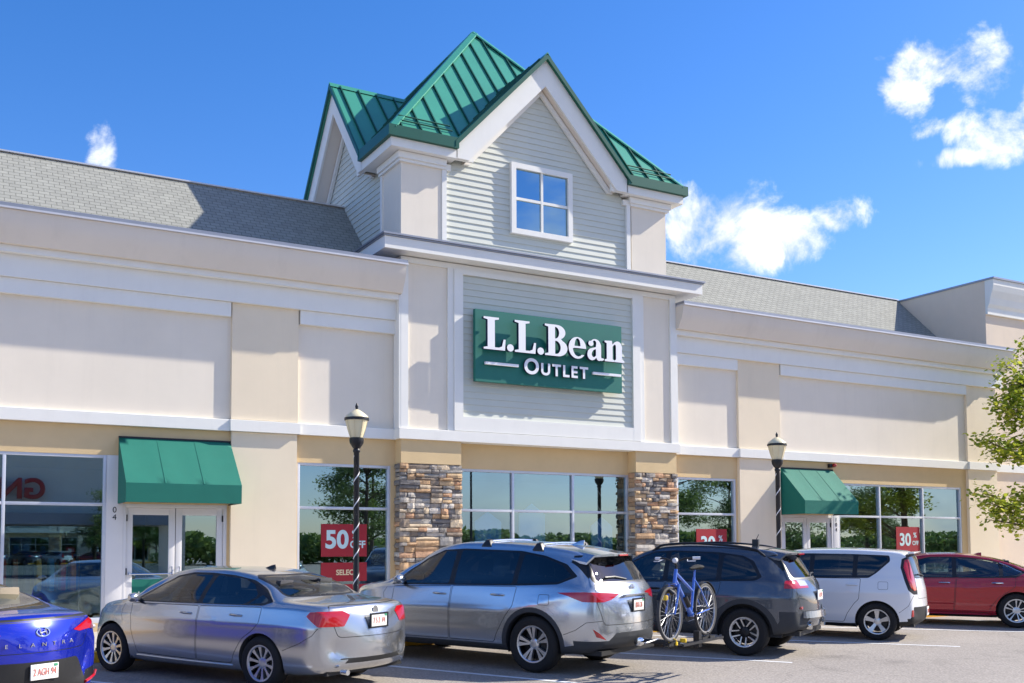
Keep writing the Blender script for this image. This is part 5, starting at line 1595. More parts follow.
    e.tube([(p.x-.008, .028, .99), (p.x-.008, .012, .935), (p.x-.008, 0, .965), (p.x-.008, -.012, .935), (p.x-.008, -.028, .99)], .005, 6)
    e.build('badge', M['chrome'], c.root, smooth=True, local=True)
    zt, _ = c.topz(.75, 0)
    MB().hexa([(.66,-.02,zt.z-.005),(.86,-.025,zt.z-.005),(.86,.025,zt.z-.005),(.66,.02,zt.z-.005),(.66,-.004,zt.z+.055),(.72,-.006,zt.z+.045),(.72,.006,zt.z+.045),(.66,.004,zt.z+.055)]).build('antenna', M['black'], c.root, bevel=.004, local=True)
    MB().lathe([(.03,0),(.034,-.10),(.03,-.10)], 14, 'x', (-1.02, .58, .27)).build('exhaust', M['chrome'], c.root, smooth=True, local=True)
    MB().box(-.9, 3.4, -.7, .7, .22, .26).build('underbody', M['dark'], c.root, local=True)
    c.finish(P_SILVER)
    c.wheels((0, 2.80), dict(R=.325, Rr=.225, n=10, spokes=[(0, [(.065,-.20),(.065,.20),(.14,.105),(.205,.135),(.205,-.135),(.14,-.105)])], rot=.2), .80)
    c.place()
silver_sedan()

# ---------------------------------------------------------------- silver crossover
def silver_suv():
    sp = dict(name='parked_suv', cat='car', scale=1.035, hw=.965, bot0=.26, clad=True,
        top=[(-1.11,.60),(-1.10,.70),(-1.085,.82),(-1.06,.94),(-1.02,1.05),(-.97,1.14),(-.90,1.235),(-.78,1.41),(-.68,1.545),(-.58,1.60),(-.3,1.655),(.2,1.70),(.8,1.725),(1.3,1.72),(1.75,1.655),(2.2,1.47),(2.80,1.16),(2.95,1.115),(3.35,1.06),(3.6,.95),(3.74,.80),(3.80,.62)],
        belt=[(-1.1,.90),(-.95,1.10),(-.5,1.155),(0,1.145),(1,1.105),(2,1.07),(2.8,1.04),(3.4,.95),(3.8,.66)],
        bot=[(-1.11,.50),(-1.06,.40),(-.9,.31),(-.5,.27),(0,.26),(2.85,.25),(3.4,.26),(3.7,.34),(3.80,.46)],
        w=[(-1.11,.70),(-1.06,.80),(-.97,.885),(-.7,.94),(0,.962),(1.4,.950),(2.85,.962),(3.3,.91),(3.6,.80),(3.8,.58)],
        wb=[(-1.11,.6),(-.95,.83),(-.5,.885),(0,.905),(1.4,.905),(2.85,.90),(3.3,.85),(3.8,.52)],
        wr=[(-1,.55),(-.6,.62),(0,.655),(1.4,.67),(2.2,.66),(2.8,.66)],
        bow=[(-1.11,.15),(-.6,.14),(0,.03),(1.2,0),(2,-.10),(2.8,-.24),(3.8,-.34)],
        crease=[(lambda x: .80 + max(0, .5-x)*.22, .016, .09)])
    loc, h = heading_loc((7.40, -7.66), SUV_H, .90)
    c = Car(sp, 'silver crossover with roof cross bars and a bicycle rack on its rear hitch', loc, h)
    c.arches((0, 2.85), .425, .375)
    fw = [(2.40,1.10),(1.43,1.125),(1.43,1.575),(1.66,1.565),(1.95,1.45),(2.2,1.30)]
    rw = [(1.34,1.125),(.36,1.155),(.36,1.575),(1.34,1.59)]
    qw = [(.28,1.16),(-.34,1.20),(-.52,1.285),(-.34,1.42),(-.05,1.515),(.28,1.56)]
    c.cutreg('side_window', 'xz', rounded(fw, .04), SIDE, M['glass_car'])
    c.cutreg('side_window', 'xz', rounded(rw, .04), SIDE, M['glass_dark'])
    c.cutreg('quarter_window', 'xz', rounded(qw, .04), SIDE, M['glass_dark'])
    dlo = [(2.50,1.075),(.3,1.135),(-.36,1.175),(-.60,1.28),(-.40,1.435),(-.05,1.54),(.35,1.597),(1.3,1.612),(1.68,1.587),(2.0,1.46),(2.28,1.29)]
    c.cutreg('trim', 'xz', rounded(dlo, .03), SIDE, M['black'], kind='body')
    c.cutreg('windshield', 'yz', rounded([(-.68,1.17),(.68,1.17),(.60,1.62),(-.60,1.62)], .08), lambda m, n: m.x > 1.5 and n.x > .12 and n.z > .2, M['glass_car'], split=False)
    c.cutreg('rear_window', 'yz', rounded([(-.66,1.215),(.66,1.215),(.575,1.52),(-.575,1.52)], .07), lambda m, n: m.x < -.4, M['glass_dark'], split=False)
    c.cutreg('tr', 'yz', rounded([(-.73,1.195),(.73,1.195),(.645,1.555),(-.645,1.555)], .07), lambda m, n: m.x < -.44, M['black'], kind='body')
    lights(c, [(.36,1.055),(.60,1.075),(1.2,1.105),(1.2,.95),(.75,.945),(.55,.985)], [(-1.4,1.10),(-.8,1.09),(-.38,1.07),(-.55,1.03),(-.74,.965),(-1.4,.945)], M['red_lens'], -.3)
    c.cutreg('tailgate', 'yz', rounded([(-.74,1.19),(.74,1.19),(.80,1.0),(.70,.66),(-.70,.66),(-.80,1.0)], .05), lambda m, n: m.x < -.6, P_PEWTER, gap=.008, split=False)
    for p in both([(.66,.47),(.80,.515),(.845,.62),(.76,.555)]): c.cutreg('reflector', 'yz', p, lambda m, n: m.x < -.6, M['red_lens'], push=.004)
    c.cutreg('fuel_door', 'xz', rounded([(-.10,.90),(-.10,1.04),(-.27,1.04),(-.27,.90)], .03), SIDE, P_PEWTER, gap=.006)
    c.seam('xz', [(-1.2,.70),(-.95,.72),(-.80,.70),(-.66,.60),(-.48,.53)], .007, SIDE)
    c.seam('xz', [(2.55,1.04),(2.60,.95),(2.56,.85)], .007, SIDE)
    c.cutreg('rear_bumper_cladding', 'yz', [(-1.1,.2),(1.1,.2),(1.1,.46),(.62,.46),(.50,.56),(-.50,.56),(-.62,.46),(-1.1,.46)], lambda m, n: m.x < -.6, M['clad'], kind='body')
    for x in (0, 2.85):
        c.cutreg('clad', 'xz', [(x+.49*math.cos(2*PI*k/36), .375+.49*math.sin(2*PI*k/36)) for k in range(36)], lambda m, n: abs(m.y) > .5 and abs(n.y) > .2, M['clad'], kind='body')
    c.cutreg('clad', 'xz', [(-1.2,.2),(3.9,.2),(3.9,.40),(2.4,.335),(.4,.345),(-.40,.36),(-.62,.40),(-1.2,.46)], lambda m, n: abs(m.y) > .4, M['clad'], kind='body')
    fd = [(2.42,1.06),(2.42,.70),(2.30,.355),(1.40,.36),(1.365,1.10)]
    rd = [(1.352,1.10),(1.388,.36),(.62,.365),(.56,.50),(.42,.72),(.30,.86),(.26,1.13)]
    for nm, p in (('front_door', fd), ('rear_door', rd)): c.cutreg(nm, 'xz', rounded(p, .03), SIDE, P_PEWTER, gap=.008)
    c.interior(dict(zb=1.10, x0=-.75, x1=2.7, zs=.50, seats=[(1.62,.40,.52),(1.62,-.40,.52),(.62,.38,.56),(.62,-.38,.56),(-.2,0,1.1)], wheel=(2.12,.40), sm=M['interior']))
    for sg in (1, -1):
        c.handle(1.56, .985, sg, P_PEWTER, .22); c.handle(.56, 1.005, sg, P_PEWTER, .22)
        c.mirror(2.22, 1.10, sg, P_PEWTER, 1.15)
        # roof rail-less cross bar feet and bars
    for x in (.95, .10):
        b = MB(); pts = []
        for i in range(13):
            y = -.60 + 1.2*i/12; p, _ = c.topz(x, max(-.56, min(.56, y))); pts.append((x, y*1.0, max(1.83-.0*abs(y), p.z+.05)))
        zt = c.topz(x, 0)[0].z + .015
        pts = [(x, -.60+1.2*i/12, zt-.02*(abs(-.6+1.2*i/12)/.6)**2) for i in range(13)]
        b.tube(pts, .012, 8)
        o = b.build('roof_bar', M['chrome'], c.root, smooth=True, local=True)
        for sg in (-1, 1):
            zf = c.topz(x, sg*.60)[0].z
            MB().hexa([(x-.09, sg*.545, zf-.02), (x+.09, sg*.545, zf-.02), (x+.09, sg*.66, zf-.055), (x-.09, sg*.66, zf-.055), (x-.03, sg*.56, zt+.012), (x+.03, sg*.56, zt+.012), (x+.03, sg*.63, zt-.005), (x-.03, sg*.63, zt-.005)]).build('bar_foot', M['black'], o, bevel=.01, local=True)
    # spoiler over the rear glass
    s_ = MB(); K = 12
    for i in range(K):
        for sd_ in (0, 1): pass
        y0, y1 = -.64+1.28*i/K, -.64+1.28*(i+1)/K
        zz = lambda y: c.topz(-.50+.10*(y/.64)**2, y)[0].z
        xa = lambda y: -.50+.14*(y/.64)**2; xb = lambda y: -.86+.20*(y/.64)**2
        s_.hexa([(xb(y0), y0, zz(y0)-.075), (xa(y0), y0, zz(y0)-.03), (xa(y1), y1, zz(y1)-.03), (xb(y1), y1, zz(y1)-.075),
                 (xb(y0), y0, zz(y0)-.045), (xa(y0), y0, zz(y0)+.006), (xa(y1), y1, zz(y1)+.006), (xb(y1), y1, zz(y1)-.045)])
    so = s_.build('spoiler', P_PEWTER, c.root, smooth=True, local=True)
    MB().box(-.868, -.84, -.12, .12, 1.545, 1.565).build('brake_light', M['red_lens'], so, local=True)
    p, n = c.rear(0, .93)
    MB().hexa([(p.x-.006,-.36,1.02),(p.x-.006,.36,1.02),(p.x+.05,.36,1.02),(p.x+.05,-.36,1.02),(p.x-.012,-.30,1.045),(p.x-.012,.30,1.045),(p.x+.05,.30,1.045),(p.x+.05,-.30,1.045)]).build('plate_garnish', P_PEWTER, c.root, bevel=.006, local=True)
    c.plate(0, .90, ink='8XA 26', frame=M['black'])
    p, n = c.rear(0, 1.12)
    e = MB()
    e.tube([(p.x-.008, .065*math.cos(a), 1.12+.045*math.sin(a)) for a in [2*PI*i/24 for i in range(24)]], .005, 6, closed=True)
    e.tube([(p.x-.009, .022*math.cos(a), 1.12+.043*math.sin(a)) for a in [2*PI*i/20 for i in range(20)]], .005, 6, closed=True)
    e.tube([(p.x-.009, .055*math.cos(a), 1.14+.018*math.sin(a)) for a in [2*PI*i/20 for i in range(20)]], .005, 6, closed=True)
    e.build('badge', M['chrome'], c.root, smooth=True, local=True)
    w = MB().tube([(c.rear(.02,1.25)[0].x-.02, .02, 1.235), (c.rear(.25,1.28)[0].x-.02, .28, 1.275), (c.rear(.45,1.27)[0].x-.02, .50, 1.27)], .012, 6); w.build('rear_wiper', M['black'], c.root, smooth=True, local=True)
    MB().hexa([(.10,-.025,1.70),(.32,-.035,1.70),(.32,.035,1.70),(.10,.025,1.70),(.10,-.006,1.775),(.16,-.01,1.765),(.16,.01,1.765),(.10,.006,1.775)]).build('antenna', P_PEWTER, c.root, bevel=.006, local=True).location = (-.35, 0, c.topz(-.1,0)[0].z-1.703)
    MB().box(-.95, 3.4, -.75, .75, .27, .33).build('underbody', M['dark'], c.root, local=True)
    c.finish(P_PEWTER)
    V = [(0, [(.05,-.30),(.06,.05),(.16,-.07),(.232,-.06),(.232,-.33),(.15,-.30)]), (0, [(.06,-.05),(.05,.30),(.15,.30),(.232,.33),(.232,.06),(.16,.07)])]
    c.wheels((0, 2.85), dict(R=.375, Rr=.25, n=5, spokes=V, rot=.15, tw_=.235), .82)
    c.place(); return c
suv = silver_suv()

# ---------------------------------------------------------------- dark grey off-road SUV
def grey_suv():
    sp = dict(name='parked_suv', cat='car', scale=1.02, hw=.93, bot0=.30, clad=True,
        top=[(-.96,.64),(-.95,.78),(-.93,.92),(-.89,1.04),(-.84,1.13),(-.76,1.23),(-.60,1.44),(-.50,1.565),(-.40,1.615),(-.1,1.66),(.4,1.695),(.9,1.705),(1.35,1.68),(1.75,1.59),(2.15,1.41),(2.66,1.16),(2.80,1.12),(3.2,1.06),(3.45,.96),(3.60,.80),(3.66,.64)],
        belt=[(-.96,.9),(-.80,1.11),(-.4,1.155),(0,1.145),(1,1.11),(2,1.07),(2.7,1.04),(3.3,.94),(3.66,.66)],
        bot=[(-.96,.56),(-.92,.46),(-.78,.38),(-.4,.32),(0,.30),(2.72,.29),(3.2,.32),(3.5,.40),(3.66,.50)],
        w=[(-.96,.68),(-.92,.78),(-.84,.855),(-.6,.905),(0,.930),(1.4,.915),(2.72,.93),(3.15,.88),(3.45,.76),(3.66,.56)],
        wb=[(-.96,.6),(-.85,.79),(-.5,.845),(0,.870),(1.4,.872),(2.72,.865),(3.15,.82),(3.66,.50)],
        wr=[(-1,.52),(-.5,.59),(0,.625),(1.3,.645),(2.1,.64),(2.7,.64)],
        bow=[(-.96,.16),(-.5,.15),(0,.03),(1.2,0),(2,-.10),(2.7,-.24),(3.66,-.34)],
        crease=[(lambda x: .93, .014, .08)])
    loc, h = heading_loc((11.30, -7.56), CHER_H, .87)
    c = Car(sp, 'dark grey off-road SUV with black wheel-arch cladding behind the blue bicycle', loc, h)
    c.arches((0, 2.72), .435, .365)
    fw = [(2.28,1.10),(1.34,1.125),(1.34,1.555),(1.56,1.545),(1.84,1.43),(2.06,1.30)]
    rw = [(1.26,1.125),(.46,1.15),(.46,1.55),(1.26,1.57)]
    qw = [(.38,1.155),(-.12,1.18),(-.20,1.22),(-.06,1.42),(.08,1.50),(.38,1.54)]
    c.cutreg('side_window', 'xz', rounded(fw, .04), SIDE, M['glass_car'])
    c.cutreg('side_window', 'xz', rounded(rw, .04), SIDE, M['glass_dark'])
    c.cutreg('quarter_window', 'xz', rounded(qw, .06), SIDE, M['glass_dark'])
    dlo = [(2.40,1.075),(.3,1.135),(-.16,1.155),(-.26,1.21),(-.10,1.45),(.08,1.53),(.46,1.575),(1.24,1.592),(1.58,1.567),(1.9,1.43),(2.14,1.28)]
    c.cutreg('trim', 'xz', rounded(dlo, .03), SIDE, M['black'], kind='body')
    c.cutreg('windshield', 'yz', rounded([(-.66,1.17),(.66,1.17),(.58,1.60),(-.58,1.60)], .08), lambda m, n: m.x > 1.5 and n.x > .12 and n.z > .2, M['glass_car'], split=False)
    c.cutreg('rear_window', 'yz', rounded([(-.64,1.205),(.64,1.205),(.55,1.53),(-.55,1.53)], .08), lambda m, n: m.x < -.3, M['glass_dark'], split=False)
    c.cutreg('tr', 'yz', rounded([(-.70,1.18),(.70,1.18),(.60,1.56),(-.60,1.56)], .08), lambda m, n: m.x < -.25, M['black'], kind='body')
    c.cutreg('tail_light', 'yz', [(.60,1.085),(.60,1.165),(.36,1.155),(.36,1.085)], lambda m, n: m.x < -.5, M['clear_lens'], push=.004)
    c.cutreg('tail_light', 'yz', [(-.60,1.085),(-.60,1.165),(-.36,1.155),(-.36,1.085)], lambda m, n: m.x < -.5, M['clear_lens'], push=.004)
    lights(c, [(.36,1.05),(.36,1.085),(.60,1.085),(.60,1.17),(1.2,1.18),(1.2,1.05)], [(-1.4,1.18),(-.70,1.175),(-.60,1.16),(-.60,1.05),(-1.4,1.05)], M['red_lens'], -.45)
    c.cutreg('tailgate', 'yz', rounded([(-.70,1.17),(.70,1.17),(.74,1.0),(.66,.70),(-.66,.70),(-.74,1.0)], .05), lambda m, n: m.x < -.5, P_GREY, gap=.008, split=False)
    c.cutreg('bumper_cladding', 'yz', [(-1.1,.2),(1.1,.2),(1.1,.70),(.74,.70),(.60,.46),(-.60,.46),(-.74,.70),(-1.1,.70)], lambda m, n: m.x < -.55, M['clad'], kind='body')
    for x in (0, 2.72):
        arch = [(x+.525*math.cos(2*PI*k/36)*(1.02), .355+.52*math.sin(2*PI*k/36)) for k in range(36)]
        c.cutreg('clad', 'xz', arch, lambda m, n: abs(m.y) > .5 and abs(n.y) > .2, M['clad'], kind='body')
    c.cutreg('clad', 'xz', [(-1.2,.2),(3.9,.2),(3.9,.46),(2.2,.44),(.5,.45),(-.50,.50),(-.62,.66),(-1.2,.70)], lambda m, n: abs(m.y) > .4, M['clad'], kind='body')
    fd = [(2.32,1.06),(2.32,.80),(2.16,.45),(1.33,.455),(1.295,1.10)]
    rd = [(1.282,1.10),(1.318,.455),(.72,.46),(.64,.62),(.50,.84),(.40,.95),(.37,1.13)]
    for nm, p in (('front_door', fd), ('rear_door', rd)): c.cutreg(nm, 'xz', rounded(p, .03), SIDE, P_GREY, gap=.008)
    c.interior(dict(zb=1.10, x0=-.55, x1=2.55, zs=.52, seats=[(1.55,.38,.52),(1.55,-.38,.52),(.55,0,1.25)], wheel=(2.05,.38), sm=M['interior']))
    for sg in (1, -1):
        c.handle(1.48, .99, sg, M['black'], .22); c.handle(.60, 1.0, sg, M['black'], .22)
        c.mirror(2.12, 1.10, sg, M['black'], 1.1)
        P = []
        for i in range(15):
            x = -.25 + 1.85*i/14; z = c.topz(x, sg*.60)[0].z
            P.append((x, sg*.60, z + (.045 if 0 < i < 14 else -.01)))
        MB().tube(P, .020, 8).build('roof_rail', M['black'], c.root, smooth=True, local=True)
    so = MB()
    K = 10
    for i in range(K):
        y0, y1 = -.60+1.2*i/K, -.60+1.2*(i+1)/K
        zz = lambda y: c.topz(-.36+.10*(y/.6)**2, y)[0].z
        xa = lambda y: -.36+.14*(y/.6)**2; xb = lambda y: -.66+.18*(y/.6)**2
        so.hexa([(xb(y0), y0, zz(y0)-.07), (xa(y0), y0, zz(y0)-.03), (xa(y1), y1, zz(y1)-.03), (xb(y1), y1, zz(y1)-.07),
                 (xb(y0), y0, zz(y0)-.04), (xa(y0), y0, zz(y0)+.006), (xa(y1), y1, zz(y1)+.006), (xb(y1), y1, zz(y1)-.04)])
    so = so.build('spoiler', P_GREY, c.root, smooth=True, local=True)
    MB().box(-.668, -.64, -.16, .16, 1.545, 1.57).build('brake_light', M['red_lens'], so, local=True)
    c.plate(0, .93, ink='6FL 90', frame=None)
    p, n = c.rear(0, .62)
    b = MB()
    for i in range(16):
        y0, y1 = -.60+1.2*i/16, -.60+1.2*(i+1)/16
        xb = lambda y: c.rear(y, .66)[0].x
        b.hexa([(xb(y0)-.05,y0,.60),(xb(y0)+.05,y0,.60),(xb(y1)+.05,y1,.60),(xb(y1)-.05,y1,.60),(xb(y0)-.035,y0,.70),(xb(y0)+.05,y0,.70),(xb(y1)+.05,y1,.70),(xb(y1)-.035,y1,.70)])
    b.build('rear_bumper', paint('bumper_silver', srgb(140,144,150), .6), c.root, smooth=True, local=True)
    for sg in (-1, 1):
        p, n = c.rear(sg*.64, .74)
        MB().box(p.x-.012, p.x+.06, sg*.58-.10, sg*.58+.10, .735, .775).build('reflector', M['red_lens'], c.root, bevel=.005, local=True)
        p, n = c.rear(sg*.40, .50)
        MB().lathe([(.05,.04),(.062,0),(.062,-.07),(.05,-.07)], 16, 'x', (p.x+.04, sg*.42, .48)).build('exhaust', M['chrome'], c.root, smooth=True, local=True)
        MB().box(p.x-.03, p.x+.04, sg*.25-.05, sg*.25+.05, .51, .56).build('tow_hook', M['red_lens'], c.root, bevel=.01, local=True)
    w = MB().tube([(c.rear(0,1.23)[0].x-.02, .0, 1.215), (c.rear(-.25,1.26)[0].x-.02, -.28, 1.255), (c.rear(-.4,1.25)[0].x-.02, -.46, 1.25)], .013, 6); w.build('rear_wiper', M['black'], c.root, smooth=True, local=True)
    MB().box(.02, .12, -.03, .05, 1.66, 1.78).tube([(.06,.01,1.78),(.02,.01,1.86)], .006, 6).build('antenna', M['black'], c.root, bevel=.006, local=True)
    MB().box(-.8, 3.2, -.7, .7, .33, .40).build('underbody', M['dark'], c.root, local=True)
    c.finish(P_GREY)
    U = [(0, [(.085,.10),(.085,.30),(.15,.42),(.212,.47),(.216,.36),(.155,.30)]), (0, [(.085,-.10),(.155,-.30),(.216,-.36),(.212,-.47),(.15,-.42),(.085,-.30)]),
         (0, [(.196,.38),(.216,.47),(.222,.2),(.223,0),(.222,-.2),(.216,-.47),(.196,-.38),(.203,0)])]
    c.wheels((0, 2.72), dict(R=.365, Rr=.235, n=5, spokes=U, rot=.45, tw_=.245, hub=1), .79)
    c.place()
grey_suv()

# ---------------------------------------------------------------- white boxy hatchback
def white_hatch():
    sp = dict(name='parked_hatchback', cat='car', scale=1.015, hw=.90, bot0=.22,
        top=[(-.76,.56),(-.755,.66),(-.745,.78),(-.73,.90),(-.705,1.0),(-.68,1.10),(-.62,1.30),(-.57,1.46),(-.52,1.535),(-.42,1.575),(-.1,1.60),(.6,1.62),(1.2,1.605),(1.6,1.56),(1.9,1.46),(2.48,1.13),(2.60,1.09),(2.95,1.04),(3.18,.95),(3.33,.80),(3.40,.62)],
        belt=[(-.76,.9),(-.66,1.06),(-.3,1.09),(0,1.085),(1,1.06),(2,1.03),(2.6,1.0),(3.1,.92),(3.4,.64)],
        bot=[(-.76,.46),(-.73,.36),(-.62,.28),(-.3,.24),(0,.22),(2.57,.22),(3.0,.24),(3.3,.32),(3.40,.42)],
        w=[(-.76,.66),(-.73,.76),(-.66,.83),(-.45,.875),(0,.90),(1.3,.90),(2.57,.90),(2.95,.86),(3.2,.76),(3.4,.55)],
        wb=[(-.76,.6),(-.66,.79),(-.4,.84),(0,.862),(1.3,.868),(2.57,.858),(2.95,.81),(3.4,.5)],
        wr=[(-.7,.60),(-.5,.64),(0,.665),(1.3,.67),(2.0,.66),(2.5,.66)],
        bow=[(-.76,.15),(-.5,.13),(0,.02),(1.2,0),(1.9,-.10),(2.5,-.22),(3.4,-.32)],
        crease=[(lambda x: .86, .012, .09)])
    loc, h = heading_loc((15.05, -6.9), KIA_H, .84)
    c = Car(sp, 'white boxy hatchback with tall vertical tail lights beside the red sedan', loc, h)
    c.arches((0, 2.57), .375, .33)
    fw = [(2.14,1.07),(1.18,1.10),(1.18,1.49),(1.58,1.475),(1.84,1.33)]
    rw = [(1.10,1.10),(.42,1.115),(.42,1.495),(1.10,1.495)]
    qw = [(.34,1.12),(.20,1.125),(.06,1.22),(-.10,1.40),(-.14,1.475),(.34,1.495)]
    qw = [(.34,1.12),(.16,1.125),(.04,1.20),(-.16,1.40),(-.16,1.47),(.34,1.49)]
    c.cutreg('side_window', 'xz', rounded(fw, .04), SIDE, M['glass_dark'])
    c.cutreg('side_window', 'xz', rounded(rw, .03), SIDE, M['glass_dark'])
    c.cutreg('quarter_window', 'xz', rounded(qw, .03), SIDE, M['glass_dark'])
    dlo = [(2.26,1.05),(.14,1.098),(.01,1.19),(-.21,1.40),(-.19,1.50),(.4,1.515),(1.2,1.515),(1.62,1.495),(1.92,1.32)]
    c.cutreg('trim', 'xz', rounded(dlo, .03), SIDE, M['black'], kind='body')
    c.cutreg('windshield', 'yz', rounded([(-.66,1.14),(.66,1.14),(.60,1.53),(-.60,1.53)], .08), lambda m, n: m.x > 1.4 and n.x > .12 and n.z > .2, M['glass_car'], split=False)
    c.cutreg('rear_window', 'yz', rounded([(-.54,1.12),(.54,1.12),(.53,1.48),(-.53,1.48)], .06), lambda m, n: m.x < -.3, M['glass_dark'], split=False)
    lq = [(.61,.90),(.60,1.44),(.70,1.47),(.86,1.44),(.92,1.2),(.94,.92),(.80,.86)]
    xz = [(-1.2,1.47),(-.52,1.455),(-.44,1.42),(-.43,1.30),(-.50,1.10),(-.56,.94),(-.62,.87),(-1.2,.84)]
    lights(c, lq, xz, M['red_lens'], -.2)
    c.cutreg('tr', 'yz', rounded([(-.60,1.10),(.60,1.10),(.60,1.52),(-.60,1.52)], .05), lambda m, n: m.x < -.25, M['black'], kind='body')
    xz2 = [(-1.3,1.50),(-.48,1.485),(-.395,1.44),(-.385,1.29),(-.46,1.06),(-.52,.90),(-.60,.82),(-1.3,.80)]
    c.cut2('lamp_surround', xz2, [(.575,.80),(.575,1.52),(1.1,1.52),(1.1,.80)], lambda m, n: m.x < -.2, M['black'], kind='body')
    c.cutreg('tailgate', 'yz', rounded([(-.555,1.095),(.555,1.095),(.56,.74),(-.56,.74)], .05), lambda m, n: m.x < -.5, P_WHITE, gap=.008, split=False)
    for p in both(rounded([(.715,.43),(.775,.43),(.775,.55),(.715,.55)], .015)): c.cutreg('reflector', 'yz', p, lambda m, n: m.x < -.4, M['red_lens'], push=.004)
    c.cutreg('fuel_door', 'xz', rounded([(-.02,.90),(-.02,1.04),(-.19,1.04),(-.19,.90)], .03), SIDE, P_WHITE, gap=.005)
    c.seam('xz', [(-.60,.80),(-.52,.62),(-.37,.50)], .006, SIDE)
    c.cutreg('bumper_cladding', 'yz', [(-1.1,.2),(1.1,.2),(1.1,.40),(.78,.40),(.70,.60),(-.70,.60),(-.78,.40),(-1.1,.40)], lambda m, n: m.x < -.5, M['dark'], kind='body')
    c.cutreg('clad', 'xz', [(-1.2,.15),(3.9,.15),(3.9,.30),(2.1,.285),(.45,.285),(-.36,.34),(-1.2,.40)], lambda m, n: abs(m.y) > .4, M['dark'], kind='body')
    fd = [(2.14,1.03),(2.14,.70),(2.02,.30),(1.16,.30),(1.135,1.08)]
    rd = [(1.122,1.08),(1.148,.30),(.56,.305),(.50,.46),(.38,.64),(.30,.72),(.27,1.09)]
    for nm, p in (('front_door', fd), ('rear_door', rd)): c.cutreg(nm, 'xz', rounded(p, .03), SIDE, P_WHITE, gap=.008)
    c.interior(dict(zb=1.05, x0=-.45, x1=2.4, zs=.48, seats=[(1.40,.38,.52),(1.40,-.38,.52),(.50,0,1.25)], wheel=(1.90,.38), sm=M['interior']))
    for sg in (1, -1):
        c.handle(1.30, .96, sg, P_WHITE); c.handle(.42, .97, sg, P_WHITE); c.mirror(1.98, 1.06, sg, P_WHITE)
    c.plate(0, .50, ink='3DN 571')
    w = MB().tube([(c.rear(0,1.14)[0].x-.02, 0, 1.13), (c.rear(.25,1.17)[0].x-.02, .28, 1.165), (c.rear(.4,1.17)[0].x-.02, .46, 1.17)], .012, 6); w.build('rear_wiper', M['black'], c.root, smooth=True, local=True)
    MB().box(-.60, -.50, -.62, .62, 1.535, 1.565).build('spoiler', P_WHITE, c.root, bevel=.01, local=True)
    MB().box(-.6, 3.0, -.7, .7, .25, .30).build('underbody', M['dark'], c.root, local=True)
    c.finish(P_WHITE)
    c.wheels((0, 2.57), dict(R=.33, Rr=.225, n=5, spokes=[(0, [(.05,-.5),(.05,.5),(.12,.26),(.205,.22),(.205,-.22),(.12,-.26)]), (1, [(.13,-.06),(.13,.06),(.2,.05),(.2,-.05)])], rot=.3), .785)
    c.place()
white_hatch()

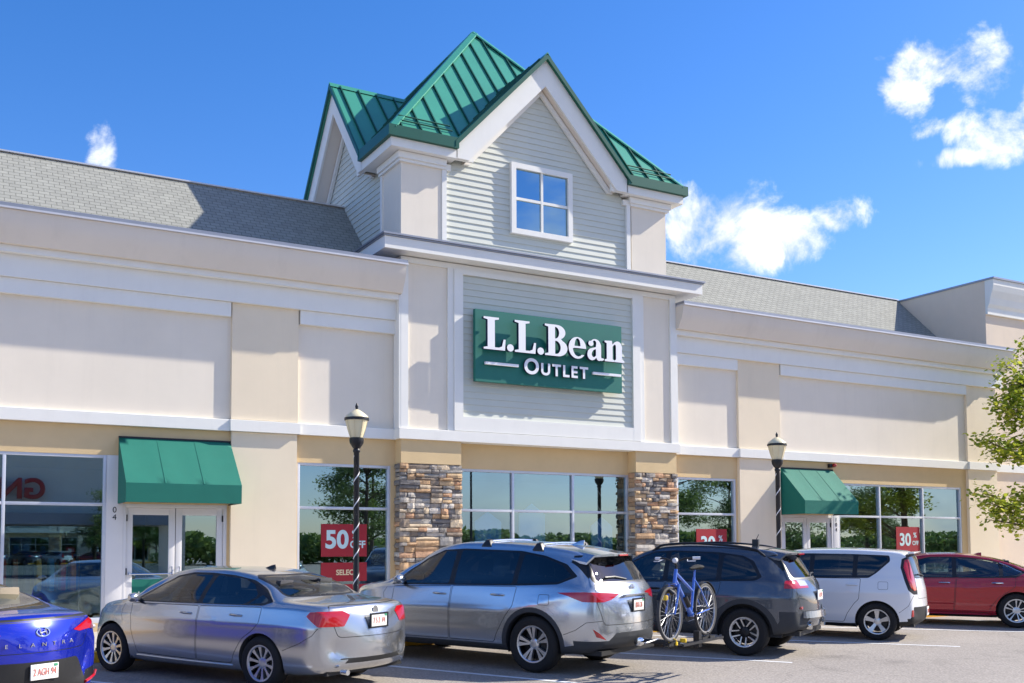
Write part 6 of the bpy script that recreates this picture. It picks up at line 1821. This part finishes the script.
# ---------------------------------------------------------------- red sedan
def red_sedan():
    sp = dict(name='parked_sedan', cat='car', scale=1.05, hw=.925, bot0=.2,
        top=[(-1.17,.60),(-1.16,.70),(-1.14,.82),(-1.10,.94),(-1.05,1.03),(-.95,1.06),(-.65,1.085),(-.40,1.125),(.0,1.255),(.35,1.35),(.75,1.41),(1.15,1.435),(1.6,1.42),(1.95,1.36),(2.4,1.16),(2.76,1.0),(2.9,.965),(3.25,.90),(3.5,.80),(3.66,.68),(3.73,.54)],
        belt=[(-1.1,.84),(-1.0,.98),(-.5,1.02),(0,1.0),(1,.955),(2,.925),(2.7,.91),(3.2,.82),(3.7,.56)],
        bot=[(-1.17,.46),(-1.12,.34),(-.95,.25),(-.5,.20),(0,.19),(2.82,.18),(3.4,.19),(3.66,.26),(3.73,.38)],
        w=[(-1.17,.60),(-1.13,.73),(-1.04,.83),(-.8,.89),(0,.925),(1.4,.915),(2.82,.918),(3.2,.875),(3.5,.76),(3.73,.50)],
        wb=[(-1.17,.55),(-1.0,.77),(-.8,.83),(0,.875),(1.4,.878),(2.82,.865),(3.2,.81),(3.73,.46)],
        wr=[(-1,.5),(0,.55),(.7,.575),(1.6,.58),(2.2,.57),(2.8,.6)],
        bow=[(-1.17,.20),(-.9,.14),(-.2,.13),(.5,.07),(1.2,0),(2.0,-.10),(2.75,-.24),(3.3,-.2),(3.73,-.34)],
        crease=[(lambda x: .78+max(0,.8-x)*.05, .020, .07), (lambda x: .42, -.012, .06)])
    loc, h = heading_loc((19.56, -6.55), RED_H, .90)
    c = Car(sp, 'glossy red four-door sedan at the right edge behind the white hatchback', loc, h)
    c.arches((0, 2.82), .375, .335)
    fw = [(2.30,.945),(1.15,.965),(1.15,1.335),(1.52,1.33),(1.82,1.26),(2.08,1.12)]
    rw = [(1.07,.968),(.30,.99),(.30,1.255),(.52,1.30),(1.07,1.335)]
    qw = [(.23,.995),(-.02,1.03),(-.10,1.09),(.10,1.175),(.23,1.225)]
    for p in (fw, rw): c.cutreg('side_window', 'xz', rounded(p, .04), SIDE, M['glass_car'])
    c.cutreg('quarter_window', 'xz', rounded(qw, .02), SIDE, M['glass_car'])
    dlo = [(2.42,.925),(0,.975),(-.18,1.08),(.10,1.205),(.45,1.305),(.85,1.35),(1.2,1.36),(1.55,1.352),(1.88,1.275),(2.16,1.12)]
    c.cutreg('trim', 'xz', rounded(dlo, .03), SIDE, M['black'], kind='body')
    c.cutreg('windshield', 'yz', rounded([(-.60,1.02),(.60,1.02),(.52,1.35),(-.52,1.35)], .08), lambda m, n: m.x > 1.7 and n.x > .12 and n.z > .2, M['glass_car'], split=False)
    c.cutreg('rear_window', 'yz', rounded([(-.62,1.135),(.62,1.135),(.52,1.345),(-.52,1.345)], .09), lambda m, n: -.7 < m.x < .9 and n.x < -.12 and n.z > .2, M['glass_car'], split=False)
    lights(c, [(.40,.93),(.52,.99),(1.1,1.02),(1.1,.86),(.75,.84),(.5,.88)], [(-1.4,1.02),(-.70,1.0),(-.60,.96),(-.80,.87),(-1.4,.85)], M['red_lens'], -.5)
    c.cutreg('trunk_lid', 'yz', rounded([(-.66,1.05),(.66,1.05),(.70,.95),(.60,.68),(-.60,.68),(-.70,.95)], .06), lambda m, n: m.x < -.85, P_RED, gap=.008, split=False)
    c.cutreg('clad', 'xz', [(.35,.15),(2.5,.15),(2.5,.235),(.35,.235)], lambda m, n: abs(m.y) > .4, M['dark'], kind='body')
    fd = [(2.36,.915),(2.36,.60),(2.25,.29),(1.13,.275),(1.09,.945)]
    rd = [(1.078,.945),(1.118,.275),(.50,.28),(.44,.42),(.30,.60),(.14,.70),(.02,.80),(.00,.985)]
    for nm, p in (('front_door', fd), ('rear_door', rd)): c.cutreg(nm, 'xz', rounded(p, .03), SIDE, P_RED, gap=.008)
    c.interior(dict(zb=.95, x0=.05, x1=2.65, shelf=1, sm=M['seat_grey'], seats=[(1.55,.37,.5),(1.55,-.37,.5),(.62,0,1.2)], wheel=(2.02,.37)))
    for sg in (1, -1):
        c.handle(1.30, .85, sg, M['chrome']); c.handle(.34, .865, sg, M['chrome'])
        c.mirror(2.18, .945, sg, P_RED)
        c.tubeline([(-.10,1.075),(.0,1.12),(.12,1.19),(.28,1.25)], .012, 'window_chrome', M['chrome'], sg)
        c.tubeline([(2.2,.24),(1.8,.245),(1.2,.245),(.50,.245)], .014, 'sill_trim', P_RED, sg)
    c.plate(0, .80, ink='4TV 218')
    zt, _ = c.topz(.6, 0)
    MB().hexa([(.56,-.02,zt.z-.015),(.76,-.025,zt.z-.005),(.76,.025,zt.z-.005),(.56,.02,zt.z-.015),(.56,-.004,zt.z+.05),(.62,-.006,zt.z+.045),(.62,.006,zt.z+.045),(.56,.004,zt.z+.05)]).build('antenna', P_RED, c.root, bevel=.004, local=True)
    MB().box(-.9, 3.4, -.7, .7, .21, .25).build('underbody', M['dark'], c.root, local=True)
    c.finish(P_RED)
    S = [(0, [(.05,-.42),(.055,-.10),(.13,-.16),(.212,-.13),(.212,-.30),(.12,-.30)]), (0, [(.055,.10),(.05,.42),(.12,.30),(.212,.30),(.212,.13),(.13,.16)])]
    c.wheels((0, 2.82), dict(R=.335, Rr=.232, n=5, spokes=S, rot=.5), .80)
    c.place()
red_sedan()

# ---------------------------------------------------------------- blue sedan, seen from behind
def blue_sedan():
    sp = dict(name='parked_sedan', cat='car', hw=.90, bot0=.2,
        top=[(-1.04,.66),(-1.03,.78),(-1.01,.90),(-.97,1.0),(-.93,1.06),(-.88,1.085),(-.60,1.105),(-.38,1.13),(.0,1.225),(.35,1.325),(.75,1.395),(1.15,1.425),(1.55,1.41),(1.9,1.345),(2.3,1.17),(2.66,1.01),(2.8,.975),(3.1,.91),(3.35,.82),(3.52,.68),(3.58,.54)],
        belt=[(-1.0,.84),(-.9,.97),(-.5,1.0),(0,.99),(1,.955),(2,.93),(2.6,.915),(3.1,.83),(3.58,.56)],
        bot=[(-1.04,.42),(-1.0,.33),(-.85,.25),(-.5,.20),(0,.19),(2.7,.18),(3.2,.19),(3.5,.26),(3.58,.38)],
        w=[(-1.04,.64),(-1.0,.75),(-.92,.83),(-.7,.875),(0,.90),(1.4,.895),(2.7,.895),(3.1,.85),(3.4,.74),(3.58,.50)],
        wb=[(-1.04,.56),(-.9,.77),(-.7,.82),(0,.855),(1.4,.86),(2.7,.845),(3.1,.79),(3.58,.46)],
        wr=[(-1,.5),(0,.545),(.7,.57),(1.6,.575),(2.2,.565),(2.7,.59)],
        bow=[(-1.04,.26),(-.9,.20),(-.2,.14),(.5,.07),(1.2,0),(2.0,-.10),(2.66,-.24),(3.2,-.2),(3.58,-.34)],
        crease=[(lambda x: .78, .014, .06)])
    loc = Vector((BLUE[0], BLUE[1], ground_z(BLUE[1]))); h = PI/2 + R_(BLUE[2])
    c = Car(sp, 'bright blue four-door sedan seen from behind at the left edge', loc, h)
    c.arches((0, 2.70), .36, .32)
    fw = [(2.22,.945),(1.15,.965),(1.15,1.325),(1.48,1.32),(1.76,1.25),(2.0,1.12)]
    rw = [(1.07,.968),(.30,.99),(.22,1.05),(.50,1.26),(.62,1.29),(1.07,1.325)]
    for p in (fw, rw): c.cutreg('side_window', 'xz', rounded(p, .04), SIDE, M['glass_car'])
    c.cutreg('trim', 'xz', rounded([(2.34,.925),(.1,.975),(.08,1.05),(.40,1.27),(.8,1.345),(1.2,1.35),(1.5,1.342),(1.82,1.265),(2.08,1.12)], .03), SIDE, M['black'], kind='body')
    c.cutreg('windshield', 'yz', rounded([(-.60,1.03),(.60,1.03),(.52,1.34),(-.52,1.34)], .08), lambda m, n: m.x > 1.6 and n.x > .12 and n.z > .2, M['glass_car'], split=False)
    c.cutreg('rear_window', 'yz', rounded([(-.60,1.12),(.60,1.12),(.51,1.335),(-.51,1.335)], .09), lambda m, n: -.7 < m.x < .9 and n.x < -.12 and n.z > .2, M['glass_car'], split=False)
    c.cutreg('tr', 'yz', rounded([(-.64,1.105),(.64,1.105),(.54,1.35),(-.54,1.35)], .09), lambda m, n: -.7 < m.x < .9 and n.x < -.10 and n.z > .2, M['black'], kind='body')
    lights(c, [(.40,.91),(.50,.945),(.62,.985),(.80,1.035),(1.1,1.045),(1.1,.86),(.72,.87),(.70,.895),(.50,.885)], [(-1.4,1.045),(-.74,1.01),(-.66,.96),(-.80,.88),(-1.4,.85)], M['red_lens'], -.5)
    c.cutreg('lip', 'yz', [(-.70,1.03),(.70,1.03),(.70,1.055),(-.70,1.055)], lambda m, n: m.x < -.7, M['black'], kind='body')
    c.cutreg('trunk_lid', 'yz', rounded([(-.64,1.025),(.64,1.025),(.66,.95),(.62,.72),(-.62,.72),(-.66,.95)], .06), lambda m, n: m.x < -.7, P_BLUE, gap=.008, split=False)
    c.cutreg('diffuser', 'yz', rounded([(-.66,.24),(.66,.24),(.62,.46),(.48,.635),(-.48,.635),(-.62,.46)], .06), lambda m, n: m.x < -.6, M['dark'], kind='body')
    for p in both([(.66,.46),(.60,.33),(.80,.36),(.84,.50)]): c.cutreg('bumper_pocket', 'yz', p, lambda m, n: m.x < -.6, M['black'], kind='body')
    for nm, p in (('front_door', [(2.28,.915),(2.28,.60),(2.16,.29),(1.13,.275),(1.09,.945)]), ('rear_door', [(1.078,.945),(1.118,.275),(.50,.28),(.44,.42),(.30,.60),(.14,.70),(.06,.80),(.04,.98)])):
        c.cutreg(nm, 'xz', rounded(p, .03), SIDE, P_BLUE, gap=.008)
    c.interior(dict(zb=.95, x0=.05, x1=2.55, shelf=1, sm=M['seat_beige'], seats=[(1.50,.36,.5),(1.50,-.36,.5),(.60,0,1.2)], wheel=(1.95,.36)))
    for sg in (1, -1):
        c.handle(1.30, .85, sg, P_BLUE); c.handle(.42, .865, sg, P_BLUE); c.mirror(2.12, .945, sg, P_BLUE)
        p, n = c.rear(sg*.74, .36)
        MB().tube([(c.rear(sg*.62,.36)[0].x-.012, sg*.63, .345), (c.rear(sg*.72,.365)[0].x-.012, sg*.72, .36), (c.rear(sg*.79,.40)[0].x-.012, sg*.80, .385), (c.rear(sg*.80,.44)[0].x-.010, sg*.825, .44)], .016, 8).build('reflector', M['red_lens'], c.root, smooth=True, local=True)
        MB().tube([(c.rear(sg*.73,.86)[0].x-.008, sg*.73, .91), (c.rear(sg*.77,.86)[0].x-.008, sg*.78, .905)], .022, 8).build('reverse_light', M['clear_lens'], c.root, smooth=True, local=True)
    p, n = c.rear(0, .92)
    e = MB(); zc = .92
    e.tube([(c.rear(.07*math.cos(a), zc+.04*math.sin(a))[0].x-.007, .07*math.cos(a), zc+.042*math.sin(a)) for a in [2*PI*i/24 for i in range(24)]], .008, 6, closed=True)
    for sg in (-1, 1): e.tube([(p.x-.010, sg*.030-.010, zc-.032), (p.x-.010, sg*.030+.010, zc+.032)], .008, 6)
    e.tube([(p.x-.010, .03, zc-.006), (p.x-.010, -.03, zc+.006)], .008, 6)
    e.build('badge', M['chrome'], c.root, smooth=True, local=True)
    for i, ch in enumerate('ELANTRA'):
        y = .36 - .12*i; p, n = c.rear(y, .80)
        t = text_obj('badge_letter', ch, .055, M['chrome'], extrude=.003, xs=1.25)
        t.parent = c.root; t.matrix_local = Matrix.Translation((p.x-.006, y, .80)) @ Matrix.Rotation(-PI/2, 4, 'Z') @ Matrix.Rotation(PI/2, 4, 'X')
    c.plate(-.0, .535, M['seat_beige'] if False else M['plate_white'], ink='2 AGH 94', frame=None)
    zt, _ = c.topz(.62, 0)
    MB().hexa([(.56,-.02,zt.z-.015),(.76,-.025,zt.z-.005),(.76,.025,zt.z-.005),(.56,.02,zt.z-.015),(.56,-.004,zt.z+.05),(.62,-.006,zt.z+.045),(.62,.006,zt.z+.045),(.56,.004,zt.z+.05)]).build('antenna', P_BLUE, c.root, bevel=.004, local=True)
    MB().box(-.85, 3.3, -.68, .68, .21, .25).build('underbody', M['dark'], c.root, local=True)
    c.finish(P_BLUE)
    S = [(0, [(.05,-.42),(.055,-.10),(.13,-.16),(.202,-.13),(.202,-.30),(.12,-.30)]), (0, [(.055,.10),(.05,.42),(.12,.30),(.202,.30),(.202,.13),(.13,.16)])]
    c.wheels((0, 2.70), dict(R=.32, Rr=.222, n=5, spokes=S, rot=.5), .78)
    c.place()
blue_sedan()
# ================================================================ bicycle on the hitch rack of the silver crossover
M['bike_blue'] = paint('bicycle_blue_paint', srgb(56, 104, 196), .2)
M['tan_tyre'] = mat('bicycle_tyre', srgb(60, 60, 62), .8)
M['steel'] = mat('brushed_steel', srgb(176, 178, 182), .3, .9)
M['yellow'] = mat('yellow_tag', srgb(226, 190, 40), .6)
M['grip'] = mat('pale_grip', srgb(206, 208, 216), .5)
def tree_matrix(root, m): root.matrix_world = m
def bicycle(mw):
    o = empty('bicycle'); tag(o, 'blue bicycle with black saddle mounted on the rear hitch rack', 'bicycle')
    Rw, wb = .345, 1.08
    fx, rx = .56, -.52
    B = dict(local=True)
    def wheel(x, big):
        t = MB().lathe([(Rw-.030, -.016), (Rw-.012, -.021), (Rw, -.010), (Rw+.002, 0), (Rw, .010), (Rw-.012, .021), (Rw-.030, .016)], 44, 'y', (x, 0, Rw), cap=False)
        w = t.build('wheel', M['tan_tyre'], o, smooth=True, angle=70, **B)
        r = MB().lathe([(Rw-.028, -.012), (Rw-.048, -.011), (Rw-.052, 0), (Rw-.048, .011), (Rw-.028, .012), (Rw-.024, 0), (Rw-.028, -.012)], 44, 'y', (x, 0, Rw), cap=False)
        r.build('rim', M['steel'], w, smooth=True, angle=60, **B)
        s = MB()
        for i in range(28):
            a = 2*PI*i/28; sg = 1 if i % 2 else -1; b = a + (.5 if (i//2) % 2 else -.5)
            s.tube([(x+.02*math.cos(b), sg*.028, Rw+.02*math.sin(b)), (x+(Rw-.05)*math.cos(a), 0, Rw+(Rw-.05)*math.sin(a))], .0022, 4, cap=False)
        s.build('spokes', M['steel'], w, **B)
        h = MB().lathe([(.012, -.05), (.022, -.045), (.018, -.03), (.018, .03), (.022, .045), (.012, .05)], 14, 'y', (x, 0, Rw))
        h.build('hub', M['steel'], w, smooth=True, **B)
        return w
    wheel(fx, 0); rw = wheel(rx, 1)
    cs = MB()
    for k, r in enumerate((.055, .048, .041, .034, .027)): cs.lathe([(.01, -.040-.004*k), (r, -.040-.004*k), (r, -.038-.004*k), (.01, -.038-.004*k)], 18, 'y', (rx, 0, Rw))
    cs.build('cassette', M['steel'], rw, **B)
    hd0, hd1 = Vector((.40, 0, .735)), Vector((.345, 0, .90))
    bb = Vector((-.06, 0, .30)); st = Vector((-.20, 0, .78)); ax = Vector((rx, 0, Rw))
    f = MB()
    f.tube([hd0 - Vector((-.005, 0, .015)), hd1], .024, 12)
    f.tube([hd0+(hd1-hd0)*.2, bb + Vector((.02, 0, .02))], [.030, .034], 12)
    f.tube([hd0+(hd1-hd0)*.75, (st*.62+bb*.38)], [.020, .018], 10)
    f.tube([bb, st], .019, 10)
    f.lathe([(.026, -.04), (.026, .04)], 14, 'y', tuple(bb))
    for sg in (-1, 1):
        y = sg*.058
        f.tube([bb + Vector((-.02, sg*.02, 0)), Vector((-.16, sg*.045, .305)), ax + Vector((0, y, 0))], [.012, .011, .009], 8)
        f.tube([st*.92+bb*.08 + Vector((0, sg*.018, 0)), Vector((-.28, sg*.05, .62)), ax + Vector((0, y, 0))], [.009, .009, .008], 8)
    f.build('frame', M['bike_blue'], o, smooth=True, **B)
    k = MB()
    cr = hd0 + Vector((.012, 0, -.04))
    k.tube([cr + Vector((0, -.075, 0)), cr + Vector((0, .075, 0))], .020, 8)
    for sg in (-1, 1): k.tube([cr + Vector((0, sg*.066, .02)), Vector((.47, sg*.068, .55)), Vector((fx-.01, sg*.062, Rw))], [.019, .017, .012], 10)
    k.build('fork', M['bike_blue'], o, smooth=True, **B)
    h = MB()
    top = hd1 + Vector((-.015, 0, .05)); clamp = top + Vector((.05, 0, .045))
    h.tube([hd1, top, clamp], .017, 8)
    bars = [clamp + Vector((-.10*(abs(t)**1.5), t*.31, .045*min(1, abs(t)*2.2))) for t in [-1+2*i/14 for i in range(15)]]
    h.tube(bars, .0125, 8)
    hb = h.build('handlebar', M['dark'], o, smooth=True, **B)
    for sg in (-1, 1):
        g = MB().tube([bars[0 if sg < 0 else -1] + Vector((.0, -sg*.0, 0)), bars[2 if sg < 0 else -3]], .019, 8)
        g.tube([clamp + Vector((-.02, sg*.17, .03)), clamp + Vector((.05, sg*.20, .01)), clamp + Vector((.0, sg*.29, .01))], .006, 6)
        g.build('grip', M['grip'], hb, smooth=True, **B)
    MB().lathe([(.0, .03), (.03, .02), (.035, -.02), (.0, -.03)], 12, 'x', tuple(clamp + Vector((.05, .03, .02)))).build('headlamp', M['grip'], hb, smooth=True, **B)
    p = MB().tube([st, st + (st-bb).normalized()*.10], .0135, 8); p.build('seat_post', M['bike_blue'], o, smooth=True, **B)
    sp = st + (st-bb).normalized()*.105
    s = MB(); ring = []
    for t, w, hh in ((-.13, .075, .03), (-.10, .092, .035), (-.03, .07, .026), (.06, .032, .022), (.13, .02, .016), (.15, .008, .008)):
        ring.append([(sp.x+t, w*math.cos(a), sp.z+.03+hh*math.sin(a) - (.012 if t > .05 else 0)) for a in [2*PI*i/12 for i in range(12)]])
    for r0, r1 in zip(ring[:-1], ring[1:]):
        for i in range(12): s.quad(r0[i], r0[(i+1) % 12], r1[(i+1) % 12], r1[i])
    s.quad(*ring[0]); s.quad(*ring[-1])
    s.build('saddle', M['rubber'], o, smooth=True, angle=60, **B)
    c = MB()
    n = 24
    c.lathe([(.085, -.046), (.092, -.046), (.092, -.042), (.085, -.042)], 30, 'y', tuple(bb))
    for i in range(5):
        a = 2*PI*i/5; c.tube([bb + Vector((0, -.044, 0)), bb + Vector((.086*math.cos(a), -.044, .086*math.sin(a)))], .006, 5)
    for sg, an in ((-1, -.5), (1, -.5+PI)):
        e = bb + Vector((.17*math.cos(an), sg*.07, .17*math.sin(an)))
        c.tube([bb + Vector((0, sg*.055, 0)), e], [.013, .010], 8)
        c.box(e.x-.045, e.x+.045, min(e.y, e.y+sg*.10), max(e.y, e.y+sg*.10), e.z-.012, e.z+.012)
    c.build('crankset', M['dark'], o, **B)
    ch = MB()
    ch.tube([Vector((bb.x, -.044, bb.z+.088)), Vector((rx, -.046, Rw+.045))], .005, 5).tube([Vector((bb.x, -.044, bb.z-.088)), Vector((rx+.03, -.046, Rw-.10)), Vector((rx, -.046, Rw-.045))], .005, 5)
    ch.build('chain', M['steel'], o, **B)
    fd = MB()
    for x, a0, a1 in ((fx, .55, 2.3), (rx, .35, 2.6)):
        for i in range(14):
            t0, t1 = a0+(a1-a0)*i/14, a0+(a1-a0)*(i+1)/14; r = Rw+.022
            fd.hexa([(x+r*math.cos(t0), -.026, Rw+r*math.sin(t0)), (x+r*math.cos(t1), -.026, Rw+r*math.sin(t1)), (x+r*math.cos(t1), .026, Rw+r*math.sin(t1)), (x+r*math.cos(t0), .026, Rw+r*math.sin(t0)),
                     (x+(r+.004)*math.cos(t0), -.026, Rw+(r+.004)*math.sin(t0)), (x+(r+.004)*math.cos(t1), -.026, Rw+(r+.004)*math.sin(t1)), (x+(r+.004)*math.cos(t1), .026, Rw+(r+.004)*math.sin(t1)), (x+(r+.004)*math.cos(t0), .026, Rw+(r+.004)*math.sin(t0))])
    fd.build('mudguard', M['dark'], o, **B)
    MB().tube([(.18, .03, .55), (.06, .03, .42)], .034, 10).build('bottle', M['black'], o, smooth=True, **B)
    o.matrix_world = mw
    return o
BIKE_X, BIKE_Y, BIKE_Z = -1.84, .02, .50
suvM = suv.root.matrix_world.copy()
bicycle(suvM @ Matrix.Translation((BIKE_X, BIKE_Y, BIKE_Z)) @ Matrix.Rotation(PI/2, 4, 'Z') @ Matrix.Rotation(R_(2), 4, 'X'))
def rack(mw):
    o = empty('bicycle_rack'); tag(o, 'black platform bicycle rack on the hitch of the silver crossover', 'bicycle rack')
    B = dict(local=True)
    MB().box(-1.98, -.95, -.03, .03, .395, .455).box(-1.20, -1.12, -.05, .05, .38, .47).build('hitch_bar', M['black'], o, bevel=.006, **B)
    for x in (BIKE_X,):
        t = MB().box(x-.022, x+.022, -.70, .70, .44, .455)
        t.box(x-.04, x-.03, -.70, -.30, .455, .485).box(x+.03, x+.04, -.70, -.30, .455, .485).box(x-.04, x-.03, .30, .70, .455, .485).box(x+.03, x+.04, .30, .70, .455, .485)
        o2 = t.build('wheel_tray', M['dark'], o, **B)
        for y in (-.52, .52):
            MB().tube([(x-.05, y, .46), (x-.05, y, .52), (x, y, .545), (x+.05, y, .52), (x+.05, y, .46)], .007, 6).box(x-.062, x-.045, y-.02, y+.02, .46, .50).build('wheel_strap', M['yellow'] if y > 0 else M['dark'], o2, **B)
    m = MB().tube([(BIKE_X+.06, .42, .40), (BIKE_X+.10, .47, .70), (BIKE_X+.10, .56, 1.02), (BIKE_X+.06, .62, 1.12), (BIKE_X-.02, .64, 1.14), (BIKE_X-.06, .63, 1.10)], [.028, .028, .026, .026, .028, .03], 8).box(BIKE_X+.04, BIKE_X+.13, .44, .50, .52, .66)
    m.build('hook_arm', M['black'], o, smooth=True, **B)
    m = MB().tube([(BIKE_X-.14, .20, .47), (BIKE_X-.15, .45, .47), (BIKE_X-.15, .66, .50)], .016, 8); m.build('folded_arm', M['black'], o, smooth=True, **B)
    m = MB().box(BIKE_X-.10, BIKE_X-.02, .32, .36, .48, .53); m.build('catch', M['yellow'], o, bevel=.01, **B)
    MB().box(BIKE_X+.03, BIKE_X+.09, .585, .645, 1.02, 1.08).build('release_tab', M['yellow'], o, bevel=.01, **B)
    MB().box(-1.98, -1.90, -.04, .04, .40, .60).box(BIKE_X-.20, BIKE_X-.17, -.62, .62, .46, .49).build('spare_tray', M['black'], o, **B)
    MB().lathe([(.0, -.08), (.05, -.07), (.06, 0), (.05, .07), (0, .08)], 14, 'y', (-1.16, .10, .42)).build('lock_knob', M['chrome'], o, smooth=True, **B)
    MB().tube([(-1.30, -.25, .42), (-1.42, .10, .47), (-1.36, .35, .43)], .012, 6).build('cable_lock', M['steel'], o, smooth=True, **B)
    o.matrix_world = mw
rack(suvM)

# ================================================================ far side of the lot
rh = random.Random(21)
def leaf_mass(name, label, x0, x1, y0, y1, h, n, leaf, kind=None, group=None, zb=-.225):
    v = []; f = []
    for _ in range(n):
        x = rh.uniform(x0, x1); y = rh.uniform(y0, y1)
        hh = h*(.72+.28*math.sin(x*.21)*math.cos(x*.083+1) + .12*math.sin(x*.9)) if kind else h*(.95+.08*math.sin(x*2.3))
        z = zb + hh*math.sqrt(rh.random())
        a = Vector((rh.gauss(0, 1), rh.gauss(0, 1), rh.gauss(0, .7))).normalized(); b = a.cross(Vector((rh.gauss(0, 1), rh.gauss(0, 1), rh.gauss(0, 1)))).normalized()
        L_ = leaf*rh.uniform(.6, 1.4); c = Vector((x, y, z)); i0 = len(v)
        for s, t in ((-1, 0), (0, .55), (1, 0), (0, -.55)): v.append(tuple(c + a*s*L_ + b*t*L_))
        f.append((i0, i0+1, i0+2, i0+3))
    me = bpy.data.meshes.new(name); me.from_pydata(v, [], f); me.materials.append(M['leaf_far'])
    o = bpy.data.objects.new(name, me); COL.objects.link(o)
    if kind: tag(o, label, None, None, kind)
    else: tag(o, label, 'hedge', group)
    return o
leaf_mass('distant_wood', 'distant wooded edge beyond the parking lot', 18, 330, -120, -106, 4.6, 60000, .5, kind='stuff')
for (x0, x1, y0, y1) in ((22, 38, -27.5, -26), (40, 60, -27.5, -26), (62, 92, -30.5, -29)):
    leaf_mass('hedge', 'clipped green hedge along the far side of the parking lot', x0, x1, y0, y1, 1.5, int(430*(x1-x0)), .09, group='hedges across the parking lot')
# ceiling downlights: a left-bay pair, plus extras added to brighten the shop interior
M['lamp_on'] = bpy.data.materials.new('boosted_downlight'); M['lamp_on'].use_nodes = True
_p = M['lamp_on'].node_tree.nodes['Principled BSDF']; _p.inputs['Emission Color'].default_value = (1, .86, .62, 1); _p.inputs['Emission Strength'].default_value = 38.0
for (x, y) in ((1.75, 1.2), (2.55, 2.6), (-.6, 1.8), (.6, 3.6), (3.9, 3.2), (7.3, 2.0), (4.4, 1.4), (8.2, 4.2), (11.0, 3.4), (13.6, 4.4), (16.9, 2.2), (20.4, 2.0), (22.6, 3.0), (25.2, 2.6)):
    o = empty('downlight', (x, y, 3.88)); tag(o, 'small lit ceiling downlight, one of a set enlarged to brighten the shop', 'downlight', 'ceiling downlights inside the shop')
    part('bezel', MB().lathe([(.09, 3.88), (.09, 3.86), (.07, 3.86)], 16, 'z', (x, y, 0)), M['white'], o)
    part('bulb', MB().lathe([(.068, 3.865), (.0, 3.862)], 16, 'z', (x, y, 0)), M['lamp_on'], o)
